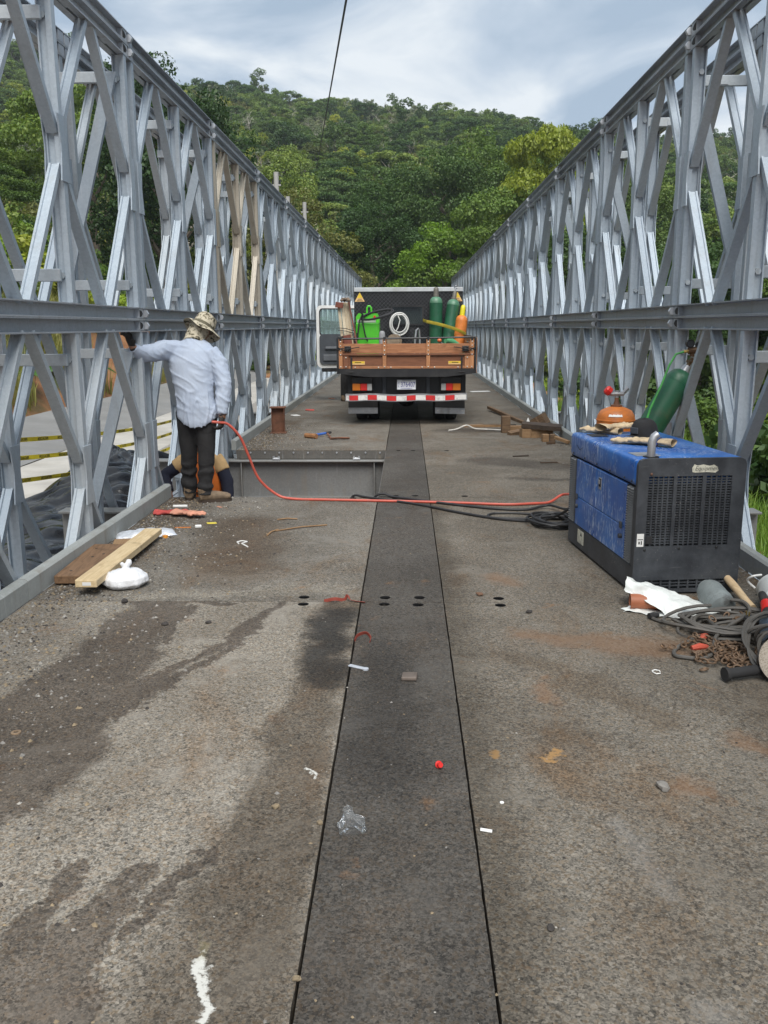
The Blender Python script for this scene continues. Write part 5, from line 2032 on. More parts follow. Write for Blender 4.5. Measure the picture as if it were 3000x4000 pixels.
# orange gas bottle and the leaning oxygen cylinder
t = thing('gas_bottle', 'squat orange gas bottle with red valve knob standing by the right kerb', 'gas bottle', (1.915, 8.0, 0))
r = .172
obj('body', MB().lathe([(r * .9, 0), (r, .02), (r, .66), (r * .96, .705), (r * .8, .75), (r * .5, .775), (r * .3, .785)], 28), M_ORC, t, True)
obj('seam_ring', MB().lathe([(r + .001, .655), (r + .004, .66), (r + .004, .668), (r + .001, .673)], 28), M_ORC, t, True)
obj('neck', MB().lathe([(r * .3, .78), (r * .3, .80), (.03, .805), (.02, .84), (.02, .865)], 16), simple('rust_brown', (.2, .09, .05), .7, .2), t, True)
obj('valve', MB().cyl((0, 0, .86), (0, 0, .93), .018, 10).cyl((-.07, -.01, .90), (.06, 0, .90), .02, 8).cyl((.05, 0, .90), (.095, -.01, .955), .018, 8), M_STEEL, t, True)
obj('valve_knob', MB().lathe([(.018, 0), (.04, .005), (.042, .045), (.03, .06)], 8, Matrix.Translation((-.06, -.01, .91)) @ Matrix.Rotation(-.9, 4, 'Y')), M_RED, t)
obj('label', MB().grid(lambda u, v: ((r * .98 - .03 * v) * math.cos(-2.2 + .75 * u), (r * .98 - .03 * v) * math.sin(-2.2 + .75 * u), .706 + .035 * v), 6, 2), M_WHITE, t)

t, z = gas_cyl('gas_cylinder', 'tall dark green oxygen cylinder leaning on the right lattice behind the generator', (1.60, 7.04, .03), (2.235, 7.12, 1.15), .108, M_GRNC, M_GRNC, M_CAPG, 'none')
obj('neck', MB().cyl((0, 0, z - .01), (0, 0, z + .05), .04, 14, r2=.03), M_STEEL, t, True)
obj('valve', MB().cyl((0, 0, z + .05), (0, 0, z + .12), .016, 10).cyl((-.05, 0, z + .09), (.05, 0, z + .09), .014, 8), simple('brass_dark', (.16, .10, .05), .5, .5), t, True)
rg = thing('regulator', 'brass pressure regulator with two black gauges above the leaning cylinder', 'regulator', (2.255, 7.03, 1.315))
obj('regulator_body', MB().cyl((-.03, 0, -.005), (.03, 0, .0), .028, 12).cyl((0, 0, -.05), (0, 0, .02), .018, 10).cyl((.02, 0, -.01), (.075, .02, -.06), .011, 8), simple('brass_brown', (.12, .07, .04), .5, .5), rg, True)
for dx, dz in ((-.022, .05), (.055, .038)):
    q = obj('gauge', MB().cyl((dx, -.02, dz), (dx, .015, dz), .032, 16), M_BLK, rg)
    obj('dial', MB().cyl((dx, -.0205, dz), (dx, -.0225, dz), .024, 14), M_GREYP, q)
obj('hose_nut', MB().cyl((-.065, 0, -.012), (-.03, 0, -.008), .013, 6), simple('brass', (.55, .38, .12), .35, .6), rg)
o = obj('gas_hose', MB().tube([(2.19, 7.03, 1.303), (2.13, 7.03, 1.285), (2.08, 7.02, 1.20), (2.02, 6.99, 1.05), (1.93, 6.95, .86), (1.86, 6.92, .62), (1.76, 6.9, .3), (1.6, 6.85, .02)], .009, 8),
        simple('hose_green', (.05, .30, .06), .5), None, True)
tag(o, 'thin green gas hose running down from the brass regulator', 'hose')

# red air hose and black welding leads
def smooth_path(pts, n=8):
    pts = [Vector(q) for q in pts]
    out = []
    for i in range(len(pts) - 1):
        p0, p1, p2, p3 = pts[max(i - 1, 0)], pts[i], pts[i + 1], pts[min(i + 2, len(pts) - 1)]
        for k in range(n):
            t = k / n
            out.append(.5 * ((2 * p1) + (-p0 + p2) * t + (2 * p0 - 5 * p1 + 4 * p2 - p3) * t * t + (-p0 + 3 * p1 - 3 * p2 + p3) * t ** 3))
    out.append(pts[-1])
    return out


M_RHOSE = simple('hose_red', (.50, .085, .055), .45, var=.1, scale=30, dirt=(.25, .12, .1), dirt_amt=.3)
o = obj('air_hose', MB().tube(smooth_path([(-1.66, 7.36, .72), (-1.60, 7.38, .712), (-1.53, 7.42, .69), (-1.44, 7.45, .58), (-1.38, 7.48, .42), (-1.30, 7.52, .2), (-1.15, 7.56, .05), (-1.0, 7.55, .014), (-.7, 7.52, .012), (-.2, 7.47, .012), (.15, 7.43, .012), (.5, 7.38, .012), (.85, 7.32, .012), (1.08, 7.36, .012), (1.24, 7.42, .012), (1.36, 7.5, .06), (1.42, 7.3, .1), (1.4, 6.9, .14), (1.3, 6.3, .3), (1.28, 6.12, .32)]), .0115, 8), M_RHOSE, None, True)
tag(o, 'red hose from the worker across the deck to the generator', 'hose')
o = obj('welding_lead', MB().tube(smooth_path([(-.32, 7.74, -.06), (-.27, 7.72, .012), (-.2, 7.70, .03), (-.12, 7.66, .012), (.1, 7.52, .011), (.4, 7.33, .011), (.75, 7.15, .011), (1.0, 7.12, .011), (1.2, 7.2, .03), (1.3, 6.9, .06), (1.3, 6.3, .25), (1.3, 6.12, .28)]), .011, 8), M_CABLE, None, True)
tag(o, 'black welding lead running from the open bay behind the red hose', 'cable')
o = obj('welding_lead', MB().tube(smooth_path([(-.52, 7.73, -.05), (-.47, 7.715, .012), (-.35, 7.64, .011), (-.1, 7.47, .011), (.15, 7.28, .011), (.45, 6.98, .011), (.75, 6.75, .011), (1.0, 6.68, .011), (1.14, 6.75, .02), (1.22, 6.6, .1), (1.24, 6.2, .26)]), .011, 8), M_CABLE, None, True)
tag(o, 'black welding lead lying nearest the camera across the deck centre', 'cable')
b = MB()
g = random.Random(5)
for k in range(9):
    cx_, cy_, rx_, ry_ = 1.15 + g.uniform(-.03, .03), 6.62 + g.uniform(-.03, .03), g.uniform(.12, .2), g.uniform(.13, .22)
    b.tube([(cx_ + rx_ * math.cos(2 * PI * i / 24), cy_ + ry_ * math.sin(2 * PI * i / 24), .01 + .011 * (k // 2) + .008 * math.sin(4 * PI * i / 24 + k)) for i in range(24)], .009, 6, closed=True)
b.tube(smooth_path([(.72, 6.98, .009), (.66, 6.9, .009), (.7, 6.8, .009), (.9, 6.78, .009), (1.02, 6.74, .012)]), .009, 6)
b.tube(smooth_path([(.72, 6.98, .009), (.9, 6.98, .009), (1.1, 6.9, .012), (1.2, 6.8, .02)]), .009, 6)
o = obj('cable_coil', b, M_CABLE, None, True)
tag(o, 'coil of black cable on the deck behind the generator corner', 'cable')

# ================================================================== PEOPLE
M_SKIN = simple('skin_brown', (.30, .155, .095), .55, var=.12, scale=12)
m = NT('shirt_blue')
p = m.oco()
f = m.noise(p, 3.2, 5, .6)
wv = m.noise(m.scl(p, (300, 300, 300)), 1.0, 2)
c = m.mix(m.ss(f, .3, .75), (.37, .43, .54), (.45, .51, .61))
arm = m.n('ShaderNodeSeparateXYZ')
m.set(arm.inputs[0], p)
f2 = m.noise(p, 9, 6, .65)
c = m.mix(m.math('MULTIPLY', m.ss(f2, .56, .72), .35), c, (.26, .25, .26))
fold = m.noise(m.scl(p, (7, 7, 3.2)), 1.3, 4, .55, .9)
m.bump(m.math('ADD', m.math('MULTIPLY', fold, 1.0), m.math('MULTIPLY', wv, .02)), .3, .02)
M_SHIRT = m.done(c, .85, 0.0)
m = NT('trousers_black')
p = m.oco()
fold = m.noise(m.scl(p, (8, 8, 9)), 1.2, 4, .55, .8)
m.bump(fold, .6, .025)
M_TROU = m.done(m.mix(m.noise(p, 4, 5), (.012, .012, .013), (.028, .027, .028)), .9)
m = NT('camouflage')
p = m.oco()
f = m.noise(p, 26, 5, .6, .6)
M_CAMO = m.done(m.ramp(f, [(.34, (.05, .045, .03)), (.41, (.25, .22, .15)), (.47, (.52, .47, .36)), (.64, (.14, .12, .08))]), .9)
M_CAMO.node_tree.nodes['Color Ramp'].color_ramp.interpolation = 'CONSTANT'
M_BOOT = simple('boot_tan', (.21, .15, .095), .8, var=.3, scale=16, dirt=(.09, .07, .05), dirt_amt=.5)
M_SOLE = simple('boot_sole', (.05, .035, .025), .85, var=.2)
M_GLOVEB = simple('glove_black', (.03, .028, .026), .85, var=.3, scale=14)


def cloth(amp, k):
    return lambda q: amp * (mnoise.noise(Vector((q.x * k, q.y * k, q.z * k * .55))) + .5 * mnoise.noise(Vector((q.x * k * 2.3 + q.z * 9, q.y * k * 2, q.z * k * 1.2))))


PX, PY = -1.84, 7.5
P = lambda x, y, z: Vector((x - PX, y - PY, z))


def ring_loft(b, rings, n=20):
    """rings: (centre, rx, ry, edge drop) stacked; closed at both ends"""
    vs = []
    for c_, rx_, ry_, sag in rings:
        for j in range(n):
            a = 2 * PI * j / n
            vs.append(Vector((c_.x + rx_ * math.cos(a), c_.y + ry_ * math.sin(a), c_.z + sag * math.cos(a) ** 2)))
    fs = [(i * n + j, i * n + (j + 1) % n, (i + 1) * n + (j + 1) % n, (i + 1) * n + j) for i in range(len(rings) - 1) for j in range(n)]
    fs += [tuple(range(n))[::-1], tuple(range((len(rings) - 1) * n, len(rings) * n))]
    b.add(vs, fs)


# --- the standing worker: one continuous body, clothes as its children
b = MB()
ring_loft(b, [(P(-1.82, 7.5, .86), .15, .10, 0), (P(-1.84, 7.52, 1.0), .14, .095, 0), (P(-1.85, 7.56, 1.2), .16, .10, 0), (P(-1.85, 7.6, 1.33), .15, .09, 0), (P(-1.84, 7.63, 1.38), .06, .06, 0)])
b.tube([P(-1.84, 7.62, 1.34), P(-1.825, 7.68, 1.43)], [.06, .055], 10)
b.ball(P(-1.80, 7.72, 1.475), (.078, .098, .11), 14, 10, (-.5, .35, 0))
b.ball(P(-1.775, 7.815, 1.44), (.013, .02, .022), 8, 6)
b.tube([P(-2.03, 7.6, 1.34), P(-2.18, 7.40, 1.285), P(-2.245, 7.22, 1.34), P(-2.25, 7.19, 1.37)], [.05, .042, .032, .035], 10)
b.tube([P(-1.66, 7.58, 1.30), P(-1.57, 7.50, 1.03), P(-1.58, 7.44, .79), P(-1.585, 7.42, .74)], [.05, .042, .032, .035], 10)
b.tube([P(-1.905, 7.5, .88), P(-1.91, 7.54, .48), P(-1.93, 7.58, .09)], [.08, .052, .04], 10)
b.tube([P(-1.745, 7.5, .88), P(-1.75, 7.48, .48), P(-1.775, 7.47, .09)], [.08, .052, .04], 10)
person = link('person', bake(b, 'person', .018, 2, M_SKIN), None, (PX, PY, 0))
tag(person, 'worker in a pale blue shirt, black trousers and camouflage hat, holding the red hose', 'person', None, 'thing')

b = MB()
ring_loft(b, [(P(-1.805, 7.49, .655), .178, .125, .10), (P(-1.808, 7.49, .70), .184, .132, .085), (P(-1.812, 7.49, .80), .173, .13, .03), (P(-1.832, 7.50, .95), .166, .122, 0), (P(-1.848, 7.53, 1.10), .187, .128, 0), (P(-1.852, 7.56, 1.22), .205, .13, 0), (P(-1.855, 7.59, 1.315), .205, .122, 0),
              (P(-1.85, 7.615, 1.375), .15, .10, 0), (P(-1.84, 7.635, 1.415), .085, .08, 0)], 28)
b.tube([P(-1.98, 7.6, 1.31), P(-2.07, 7.53, 1.32), P(-2.15, 7.42, 1.295), P(-2.20, 7.33, 1.295), P(-2.235, 7.24, 1.325), P(-2.25, 7.212, 1.35)], [.095, .09, .08, .07, .056, .05], 14)
b.tube([P(-1.70, 7.58, 1.29), P(-1.625, 7.555, 1.20), P(-1.575, 7.50, 1.04), P(-1.572, 7.46, .92), P(-1.58, 7.435, .80), P(-1.582, 7.43, .775)], [.088, .082, .072, .064, .054, .05], 14)
# folds fanning from the shoulders and the waist
def ridge(x, w=.22):
    return max(0.0, 1 - abs(x) / w)


def shirt_disp(q):
    x, z = q.x, q.z
    d = .006 * mnoise.noise(Vector((x * 9, q.y * 9, z * 5)))
    s1 = x * .55 + z * .84                       # runs down to the right across the back
    c1 = x * .84 - z * .55
    d += .007 * ridge(mnoise.noise(Vector((s1 * 13, c1 * 3.5, q.y * 3)))) * sstep(z, .72, .9)
    d += .003 * ridge(mnoise.noise(Vector((s1 * 24 + 5, c1 * 6, q.y * 5)))) * (1 - sstep(z, 1.22, 1.34)) * sstep(x, -.12, .12)
    d += .009 * ridge(mnoise.noise(Vector((x * 16 + 3, z * 3, q.y * 4))), .18) * (1 - sstep(z, .9, 1.05))
    if x < -.2 or x > .17:                       # sleeves: rings of creases
        d += .004 * ridge(mnoise.noise(Vector((x * 22 + z * 16, q.y * 9, z * 10)))) 
    return d - .005


link('shirt', bake(b, 'shirt', .0085, 4, M_SHIRT, shirt_disp), person)
b = MB()
ring_loft(b, [(P(-1.815, 7.5, .74), .175, .12, 0), (P(-1.815, 7.5, .85), .165, .115, 0), (P(-1.82, 7.5, .95), .15, .11, 0)])
b.tube([P(-1.905, 7.50, .80), P(-1.91, 7.52, .62), P(-1.915, 7.54, .42), P(-1.93, 7.57, .22), P(-1.94, 7.585, .07)], [.098, .087, .074, .066, .068], 16)
b.tube([P(-1.735, 7.50, .80), P(-1.742, 7.49, .62), P(-1.745, 7.48, .42), P(-1.76, 7.475, .22), P(-1.772, 7.475, .07)], [.098, .087, .074, .066, .068], 16)
link('trousers', bake(b, 'trousers', .011, 2, M_TROU, lambda q: .006 * mnoise.noise(Vector((q.x * 12, q.y * 12, q.z * 8))) + (.007 * math.sin(q.z * 55 + 3 * mnoise.noise(q * 8)) if q.z < .34 else 0)), person)


def boot(name, heel, toe, par):
    h, t_ = Vector(heel), Vector(toe)
    d = (t_ - h).normalized()
    b = MB()
    b.tube([h + Vector((0, 0, .13)), h + Vector((0, 0, .06)) + d * .01], [.055, .055], 12)
    b.tube([h + d * -.035 + Vector((0, 0, .05)), h + d * .05 + Vector((0, 0, .058)), h + d * .13 + Vector((0, 0, .052)), h + d * .20 + Vector((0, 0, .045)), h + d * .235 + Vector((0, 0, .04))], [(.042, .04), (.046, .05), (.047, .042), (.046, .034), (.03, .022)], 14, ref=(0, 0, 1))
    o = link(name, bake(b, 'boot', .008, 2, M_BOOT, lambda q: .002 * mnoise.noise(q * 40)), par)
    n = Vector((-d.y, d.x, 0))
    pl_ = []
    for k in range(20):
        a = 2 * PI * k / 20
        u = math.cos(a)
        pl_.append(h + d * (.10 + .147 * u) + n * (.05 * math.sin(a) * (1.0 if u > 0 else .9)))
    b = MB().add([v + Vector((0, 0, z)) for z in (.001, .026) for v in pl_], [tuple(range(20))[::-1], tuple(range(20, 40))] + [(i, (i + 1) % 20, 20 + (i + 1) % 20, 20 + i) for i in range(20)])
    obj('sole', b, M_SOLE, o)


boot('boot', P(-1.94, 7.57, 0), P(-1.965, 7.75, 0), person)
boot('boot', P(-1.785, 7.465, 0), P(-1.62, 7.52, 0), person)


def hand_glove(name, wrist, dirv, side, par, mt, curl, scale=1.0):
    """gloved hand: palm and five separate fingers that close round what they hold"""
    w_ = Vector(wrist)
    d = Vector(dirv).normalized()
    s_ = Vector(side)
    s_ = (s_ - d * s_.dot(d)).normalized()
    n_ = d.cross(s_)
    b = MB()
    k = scale
    b.tube([w_ - d * .03 * k, w_ + d * .02 * k, w_ + d * .06 * k, w_ + d * .095 * k], [(.028 * k, .024 * k), (.034 * k, .022 * k), (.042 * k, .022 * k), (.040 * k, .018 * k)], 12, ref=n_)
    for i, (o_, L) in enumerate(((-.031, .066), (-.0105, .078), (.0105, .073), (.031, .056))):
        p_ = w_ + d * .085 * k + s_ * o_ * k
        ang = .15
        pts_ = [p_]
        for j, seg_ in enumerate((.45, .32, .26)):
            ang += curl * (.8 + .1 * j)
            p_ = p_ + (d * math.cos(ang) + n_ * math.sin(ang)) * L * seg_ * k
            pts_.append(p_)
        b.tube(pts_, [.0115 * k, .0112 * k, .0105 * k, .0085 * k], 8)
    p_ = w_ + d * .025 * k - s_ * .03 * k
    pts_ = [p_, p_ + (d * .5 - s_ * .75 + n_ * .35).normalized() * .035 * k, p_ + (d * .5 - s_ * .75 + n_ * .35).normalized() * .035 * k + (d * .7 - s_ * .1 + n_ * .8).normalized() * .034 * k]
    b.tube(pts_, [.0135 * k, .0125 * k, .010 * k], 8)
    return link(name, bake(b, 'glove', .005, 1, mt), par)


hand_glove('glove', P(-2.252, 7.208, 1.355), (-.25, -.1, .95), (-.8, .5, 0), person, M_GLOVEB, .55, 1.05)
hand_glove('glove', P(-1.582, 7.43, .765), (-.15, -.15, -1), (-.2, -1, 0), person, M_GLOVEB, .75, 1.05)
# hat: crown, wide brim, and the neck cover
HM = Matrix.Translation(P(-1.785, 7.73, 1.50)) @ Euler((-.42, .42, 0)).to_matrix().to_4x4()
b = MB()
b.grid(lambda u, v: (HM @ Vector((.098 * math.cos(2 * PI * u) * (1 - .25 * v ** 2) * (1 if v < .8 else max(0, (1 - v) / .2) ** .5),
                                  .118 * math.sin(2 * PI * u) * (1 - .25 * v ** 2) * (1 if v < .8 else max(0, (1 - v) / .2) ** .5),
                                  .115 * min(v / .8, 1) + .006 * math.sin(6 * PI * u) * v - (.012 * (v - .8) / .2 if v > .8 else 0)))), 28, 10)
hat = obj('hat', b, M_CAMO, person, True)
b = MB()
b.grid(lambda u, v: HM @ Vector(((.096 + .078 * v) * math.cos(2 * PI * u), (.116 + .075 * v) * math.sin(2 * PI * u), .004 - .035 * v * v + .022 * v * math.sin(4 * PI * u + 1.0) + .008 * v * math.sin(10 * PI * u))), 40, 4)
obj('brim', b, M_CAMO, hat, True)
obj('hat_band', MB().lathe([(.1, .0), (.101, .028)], 24, HM @ Matrix.Diagonal((1.0, 1.2, 1, 1))), simple('band_olive', (.12, .11, .075), .9), hat)
b = MB()
b.tube([P(-1.845, 7.615, 1.375), P(-1.84, 7.64, 1.41), P(-1.825, 7.67, 1.45), P(-1.805, 7.715, 1.50)], [(.098, .085), (.088, .083), (.085, .09), (.088, .108)], 18)
link('neck_cover', bake(b, 'neck_cover', .009, 2, M_CAMO, lambda q: .007 * mnoise.noise(Vector((q.x * 14, q.y * 14, q.z * 40)))), person)

# --- the second worker, standing in the open bay
QX, QY = -2.0, 8.35
Q = lambda x, y, z: Vector((x - QX, y - QY, z + .09))
b = MB()
ring_loft(b, [(Q(-1.99, 8.42, -.60), .15, .11, 0), (Q(-1.99, 8.42, -.35), .15, .10, 0), (Q(-2.0, 8.40, -.05), .17, .11, 0), (Q(-2.0, 8.39, .14), .17, .10, 0), (Q(-2.0, 8.38, .22), .07, .07, 0)])
b.tube([Q(-2.0, 8.38, .2), Q(-2.0, 8.35, .30)], [.062, .055], 10)
b.ball(Q(-2.005, 8.32, .365), (.074, .095, .11), 16, 12, (.35, 0, 0))
b.ball(Q(-2.005, 8.222, .345), (.012, .018, .02), 8, 6)          # nose
for s in (-1, 1):
    b.ball(Q(-2.005 + s * .076, 8.335, .36), (.012, .02, .03), 8, 6)
b.tube([Q(-2.15, 8.38, .17), Q(-2.36, 8.36, .0), Q(-2.30, 8.22, -.14), Q(-2.28, 8.16, -.2)], [.055, .045, .034, .036], 10)
b.tube([Q(-1.85, 8.38, .17), Q(-1.75, 8.34, -.06), Q(-1.73, 8.25, -.26), Q(-1.72, 8.22, -.34)], [.055, .045, .034, .036], 10)
for s in (-1, 1):
    b.tube([Q(-1.99 + s * .09, 8.42, -.58), Q(-1.99 + s * .10, 8.40, -1.05), Q(-1.99 + s * .10, 8.43, -1.52)], [.085, .06, .042], 10)
per2 = link('person', bake(b, 'person', .016, 2, M_SKIN), None, (QX, QY, 0))
tag(per2, 'worker in an orange vest and dark sleeves standing down in the open deck bay', 'person', None, 'thing')
M_VEST = simple('vest_orange', (.90, .20, .03), .7, var=.12, scale=10)
M_SAND = simple('shirt_sand', (.55, .36, .17), .85, var=.12, scale=10)
M_NAVY = simple('sleeve_navy', (.012, .014, .03), .85, var=.2)
b = MB()
ring_loft(b, [(Q(-1.99, 8.42, -.55), .172, .13, 0), (Q(-1.99, 8.42, -.3), .168, .122, 0), (Q(-2.0, 8.40, -.05), .19, .13, 0), (Q(-2.0, 8.39, .13), .195, .12, 0), (Q(-2.0, 8.385, .205), .12, .09, 0), (Q(-2.0, 8.38, .235), .07, .07, 0)], 24)
b.tube([Q(-2.12, 8.385, .16), Q(-2.20, 8.38, .12), Q(-2.26, 8.375, .075)], [.085, .08, .076], 12)
b.tube([Q(-1.88, 8.385, .16), Q(-1.83, 8.375, .10), Q(-1.80, 8.365, .04)], [.085, .08, .076], 12)
link('shirt', bake(b, 'shirt', .011, 2, M_SAND, cloth(.005, 12)), per2)
b = MB()
ring_loft(b, [(Q(-1.99, 8.42, -.50), .182, .14, 0), (Q(-1.99, 8.42, -.3), .178, .132, 0), (Q(-2.0, 8.40, -.06), .198, .142, 0), (Q(-2.0, 8.39, .10), .178, .135, 0), (Q(-2.0, 8.385, .20), .12, .11, 0), (Q(-2.0, 8.38, .225), .09, .09, 0)], 24)
vest = link('vest', bake(b, 'vest', .011, 2, M_VEST, cloth(.004, 12)), per2)
for z, w_ in ((.06, .02), (-.16, .02), (-.36, .025)):
    obj('vest_band', MB().lathe([(1, -w_ / 2), (1, w_ / 2)], 28, Matrix.Translation(Q(-2.0, 8.405, z)) @ Matrix.Diagonal((.185, .146, .6, 1))), M_INK, vest)
for s in (-1, 1):
    obj('vest_band', MB().tube([Q(-2.0 + s * .09, 8.30, .17), Q(-2.0 + s * .10, 8.262, .0), Q(-2.0 + s * .1, 8.275, -.4)], .006, 5), M_INK, vest)
b = MB()
b.tube([Q(-2.24, 8.37, .085), Q(-2.36, 8.36, .0), Q(-2.345, 8.30, -.06), Q(-2.30, 8.22, -.14)], [.066, .064, .056, .046], 12)
link('sleeve', bake(b, 'sleeve', .01, 2, M_NAVY, cloth(.004, 16)), per2)
b = MB()
b.tube([Q(-1.81, 8.365, .06), Q(-1.755, 8.34, -.06), Q(-1.74, 8.29, -.18), Q(-1.73, 8.25, -.28)], [.066, .064, .056, .046], 12)
link('sleeve', bake(b, 'sleeve', .01, 2, M_NAVY, cloth(.004, 16)), per2)
b = MB()
ring_loft(b, [(Q(-1.99, 8.42, -.72), .165, .125, 0), (Q(-1.99, 8.42, -.5), .165, .12, 0)])
for s in (-1, 1):
    b.tube([Q(-1.99 + s * .085, 8.42, -.62), Q(-1.99 + s * .1, 8.40, -1.05), Q(-1.99 + s * .1, 8.43, -1.5)], [.1, .08, .07], 12)
link('trousers', bake(b, 'trousers', .012, 2, M_NAVY, cloth(.005, 12)), per2)
for s in (-1, 1):
    hand_glove('glove', Q(-2.298 if s < 0 else -1.728, 8.21 if s < 0 else 8.245, -.15 if s < 0 else -.29), (0, -.3, -1), (s * -1, 0, 0), per2, M_GLOVEB, .4)
    obj('eye', MB().ball(Q(-2.005 + s * .03, 8.24, .385), .012, 8, 6), M_WHITE, per2)
obj('mouth', MB().ball(Q(-2.005, 8.238, .30), (.024, .006, .006), 8, 5), simple('lips', (.25, .08, .06), .6), per2)
b = MB()
b.grid(lambda u, v: Q(-2.005, 8.335, .395) + Vector((.085 * math.cos(2 * PI * u) * math.cos(v * PI / 2), .107 * math.sin(2 * PI * u) * math.cos(v * PI / 2), .1 * math.sin(v * PI / 2))), 22, 7)
obj('hair', b, simple('hair_black', (.012, .01, .009), .7, var=.2), per2, True)

# --- the third, by the open truck door: mostly hidden behind the bed, leaning into the cab
KX, KY = -1.2, 18.05
K = lambda x, y, z: Vector((x - KX, y - KY, z))
b = MB()
b.tube([K(-1.12, 18.02, .85), K(-1.1, 17.8, 1.05), K(-1.02, 17.62, 1.2)], [.15, .16, .15], 14)
b.tube([K(-1.02, 17.6, 1.22), K(-.99, 17.5, 1.27)], [.06, .055], 10)
b.ball(K(-.97, 17.44, 1.30), (.075, .095, .11), 14, 10, (.9, 0, 0))
b.tube([K(-1.17, 17.66, 1.2), K(-1.16, 17.55, .98), K(-1.05, 17.4, .9)], [.055, .045, .035], 10)
b.tube([K(-.9, 17.66, 1.2), K(-.86, 17.5, 1.05), K(-.84, 17.4, .98)], [.055, .045, .035], 10)
b.tube([K(-1.22, 18.03, .85), K(-1.26, 17.98, .46), K(-1.28, 18.02, .08)], [.1, .08, .065], 12)
b.tube([K(-1.06, 18.03, .85), K(-1.06, 17.98, .46), K(-1.06, 18.02, .08)], [.1, .08, .065], 12)
per3 = link('person', bake(b, 'person', .018, 2, M_SKIN), None, (KX, KY, 0))
tag(per3, 'person in dark trousers beside the truck, only a leg and boot showing', 'person', None, 'thing')
b = MB()
b.tube([K(-1.12, 18.02, .82), K(-1.1, 17.8, 1.05), K(-1.02, 17.62, 1.21)], [.165, .175, .165], 14)
link('shirt', bake(b, 'shirt', .015, 2, M_GREYP, cloth(.006, 10)), per3)
b = MB()
b.tube([K(-1.22, 18.03, .88), K(-1.26, 17.98, .46), K(-1.28, 18.02, .09)], [.115, .095, .085], 12)
b.tube([K(-1.06, 18.03, .88), K(-1.06, 17.98, .46), K(-1.06, 18.02, .09)], [.115, .095, .085], 12)
link('trousers', bake(b, 'trousers', .013, 2, M_TROU, cloth(.008, 12)), per3)
boot('boot', K(-1.29, 17.98, 0), K(-1.33, 18.2, 0), per3)
boot('boot', K(-1.06, 18.0, 0), K(-1.05, 18.25, 0), per3)

# ================================================================== TIMBER, TOOLS AND LITTER ON THE DECK
def plank(name, label, c_, L, w_, t_, rz, mt, tilt=(0, 0), group=None, cat='plank', jag=0.0, seed=0, bev=.004):
    """board along local x, its underside at the given height"""
    b = MB()
    g = random.Random(seed)
    if jag:
        n = 9
        top = []
        for k in range(n + 1):
            top.append((-L / 2 + L * k / n + g.uniform(-.3, .3) * L / n, w_ / 2 * (1 - jag * g.random()) * (1 - .6 * jag * abs(2 * k / n - 1))))
        bot = [(x + g.uniform(-.01, .01), -y * (1 - .4 * jag * g.random())) for x, y in top[::-1]]
        b.plate(bot + top[::-1][::-1] if False else [(x, y) for x, y in bot[::-1]] + top[::-1], 0, t_)
    else:
        b.box((-L / 2, -w_ / 2, 0), (L / 2, w_ / 2, t_), bev)
    o = obj(name, b, mt)
    o.location = c_
    o.rotation_euler = (tilt[0], tilt[1], rz)
    tag(o, label, cat, group)
    return o


W_DK = wood('timber_dark', (.10, .055, .028), (.24, .14, .075), (2, 16, 16), .8, .4)
W_PINE = wood('timber_pine', (.50, .36, .19), (.68, .54, .33), (1.5, 14, 14), .75, .25)
W_OLD = wood('timber_old', (.075, .043, .023), (.19, .12, .068), (2, 16, 16), .85, .5)
W_TAR = wood('timber_tarred', (.035, .026, .02), (.09, .06, .04), (2, 16, 16), .8, .4)
W_SAW = wood('timber_sawn', (.20, .115, .055), (.33, .205, .105), (2, 16, 16), .8, .3)

o = plank('plank', 'broad dark brown plank lying against the left kerb', (-2.005, 5.33, .012), .78, .235, .05, 1.62, W_DK)
for i, (x, y) in enumerate(((-.28, .05), (-.22, -.06), (.05, .02), (.12, -.03), (.27, .06))):
    obj('nail_hole', MB().cyl((x, y, .0495), (x, y, .0512), .009, 10), M_INK, o)
o = plank('plank', 'long pale pine plank pointing away beside the dark plank', (-1.837, 5.42, .045), 1.42, .125, .045, 1.585, W_PINE, (0, .02))
obj('end_label', MB().box((-.7112, -.03, .012), (-.7101, .02, .032)), M_WHITE, o)
plank('plank', 'short brown offcut sticking out behind the dark plank', (-1.985, 5.86, .004), .26, .14, .03, 1.8, W_SAW)
plank('plank', 'short pale offcut half under the long pine plank', (-1.9, 5.72, .006), .3, .15, .03, 1.5, W_PINE)


def crumple(name, label, cat, base_fn, nu, nv, mt, loc, rz=0.0, amp=.02, k=14, seed=0, thick=.0012):
    b = MB()

    def fn(u, v):
        q = Vector(base_fn(u, v))
        n = Vector((q.x * k + seed, q.y * k, q.z * k))
        q += mnoise.noise_vector(n) * amp + mnoise.noise_vector(n * 2.7) * amp * .4
        q.z = max(q.z, .003)
        return q
    b.grid(fn, nu, nv)
    o = obj(name, b, mt, None, True)
    o.location = loc
    o.rotation_euler = (0, 0, rz)
    tag(o, label, cat)
    return o


def plastic(name, col, rough, trans, bump=.5, k=22):
    m = NT(name)
    p = m.oco()
    f = m.noise(p, k, 5, .6, .8)
    m.bump(f, bump, .01)
    m.b.inputs['Transmission Weight'].default_value = 0.0
    m.b.inputs['Subsurface Weight'].default_value = trans
    m.b.inputs['Subsurface Radius'].default_value = (.02, .02, .02)
    return m.done(col, rough)


M_BAG = plastic('bag_white', (.74, .75, .77), .45, .0)
M_BAGT = plastic('bag_thin', (.72, .75, .73), .35, .0)
M_FOIL = simple('foil_white', (.66, .69, .74), .35, .25, var=.15, scale=20, bump=.6)
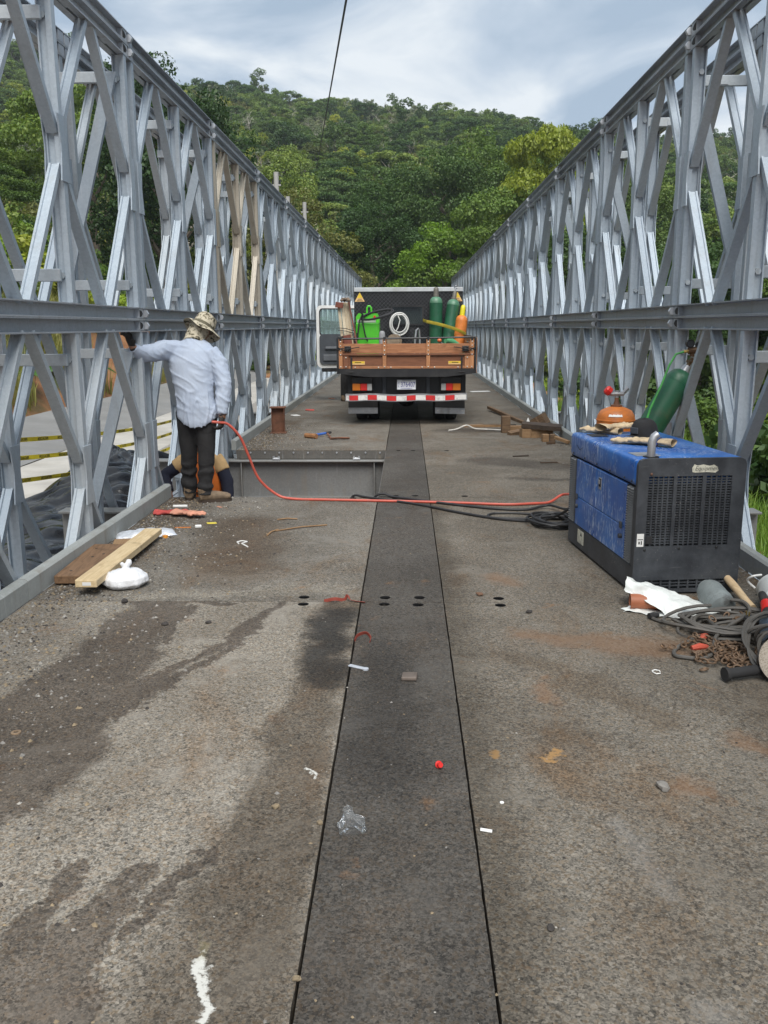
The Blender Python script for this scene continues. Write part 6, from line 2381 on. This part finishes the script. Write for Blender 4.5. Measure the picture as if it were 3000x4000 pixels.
# tied white bag
b = MB()
b.lathe([(.001, .0), (.10, .004), (.135, .03), (.13, .065), (.10, .09), (.055, .105), (.018, .112)], 28, Matrix.Diagonal((1, .82, 1, 1)))
b.tube([(0, 0, .108), (.006, .0, .125)], [.02, .016], 10)
b.tube([(0, 0, .12), (.03, .01, .145), (.035, .0, .155)], [.014, .02, .008], 8)
b.tube([(0, 0, .12), (-.02, -.005, .15)], [.012, .01], 8)
me = bake(b, 'bag', .006, 1, M_BAG, lambda q: .006 * mnoise.noise(q * 18) + .004 * mnoise.noise(Vector((q.x * 45, q.y * 45, q.z * 12))))
o = link('plastic_bag', me, None, (-1.67, 4.93, 0), (0, 0, .4))
tag(o, 'knotted white plastic bag with food box beside the pine plank', 'bag')
# foil wrapped packet
o = crumple('foil_packet', 'flat silvery white foil wrapper behind the pine plank', 'wrapper',
            lambda u, v: ((u - .5) * .42, (v - .5) * .17, .045 * math.sin(PI * u) ** .3 * math.sin(PI * v) ** .4 + .004), 30, 14, M_FOIL, (-1.93, 6.22, 0), .35, .012, 18, 3)
# red and salmon work gloves
M_REDG = simple('glove_red', (.48, .07, .06), .85, var=.3, scale=20, dirt=(.2, .1, .08))
M_SALM = simple('glove_salmon', (.58, .27, .18), .85, var=.2, scale=20)
for lab, loc, rz, mt, k in (('crumpled red work glove lying behind the foil wrapper', (-1.93, 6.96, .0), .1, M_REDG, .5), ('salmon pink work glove lying on the red glove', (-1.76, 6.86, .015), -.3, M_SALM, .25)):
    t = thing('work_glove', lab, 'glove', loc, rz)
    link('hand', glove_mesh(mt, k, int(k * 100), vox=.007), t)
    link('cuff', cuff_mesh(mt), t)
# small litter left
def litter(name, label, cat, mb, mt, loc, rot=(0, 0, 0)):
    o = obj(name, mb, mt)
    o.location = loc
    o.rotation_euler = rot
    return tag(o, label, cat)


litter('paint_tube', 'white and red marker tube behind the red glove', 'marker', MB().cyl((-.06, 0, .014), (.06, 0, .014), .013, 10), M_WHITE, (-1.93, 7.22, 0), (0, 0, .05))
litter('orange_strip', 'thin orange strip beside the foil wrapper', 'scrap', MB().cbox((0, 0, .003), (.12, .016, .004)), simple('scrap_orange', (.62, .2, .04), .6), (-1.72, 6.47, 0), (0, 0, .1))
litter('orange_plug', 'small orange plug in front of the foil wrapper', 'plug', MB().cyl((0, 0, .0), (0, 0, .018), .02, 12), simple('cap_orange', (.70, .28, .03), .5), (-1.768, 6.15, 0))
litter('yellow_wrapper', 'small yellow wrapper on the deck behind the white scrap', 'wrapper', MB().cbox((0, 0, .004), (.075, .035, .004)), simple('wrapper_yellow', (.75, .6, .08), .5), (-1.53, 6.62, 0), (.05, .05, .4))
litter('white_scrap', 'small white block of foam on the deck', 'scrap', MB().cbox((0, 0, .012), (.05, .03, .022), .005), M_WHITE, (-1.60, 6.47, 0), (0, 0, .2))
litter('orange_scrap', 'small salmon scrap in front of the boots', 'scrap', MB().cbox((0, 0, .003), (.05, .02, .003)), M_SALM, (-1.60, 7.25, 0), (0, .1, -.5))
t = litter('strap_scrap', 'bent white cord scrap in the middle of the left deck', 'scrap', MB().tube([(-.03, .03, .004), (-.05, .07, .006), (-.02, .1, .008), (.02, .08, .006), (-.01, .03, .005), (.05, -.06, .004)], .005, 6), M_WHITE, (-1.16, 5.93, 0))
M_RSTR = simple('strap_red', (.30, .06, .04), .7, var=.2)
for i, (lab, loc, rz, pts_) in enumerate((
        ('rust red strap lying across the seam by the bolt holes', (-.33, 4.65, 0), 0, [(-.13, .0, .004), (-.07, -.01, .02), (-.02, .02, .006), (.0, .035, .03), (.02, .0, .01), (.1, -.02, .004)]),
        ('curled rust red strap on the left seam nearer the camera', (-.225, 4.04, 0), .2, [(-.03, -.01, .004), (-.01, .02, .02), (.03, .02, .03), (.05, .0, .012), (.04, -.04, .004)]))):
    o = obj('red_strap', MB().tube(smooth_path(pts_, 5), [(.0015, .011)] * (5 * (len(pts_) - 1) + 1), 6), M_RSTR, None, True)
    o.location = loc
    o.rotation_euler = (0, 0, rz)
    tag(o, lab, 'strap')
litter('grey_bracket', 'small pale grey plastic strip on the left seam', 'scrap', MB().cbox((0, 0, .004), (.085, .022, .005), .001).cyl((.045, 0, 0), (.045, 0, .007), .014, 10), simple('scrap_grey', (.42, .45, .5), .5), (-.222, 3.69, 0), (0, 0, -.5))
litter('steel_plate', 'square rusty steel plate on the dark centre strip', 'steel plate', MB().cbox((0, 0, .011), (.066, .06, .014), .002), simple('plate_rusty', (.16, .13, .11), .7, .3, var=.3), (.015, 3.57, 0), (.05, -.04, -.1))
m = NT('bottle_clear')
m.b.inputs['Transmission Weight'].default_value = .94
M_CLEARB = m.done((.93, .95, .96), .1, 0.0, IOR=1.3)
b = MB().lathe([(.013, .0), (.016, .003), (.016, .008), (.0145, .009), (.016, .011), (.016, .018), (.013, .02), (.015, .03), (.026, .045), (.034, .06), (.036, .07), (.034, .078), (.037, .086), (.036, .094), (.038, .102), (.036, .112)], 22)
b.v = [(v[0] * (1 + .15 * (v[2] > .05)) + .008 * mnoise.noise((v[0] * 60, v[1] * 60, v[2] * 45)), v[1] * (.5 if v[2] > .05 else .9) + .012 * mnoise.noise((v[0] * 50 + 9, v[1] * 50, v[2] * 40)), v[2] + .006 * mnoise.noise((v[0] * 70, 3, v[2] * 30))) for v in b.v]
o = obj('plastic_bottle', b, M_CLEARB, None, True)
o.location = (-.183, 2.48, .024)
o.rotation_euler = (R(98), 0, R(12))
tag(o, 'crushed clear plastic bottle on the dark centre strip', 'bottle')
t = thing('red_plug', 'small bright red plug on the dark centre strip', 'plug', (.113, 2.787, .0), .4)
obj('plug', MB().lathe([(.013, .0), (.013, .003), (.009, .004), (.009, .02), (.006, .02)], 14, Matrix.Translation((0, 0, .012)) @ Matrix.Rotation(R(70), 4, 'X')), M_RED, t, True)
litter('paper_scrap', 'small white paper scrap right of the right seam', 'scrap', MB().cbox((0, 0, .002), (.036, .014, .0015)), M_WHITE, (.245, 2.40, .0), (.05, .08, -.15))
litter('steel_washer', 'rusty steel washer at the left side of the near deck', 'washer', MB().lathe([(.009, 0), (.019, 0), (.019, .004), (.009, .004), (.009, 0)], 18), simple('washer_rust', (.28, .2, .13), .6, .3), (-1.487, 3.026, 0))
litter('white_ring', 'thin white curled ring on the right deck', 'scrap', MB().tube([(.016 * math.cos(k * .55) * (1 + .1 * (k % 3)), .022 * math.sin(k * .55), .003 + .002 * (k % 2)) for k in range(11)], .0028, 5), M_WHITE, (1.112, 3.653, 0))
litter('white_disc', 'tiny white disc right of the centre strip', 'scrap', MB().cyl((0, 0, 0), (0, 0, .003), .007, 12), M_WHITE, (.31, 2.56, .0))
M_STONE = [simple('stone_grey', (.2, .19, .175), .9, var=.25, scale=30), simple('stone_tan', (.23, .18, .115), .9, var=.25, scale=30), simple('stone_dark', (.045, .04, .037), .9, var=.3, scale=30), simple('stone_pale', (.33, .315, .285), .9, var=.2, scale=30)]


def stone(loc, r_, mt, lab, seed):
    b = MB()
    b.ball((0, 0, 0), (r_ * 1.2, r_ * .85, r_ * .6), 8, 6)
    b.v = [tuple(Vector(v) * (1 + .4 * mnoise.noise(Vector(v) / r_ * 1.3 + Vector((seed * 3.1, 0, 0))))) for v in b.v]
    o = obj('stone', b, mt, None, False)
    o.location = (loc[0], loc[1], r_ * .4)
    o.rotation_euler = (0, 0, seed)
    return tag(o, lab, 'stone')


stone((-.418, 2.52), .013, M_STONE[1], 'tan pebble left of the left seam near the plastic bottle', 1)
stone((-.268, 2.43), .011, M_STONE[1], 'brown pebble on the left seam beside the plastic bottle', 2)
stone((-.258, 1.77), .010, M_STONE[1], 'brown pebble on the left seam at the bottom of the view', 3)
stone((.31, 1.98), .0, M_STONE[2], '', 4) if False else None
stone((.855, 2.66), .024, M_STONE[0], 'reddish grey stone in a brown soil patch on the right deck', 5)
stone((-1.25, 4.25), .017, M_STONE[2], 'dark stone at the edge of the wet stain on the left deck', 6)
stone((-1.03, 4.28), .015, M_STONE[2], 'small black stone between the wet runs on the left deck', 7)
stone((-1.58, 4.62), .022, M_STONE[2], 'flat black stone just in front of the white bag', 8)
stone((.42, 4.78), .018, simple('stone_rust', (.16, .09, .055), .9), 'brown rust flake behind the right bolt holes', 9)
stone((.66, 4.47), .016, M_STONE[2], 'dark crumb right of the right bolt holes', 10)
stone((.37, 1.96), .012, M_STONE[2], 'black lump right of the right seam', 11)


# loose gravel swept towards the kerbs and crumbs all over
def gravel(name, n, fx, rmin, rmax, mts, seed):
    g = random.Random(seed)
    vs, fs, mi = [], [], []
    base = [(0, 0, .8), (.9, 0, .1), (.3, .85, .15), (-.75, .5, .1), (-.7, -.55, .12), (.28, -.9, .1)]
    for i in range(n):
        x, y = fx(g)
        r_ = rmin + (rmax - rmin) * g.random() ** 3
        a = g.uniform(0, 6.28)
        ca, sa = math.cos(a), math.sin(a)
        o = len(vs)
        for bx, by, bz_ in base:
            k = g.uniform(.7, 1.25)
            px_, py_ = bx * k, by * k * .8
            vs.append((x + r_ * (px_ * ca - py_ * sa), y + r_ * (px_ * sa + py_ * ca), max(r_ * bz_ * k, .0) - .001 if bz_ > .5 else .0005))
        f = [(o, o + j, o + (j % 5) + 1) for j in range(1, 6)]
        f = [(o, o + j, o + (j + 1 if j < 5 else 1)) for j in range(1, 6)]
        fs += f
        mi += [g.choices(range(len(mts)), [5, 3, 3, 1.2][:len(mts)])[0]] * 5
    me = bpy.data.meshes.new(name)
    me.from_pydata(vs, [], fs)
    for q in mts:
        me.materials.append(q)
    me.polygons.foreach_set('material_index', mi)
    me.update()
    o = link(name, me)
    o['kind'] = 'stuff'
    return o


def fx_left(g):
    while True:
        y = 1.6 + 12 * g.random() ** 1.2
        x = XL + .02 + abs(g.gauss(0, .26 if g.random() < .6 else .5))
        if x < -.4 and not (7.72 < y < 10.74):
            return x, y


def fx_right(g):
    while True:
        y = 4.6 + 10 * g.random()
        x = XR - .02 - abs(g.gauss(0, .2))
        if x > .4:
            return x, y


def fx_all(g):
    while True:
        x, y = g.uniform(-2.1, 2.1), 1.5 + 10 * g.random() ** 1.6
        if not (x < -.26 and 7.69 < y < 10.76):
            return x, y


gravel('kerb_gravel', 15000, fx_left, .0025, .0135, M_STONE, 1)
gravel('kerb_gravel', 1500, fx_right, .003, .014, M_STONE, 2)
gravel('deck_crumbs', 2600, fx_all, .0015, .0075, [M_STONE[2], M_STONE[0], M_STONE[1], M_STONE[3]], 3)

# ------------------------------------------------------------------ heap at the right: bag, float, cables, chain, grinder
t = thing('plastic_bag', 'crumpled white plastic bag in front of the generator', 'bag', (1.455, 4.54, 0), -.38)
b = MB()


def bagfn(u, v):
    x = -.26 + .54 * u
    wd = .15 * (.55 + .45 * math.sin(PI * min(u * 1.1, 1))) + .03 * (1 - u)
    y = wd * (2 * v - 1)
    h = (.145 * (1 - .5 * u)) * max(0, 1 - (2 * v - 1) ** 2) ** .6 * (.75 + .25 * math.cos(u * 4))
    q = Vector((x, y, .004 + h))
    n = Vector((q.x * 13, q.y * 13, q.z * 13 + 2))
    q += mnoise.noise_vector(n) * .016 + mnoise.noise_vector(n * 2.6) * .008
    q.z = max(q.z, .003)
    if u < .42 and v < .45:                      # the open mouth: film lifted over the pipe
        k_ = (1 - u / .42) ** .5
        q.z = max(q.z, .088 * k_)
        q.y += .06 * k_ * (1 - v / .45)
    return q


b.grid(bagfn, 44, 26)
obj('film', b, M_BAGT, t, True)
b = MB()
b.grid(lambda u, v: Vector((-.25 + .3 * u + .02 * math.sin(9 * v), -.16 + .10 * v + .015 * math.sin(8 * u), .004 + .02 * abs(mnoise.noise((u * 5, v * 4, 3))))), 18, 8)
obj('handle_flap', b, M_BAGT, t, True)
o = obj('clay_pipe', MB().tube([(0, 0, .044), (.17, .0, .044)], .041, 20, caps=False).tube([(0, 0, .044), (.17, .0, .044)], .036, 20, caps=False), simple('plastic_terracotta', (.33, .11, .05), .55, var=.15), None, True)
o.location = (1.215, 4.545, 0)
o.rotation_euler = (0, 0, -.1)
tag(o, 'short terracotta brown pipe poking out of the white plastic bag', 'pipe')
t = thing('metal_canister', 'scuffed grey metal canister lying on the white bag', 'canister', (1.66, 4.52, .075), 0)
AM = Matrix.Rotation(R(98), 4, 'Z') @ Matrix.Rotation(R(90 - 14), 4, 'Y')
M_CAN = simple('paint_grey_chipped', (.22, .25, .25), .5, .1, var=.15, dirt=(.07, .065, .06), dirt_amt=.8, scale=14)
obj('body', MB().lathe([(.0001, -.115), (.045, -.113), (.068, -.10), (.072, -.07), (.072, .055), (.062, .085), (.045, .095), (.042, .115), (.0001, .117)], 24, AM), M_CAN, t, True)
obj('band', MB().lathe([(.0728, -.072), (.0745, -.06), (.0745, -.05), (.0728, -.045)], 24, AM), M_CAN, t, True)
o = obj('tool_handle', MB().tube([(1.845, 4.86, .085), (1.85, 4.78, .07), (1.858, 4.6, .035), (1.862, 4.5, .022)], [.021, .024, .02, .019], 12), wood('handle_ash', (.52, .36, .2), (.66, .5, .31), (14, 2, 14)), None, True)
tag(o, 'smooth pale wooden tool handle lying behind the cable heap', 'tool handle')
# ribbed clear bottle with white cord
t = thing('ribbed_bottle', 'translucent white ribbed bottle with a cord handle at the right edge', 'bottle', (1.985, 4.50, .09), 0)
pr = []
for k in range(22):
    pr.append((.088 + (.004 if k % 2 else 0), -.13 + k * .012))
AM2 = Matrix.Rotation(R(75), 4, 'Z') @ Matrix.Rotation(R(90), 4, 'Y')
obj('body', MB().lathe([(.03, -.155), (.07, -.15)] + pr + [(.07, .145), (.035, .16)], 26, AM2), plastic('plastic_cloudy', (.60, .62, .61), .35, 0, .1), t, True)
obj('base_disc', MB().lathe([(.0001, -.157), (.055, -.157), (.06, -.152)], 20, AM2), simple('disc_cream', (.55, .54, .46), .6), t, True)
obj('cord_handle', MB().tube(smooth_path([(-.09, .08, .02), (-.13, .09, .06), (-.12, .05, .095), (-.07, .06, .1)], 6), .006, 6), M_WHITE, t, True)
# cables
M_GCABLE = simple('cable_grey', (.085, .08, .072), .6, var=.2, dirt=(.16, .14, .12), dirt_amt=.4)
b = MB()
g = random.Random(12)
for k in range(12):
    cx_, cy_ = 1.68 + g.uniform(-.06, .06), 4.2 + g.uniform(-.05, .05)
    rx_, ry_ = g.uniform(.18, .33), g.uniform(.10, .2)
    ph = g.uniform(-.25, .25)
    pts_ = []
    for i in range(28):
        a = 2 * PI * i / 28
        x, y = rx_ * math.cos(a), ry_ * math.sin(a)
        x, y = x * math.cos(ph) - y * math.sin(ph), x * math.sin(ph) + y * math.cos(ph)
        pts_.append((cx_ + x, cy_ + y, .012 + .010 * (k // 2) + .012 * math.sin(3 * a + k)))
    b.tube(pts_, .0085, 6, closed=True)
b.tube(smooth_path([(1.30, 4.40, .012), (1.29, 4.36, .01), (1.33, 4.3, .01), (1.42, 4.24, .01), (1.55, 4.2, .02), (1.7, 4.15, .04)], 6), .0085, 6)
o = obj('extension_cable', b, M_GCABLE, None, True)
tag(o, 'heap of grey rubber cable in front of the grey canister', 'cable')
o = obj('extension_cable', MB().tube(smooth_path([(1.70, 4.40, .10), (1.755, 4.36, .10), (1.74, 4.25, .08), (1.60, 4.12, .06), (1.5, 4.02, .04), (1.455, 3.92, .02), (1.43, 3.86, .012), (1.36, 3.80, .01), (1.28, 3.815, .01), (1.248, 3.84, .01), (1.27, 3.91, .01), (1.34, 3.98, .02), (1.42, 4.04, .03)], 8), .0095, 8), M_GCABLE, None, True)
tag(o, 'grey cable running from the canister into a long flat loop', 'cable')
t = thing('plug_socket', 'black cable plug at the left end of the cable heap', 'plug', (1.30, 4.385, .018), .4)
obj('plug_body', MB().tube([(-.03, 0, 0), (0, 0, 0), (.03, 0, 0)], [.016, .018, .011], 10), M_RUB, t, True)
t = thing('mains_plug', 'black plug with brass pins on top of the cable heap', 'plug', (1.70, 4.15, .085), .5)
obj('plug_body', MB().cbox((0, 0, 0), (.05, .035, .03), .008), M_RUB, t)
for s in (-1, 1):
    obj('pin', MB().cbox((-.01 + s * .0, s * .008, .026), (.006, .003, .024)), simple('brass_pin', (.6, .45, .15), .3, .8), t)
# chain
t = thing('chain', 'rusty steel chain with red hooks heaped on the deck', 'chain', (0, 0, 0))
lk = MB()
lp = [(.013 * math.copysign(1, c_) if False else 0, 0, 0) for c_ in (1,)]
pts_ = []
for i in range(14):
    a = 2 * PI * i / 14
    pts_.append((.0115 * math.sin(a), .019 * math.cos(a), 0))
lk.tube(pts_, .0048, 6, closed=True)
LK = lk.mesh('link', simple('chain_rust', (.15, .10, .065), .6, .4, var=.3, scale=40, dirt=(.28, .15, .07), dirt_amt=.5), True)
g = random.Random(3)
path = smooth_path([(1.30, 3.90, .01), (1.36, 3.99, .02), (1.43, 3.93, .02), (1.40, 4.03, .025), (1.48, 3.98, .02), (1.44, 3.88, .015), (1.36, 3.83, .012), (1.33, 3.76, .01), (1.39, 3.72, .01), (1.42, 3.78, .012), (1.46, 3.82, .012), (1.50, 3.80, .012), (1.53, 3.87, .015), (1.50, 3.93, .02), (1.58, 3.92, .02), (1.56, 3.80, .015), (1.49, 3.74, .012), (1.53, 3.68, .01), (1.47, 3.66, .01), (1.55, 3.74, .02), (1.60, 3.70, .01), (1.62, 3.82, .02), (1.66, 3.9, .02)], 12)
acc, last, n = 0, path[0], 0
for i in range(1, len(path)):
    acc += (path[i] - last).length
    last = path[i]
    if acc > .0255:
        acc = 0
        d = (path[i] - path[i - 1]).normalized()
        q = d.to_track_quat('Y', 'Z') @ Quaternion((0, 1, 0), (n % 2) * PI / 2 + g.uniform(-.3, .3) + .4)
        o = link('link', LK, t, path[i] + Vector((0, 0, .006 + g.uniform(0, .012))))
        o.rotation_mode = 'QUATERNION'
        o.rotation_quaternion = q
        n += 1
for i in range(60):
    o = link('link', LK, t, (1.44 + g.gauss(0, .10) + .1 * (i % 2) * 1.2, 3.84 + g.gauss(0, .075), .006 + .02 * g.random()))
    o.rotation_euler = (g.uniform(-1, 1), g.uniform(-1, 1), g.uniform(0, 6))
for i in range(26):
    o = link('link', LK, t, (1.72 + g.gauss(0, .07), 4.30 + g.gauss(0, .05), .02 + .03 * g.random()))
    o.rotation_euler = (g.uniform(-1, 1), g.uniform(-1, 1), g.uniform(0, 6))
M_RHOOK = simple('hook_red', (.42, .07, .04), .5, var=.25, dirt=(.2, .08, .05), dirt_amt=.5)
for x, y, rz in ((1.375, 3.885, .2), (1.44, 4.02, .9), (1.70, 4.10, .4)):
    obj('hook', MB().tube([(x - .04 * math.cos(rz), y - .04 * math.sin(rz), .03), (x, y, .036), (x + .035 * math.cos(rz), y + .035 * math.sin(rz), .03), (x + .045 * math.cos(rz + .9), y + .045 * math.sin(rz + .9), .022), (x + .02 * math.cos(rz + 1.8), y + .02 * math.sin(rz + 1.8), .018)], [.012, .017, .013, .01, .006], 8), M_RHOOK, t, True)
# angle grinder
gr = thing('angle_grinder', 'large angle grinder with grey cutting disc wrapped in its cable at the right edge', 'angle grinder', (1.66, 3.85, 0), 0)
G_ = lambda x, y, z: Vector((x - 1.66, y - 3.85, z))
M_GRB = simple('grinder_blue', (.06, .09, .13), .4, var=.2, dirt=(.2, .2, .2), dirt_amt=.3)
obj('motor_body', MB().tube([G_(1.77, 4.08, .10), G_(1.72, 3.92, .10), G_(1.665, 3.74, .10), G_(1.645, 3.66, .10)], [.045, .056, .058, .05], 16), M_GRB, gr, True)
obj('rear_handle', MB().tube([G_(1.86, 4.40, .13), G_(1.835, 4.28, .12), G_(1.80, 4.16, .105), G_(1.77, 4.08, .10)], [.02, .027, .03, .042], 12), M_RUB, gr, True)
obj('red_band', MB().tube([G_(1.832, 4.275, .121), G_(1.805, 4.18, .108)], [.0285, .032], 12), M_RED, gr, True)
obj('side_handle', MB().tube([G_(1.60, 3.61, .045), G_(1.50, 3.585, .04), G_(1.385, 3.555, .036)], [.018, .023, .023], 12).tube([G_(1.388, 3.556, .036), G_(1.372, 3.552, .036)], [.031, .031], 14), M_RUB, gr, True)
DMx = Matrix.Translation(G_(1.645, 3.575, .09)) @ Euler((R(52), R(-18), 0)).to_matrix().to_4x4()
m = NT('grinding_disc')
p = m.oco()
f = m.vor(p, 160, 'Distance')
M_DISC = m.done(m.mix(m.ss(f, .2, .6), (.20, .17, .135), (.34, .30, .25)), .85)
obj('disc', MB().lathe([(.0001, .004), (.03, .004), (.105, .003), (.115, .0), (.115, -.003), (.03, -.003), (.0001, -.003)], 36, DMx), M_DISC, gr, True)
obj('disc_nut', MB().lathe([(.0001, .014), (.02, .014), (.022, .005), (.0001, .005)], 12, DMx), M_STEEL, gr, True)
obj('disc_guard', MB().lathe([(.02, -.03), (.12, -.03), (.122, .012)], 20, DMx, 0, R(20), R(200)), M_BLK, gr, True)
b = MB()
for k in range(6):
    c0 = G_(1.70 - .015 * k * .6, 3.95 - .07 * k, .10)
    ax = Vector((.3, .9, .0)).normalized()
    u_ = Vector((.95, -.3, 0)).normalized()
    pts_ = []
    for i in range(18):
        a = 2 * PI * i / 18
        pts_.append(c0 + u_ * (.085 + .012 * math.sin(k * 2)) * math.cos(a) + Vector((0, 0, 1)) * (.07 + .012 * math.cos(k * 3)) * math.sin(a) + ax * (.05 * math.cos(a + k)))
    for q in pts_:
        q.z = max(q.z, .008)
    b.tube(pts_, .0085, 6, closed=True)
for k in range(3):
    b.tube(smooth_path([G_(1.86, 4.38, .12), G_(1.93 - .02 * k, 4.2, .14), G_(1.84 - .03 * k, 4.0, .17), G_(1.66 - .02 * k, 3.95, .15), G_(1.58 - .01 * k, 3.84, .08), G_(1.55 + .02 * k, 3.7, .03), G_(1.58 + .02 * k, 3.6, .01)], 7), .0085, 6)
obj('cord', b, M_GCABLE, gr, True)

# ------------------------------------------------------------------ further along the deck
t = thing('steel_beam_stub', 'short rusty steel beam offcut standing on end by the left kerb', 'steel beam', (-1.855, 12.53, 0), .06)
M_RUST = simple('steel_rust', (.16, .07, .04), .8, .1, var=.35, scale=9, dirt=(.06, .035, .025), dirt_amt=.5)
obj('flange', MB().box((-.115, -.08, .365), (.115, .08, .383), .003), M_RUST, t)
obj('flange', MB().box((-.115, -.08, 0), (.115, .08, .018), .003), M_RUST, t)
obj('web', MB().box((-.085, -.01, .0185), (.085, .01, .3645)), M_RUST, t)
obj('stiffener', MB().box((-.093, -.07, .0185), (-.0855, .07, .3645)).box((.0855, -.07, .0185), (.093, .07, .3645)), M_RUST, t)
t = thing('sledge_hammer', 'sledge hammer with rusty head and blue handle lying on the deck', 'hammer', (-1.30, 11.95, .035), .95)
obj('head', MB().prism([(.035 * math.cos(R(22.5 + 45 * k)), .035 * math.sin(R(22.5 + 45 * k))) for k in range(8)], (-.03, .10, 0), (-.03, -.10, 0), right=(1, 0, 0)), simple('hammer_rust', (.33, .16, .07), .7, .2, var=.3), t)
obj('handle', MB().tube([(-.04, 0, 0), (.12, 0, .002), (.28, 0, .005)], [(.014, .018)] * 3, 10), simple('handle_blue', (.04, .12, .42), .5, var=.2), t, True)
obj('grip', MB().tube([(.281, 0, .005), (.37, 0, .008), (.39, 0, .008)], [.017, .019, .016], 10), M_RUB, t, True)
o = obj('iron_scrap', MB().tube([(-.10, .30, .05), (-.05, .16, .012), (-.03, .02, .012), (.06, .05, .02), (.22, .10, .012)], .014, 6).tube([(-.03, .02, .02), (.10, .0, .03), (.2, .06, .02)], .012, 6), M_RUST)
o.location = (-1.0, 11.75, 0)
tag(o, 'bent rusty iron bar beside the sledge hammer', 'iron bar')
# heap of old timbers on the right
plank('timber', 'thick brown block of old timber at the bottom of the heap on the right', (1.80, 12.05, 0), .42, .24, .12, .15, W_SAW, cat='timber', jag=.25, seed=3)
plank('timber', 'dark tarred board lying on top of the old timber block', (1.86, 12.0, .125), .55, .26, .06, -.25, W_TAR, (.08, .06), cat='timber', jag=.2, seed=5)
plank('timber', 'upright broken timber block leaning at the back of the heap', (1.93, 12.62, .06), .30, .22, .16, -.6, W_OLD, (.1, -.55), cat='timber', jag=.25, seed=6)
plank('timber', 'short square block standing on end left of the heap', (1.43, 12.55, 0), .12, .10, .24, .1, W_OLD, cat='timber')
plank('timber', 'splintered dark wedge lying between the block and the heap', (1.60, 12.35, 0), .34, .14, .06, .5, W_OLD, (.2, -.1), cat='timber', jag=.5, seed=7)
plank('timber', 'orange brown offcut behind the splintered wedge', (1.58, 12.8, 0), .3, .12, .07, .05, W_SAW, cat='timber', jag=.2, seed=8)
plank('timber', 'flat split board lying left of the standing block', (1.18, 13.3, 0), .62, .16, .03, .05, W_SAW, cat='timber', jag=.5, seed=9)
plank('timber', 'thin dark sliver beside the flat split board', (1.42, 13.35, 0), .5, .05, .03, .02, W_TAR, cat='timber', jag=.3, seed=10)
plank('timber', 'long thin pole sloping back along the right kerb', (1.70, 14.6, .01), 2.6, .06, .05, 1.73, W_OLD, (0, -.02), cat='timber')
plank('timber', 'small sawn cube in front of the timber heap', (1.845, 11.55, 0), .085, .085, .10, .1, W_SAW, cat='timber')
plank('timber', 'second small sawn cube touching the first', (1.945, 11.58, 0), .07, .08, .095, -.05, W_OLD, cat='timber')
plank('timber', 'short brown lath leaning by the kerb in front of the heap', (2.03, 11.35, .03), .26, .05, .04, -1.0, W_SAW, (0, .15), cat='timber')
plank('timber', 'little round stick in front of the small sawn cubes', (1.88, 11.3, 0), .12, .03, .03, .3, W_OLD, cat='timber')
litter('paper_cone', 'small white paper cone between the old timbers', 'paper', MB().lathe([(.05, 0), (.001, .12)], 10), M_WHITE, (1.75, 12.55, .1))
o = obj('rope', MB().tube(smooth_path([(.62, 12.72, .012), (.75, 12.9, .012), (.9, 13.05, .05), (1.02, 12.95, .012), (1.2, 12.85, .012), (1.42, 12.75, .012)], 6), .012, 6), simple('rope_white', (.55, .53, .49), .9), None, True)
tag(o, 'thin white rope lying left of the old timbers', 'rope')
litter('white_wrapper', 'white plastic wrapper on the deck right of the truck', 'wrapper', MB().cbox((0, 0, .01), (.45, .16, .015), .004), M_WHITE, (1.72, 20.5, 0), (0, 0, .3))
for i, (x, y, lab, mt) in enumerate(((-1.78, 16.0, 'red wrapper by the left kerb behind the beam stub', M_REDG), (-1.92, 15.0, 'white paper scrap by the left kerb', M_WHITE), (-1.6, 18.6, 'pink scrap on the deck left of the truck', M_SALM))):
    litter('wrapper', lab, 'wrapper', MB().cbox((0, 0, .01), (.16, .09, .012), .003), mt, (x, y, 0), (.1, .05, i))
for i, (x, y, rz, L) in enumerate(((-.80, 6.45, .5, .42), (-1.0, 6.3, 1.3, .2), (-.95, 6.75, .15, .16))):
    o = obj('twig', MB().tube([(-L / 2, 0, .006), (0, .01, .012), (L / 2, 0, .006)], .006, 5), W_SAW)
    o.location = (x, y, 0)
    o.rotation_euler = (0, 0, rz)
    tag(o, ('long thin stick on the left deck near the red hose', 'short stick crossing behind the long one on the left deck', 'shortest stick on the left deck near the red hose')[i], 'stick')
for i, (x, y, rz) in enumerate(((1.6, 9.7, .1), (1.9, 8.6, .05), (1.35, 10.2, .3))):
    o = obj('splinter', MB().box((-.1, -.012, 0), (.1, .012, .014), .003), W_TAR)
    o.location = (x, y, 0)
    o.rotation_euler = (0, 0, rz)
    tag(o, ('dark splinter on the right deck in front of the old timbers', 'dark splinter nearest the generator on the right deck', 'dark splinter furthest left on the right deck')[i], 'splinter')

# ------------------------------------------------------------------ damp air between here and the hill
m = NT('haze_air')
vp = m.n('ShaderNodeVolumePrincipled')
vp.inputs['Color'].default_value = (.86, .92, 1, 1)
vp.inputs['Density'].default_value = .00042
vp.inputs['Anisotropy'].default_value = .2
out = m.t.nodes['Material Output']
for l in list(out.inputs['Surface'].links):
    m.t.links.remove(l)
m.t.links.new(vp.outputs[0], out.inputs['Volume'])
hz_box = obj('haze', MB().box((-215, -45, -75), (215, 430, 95)), m.mat)
hz_box['kind'] = 'stuff'
hz_box.display_type = 'WIRE'
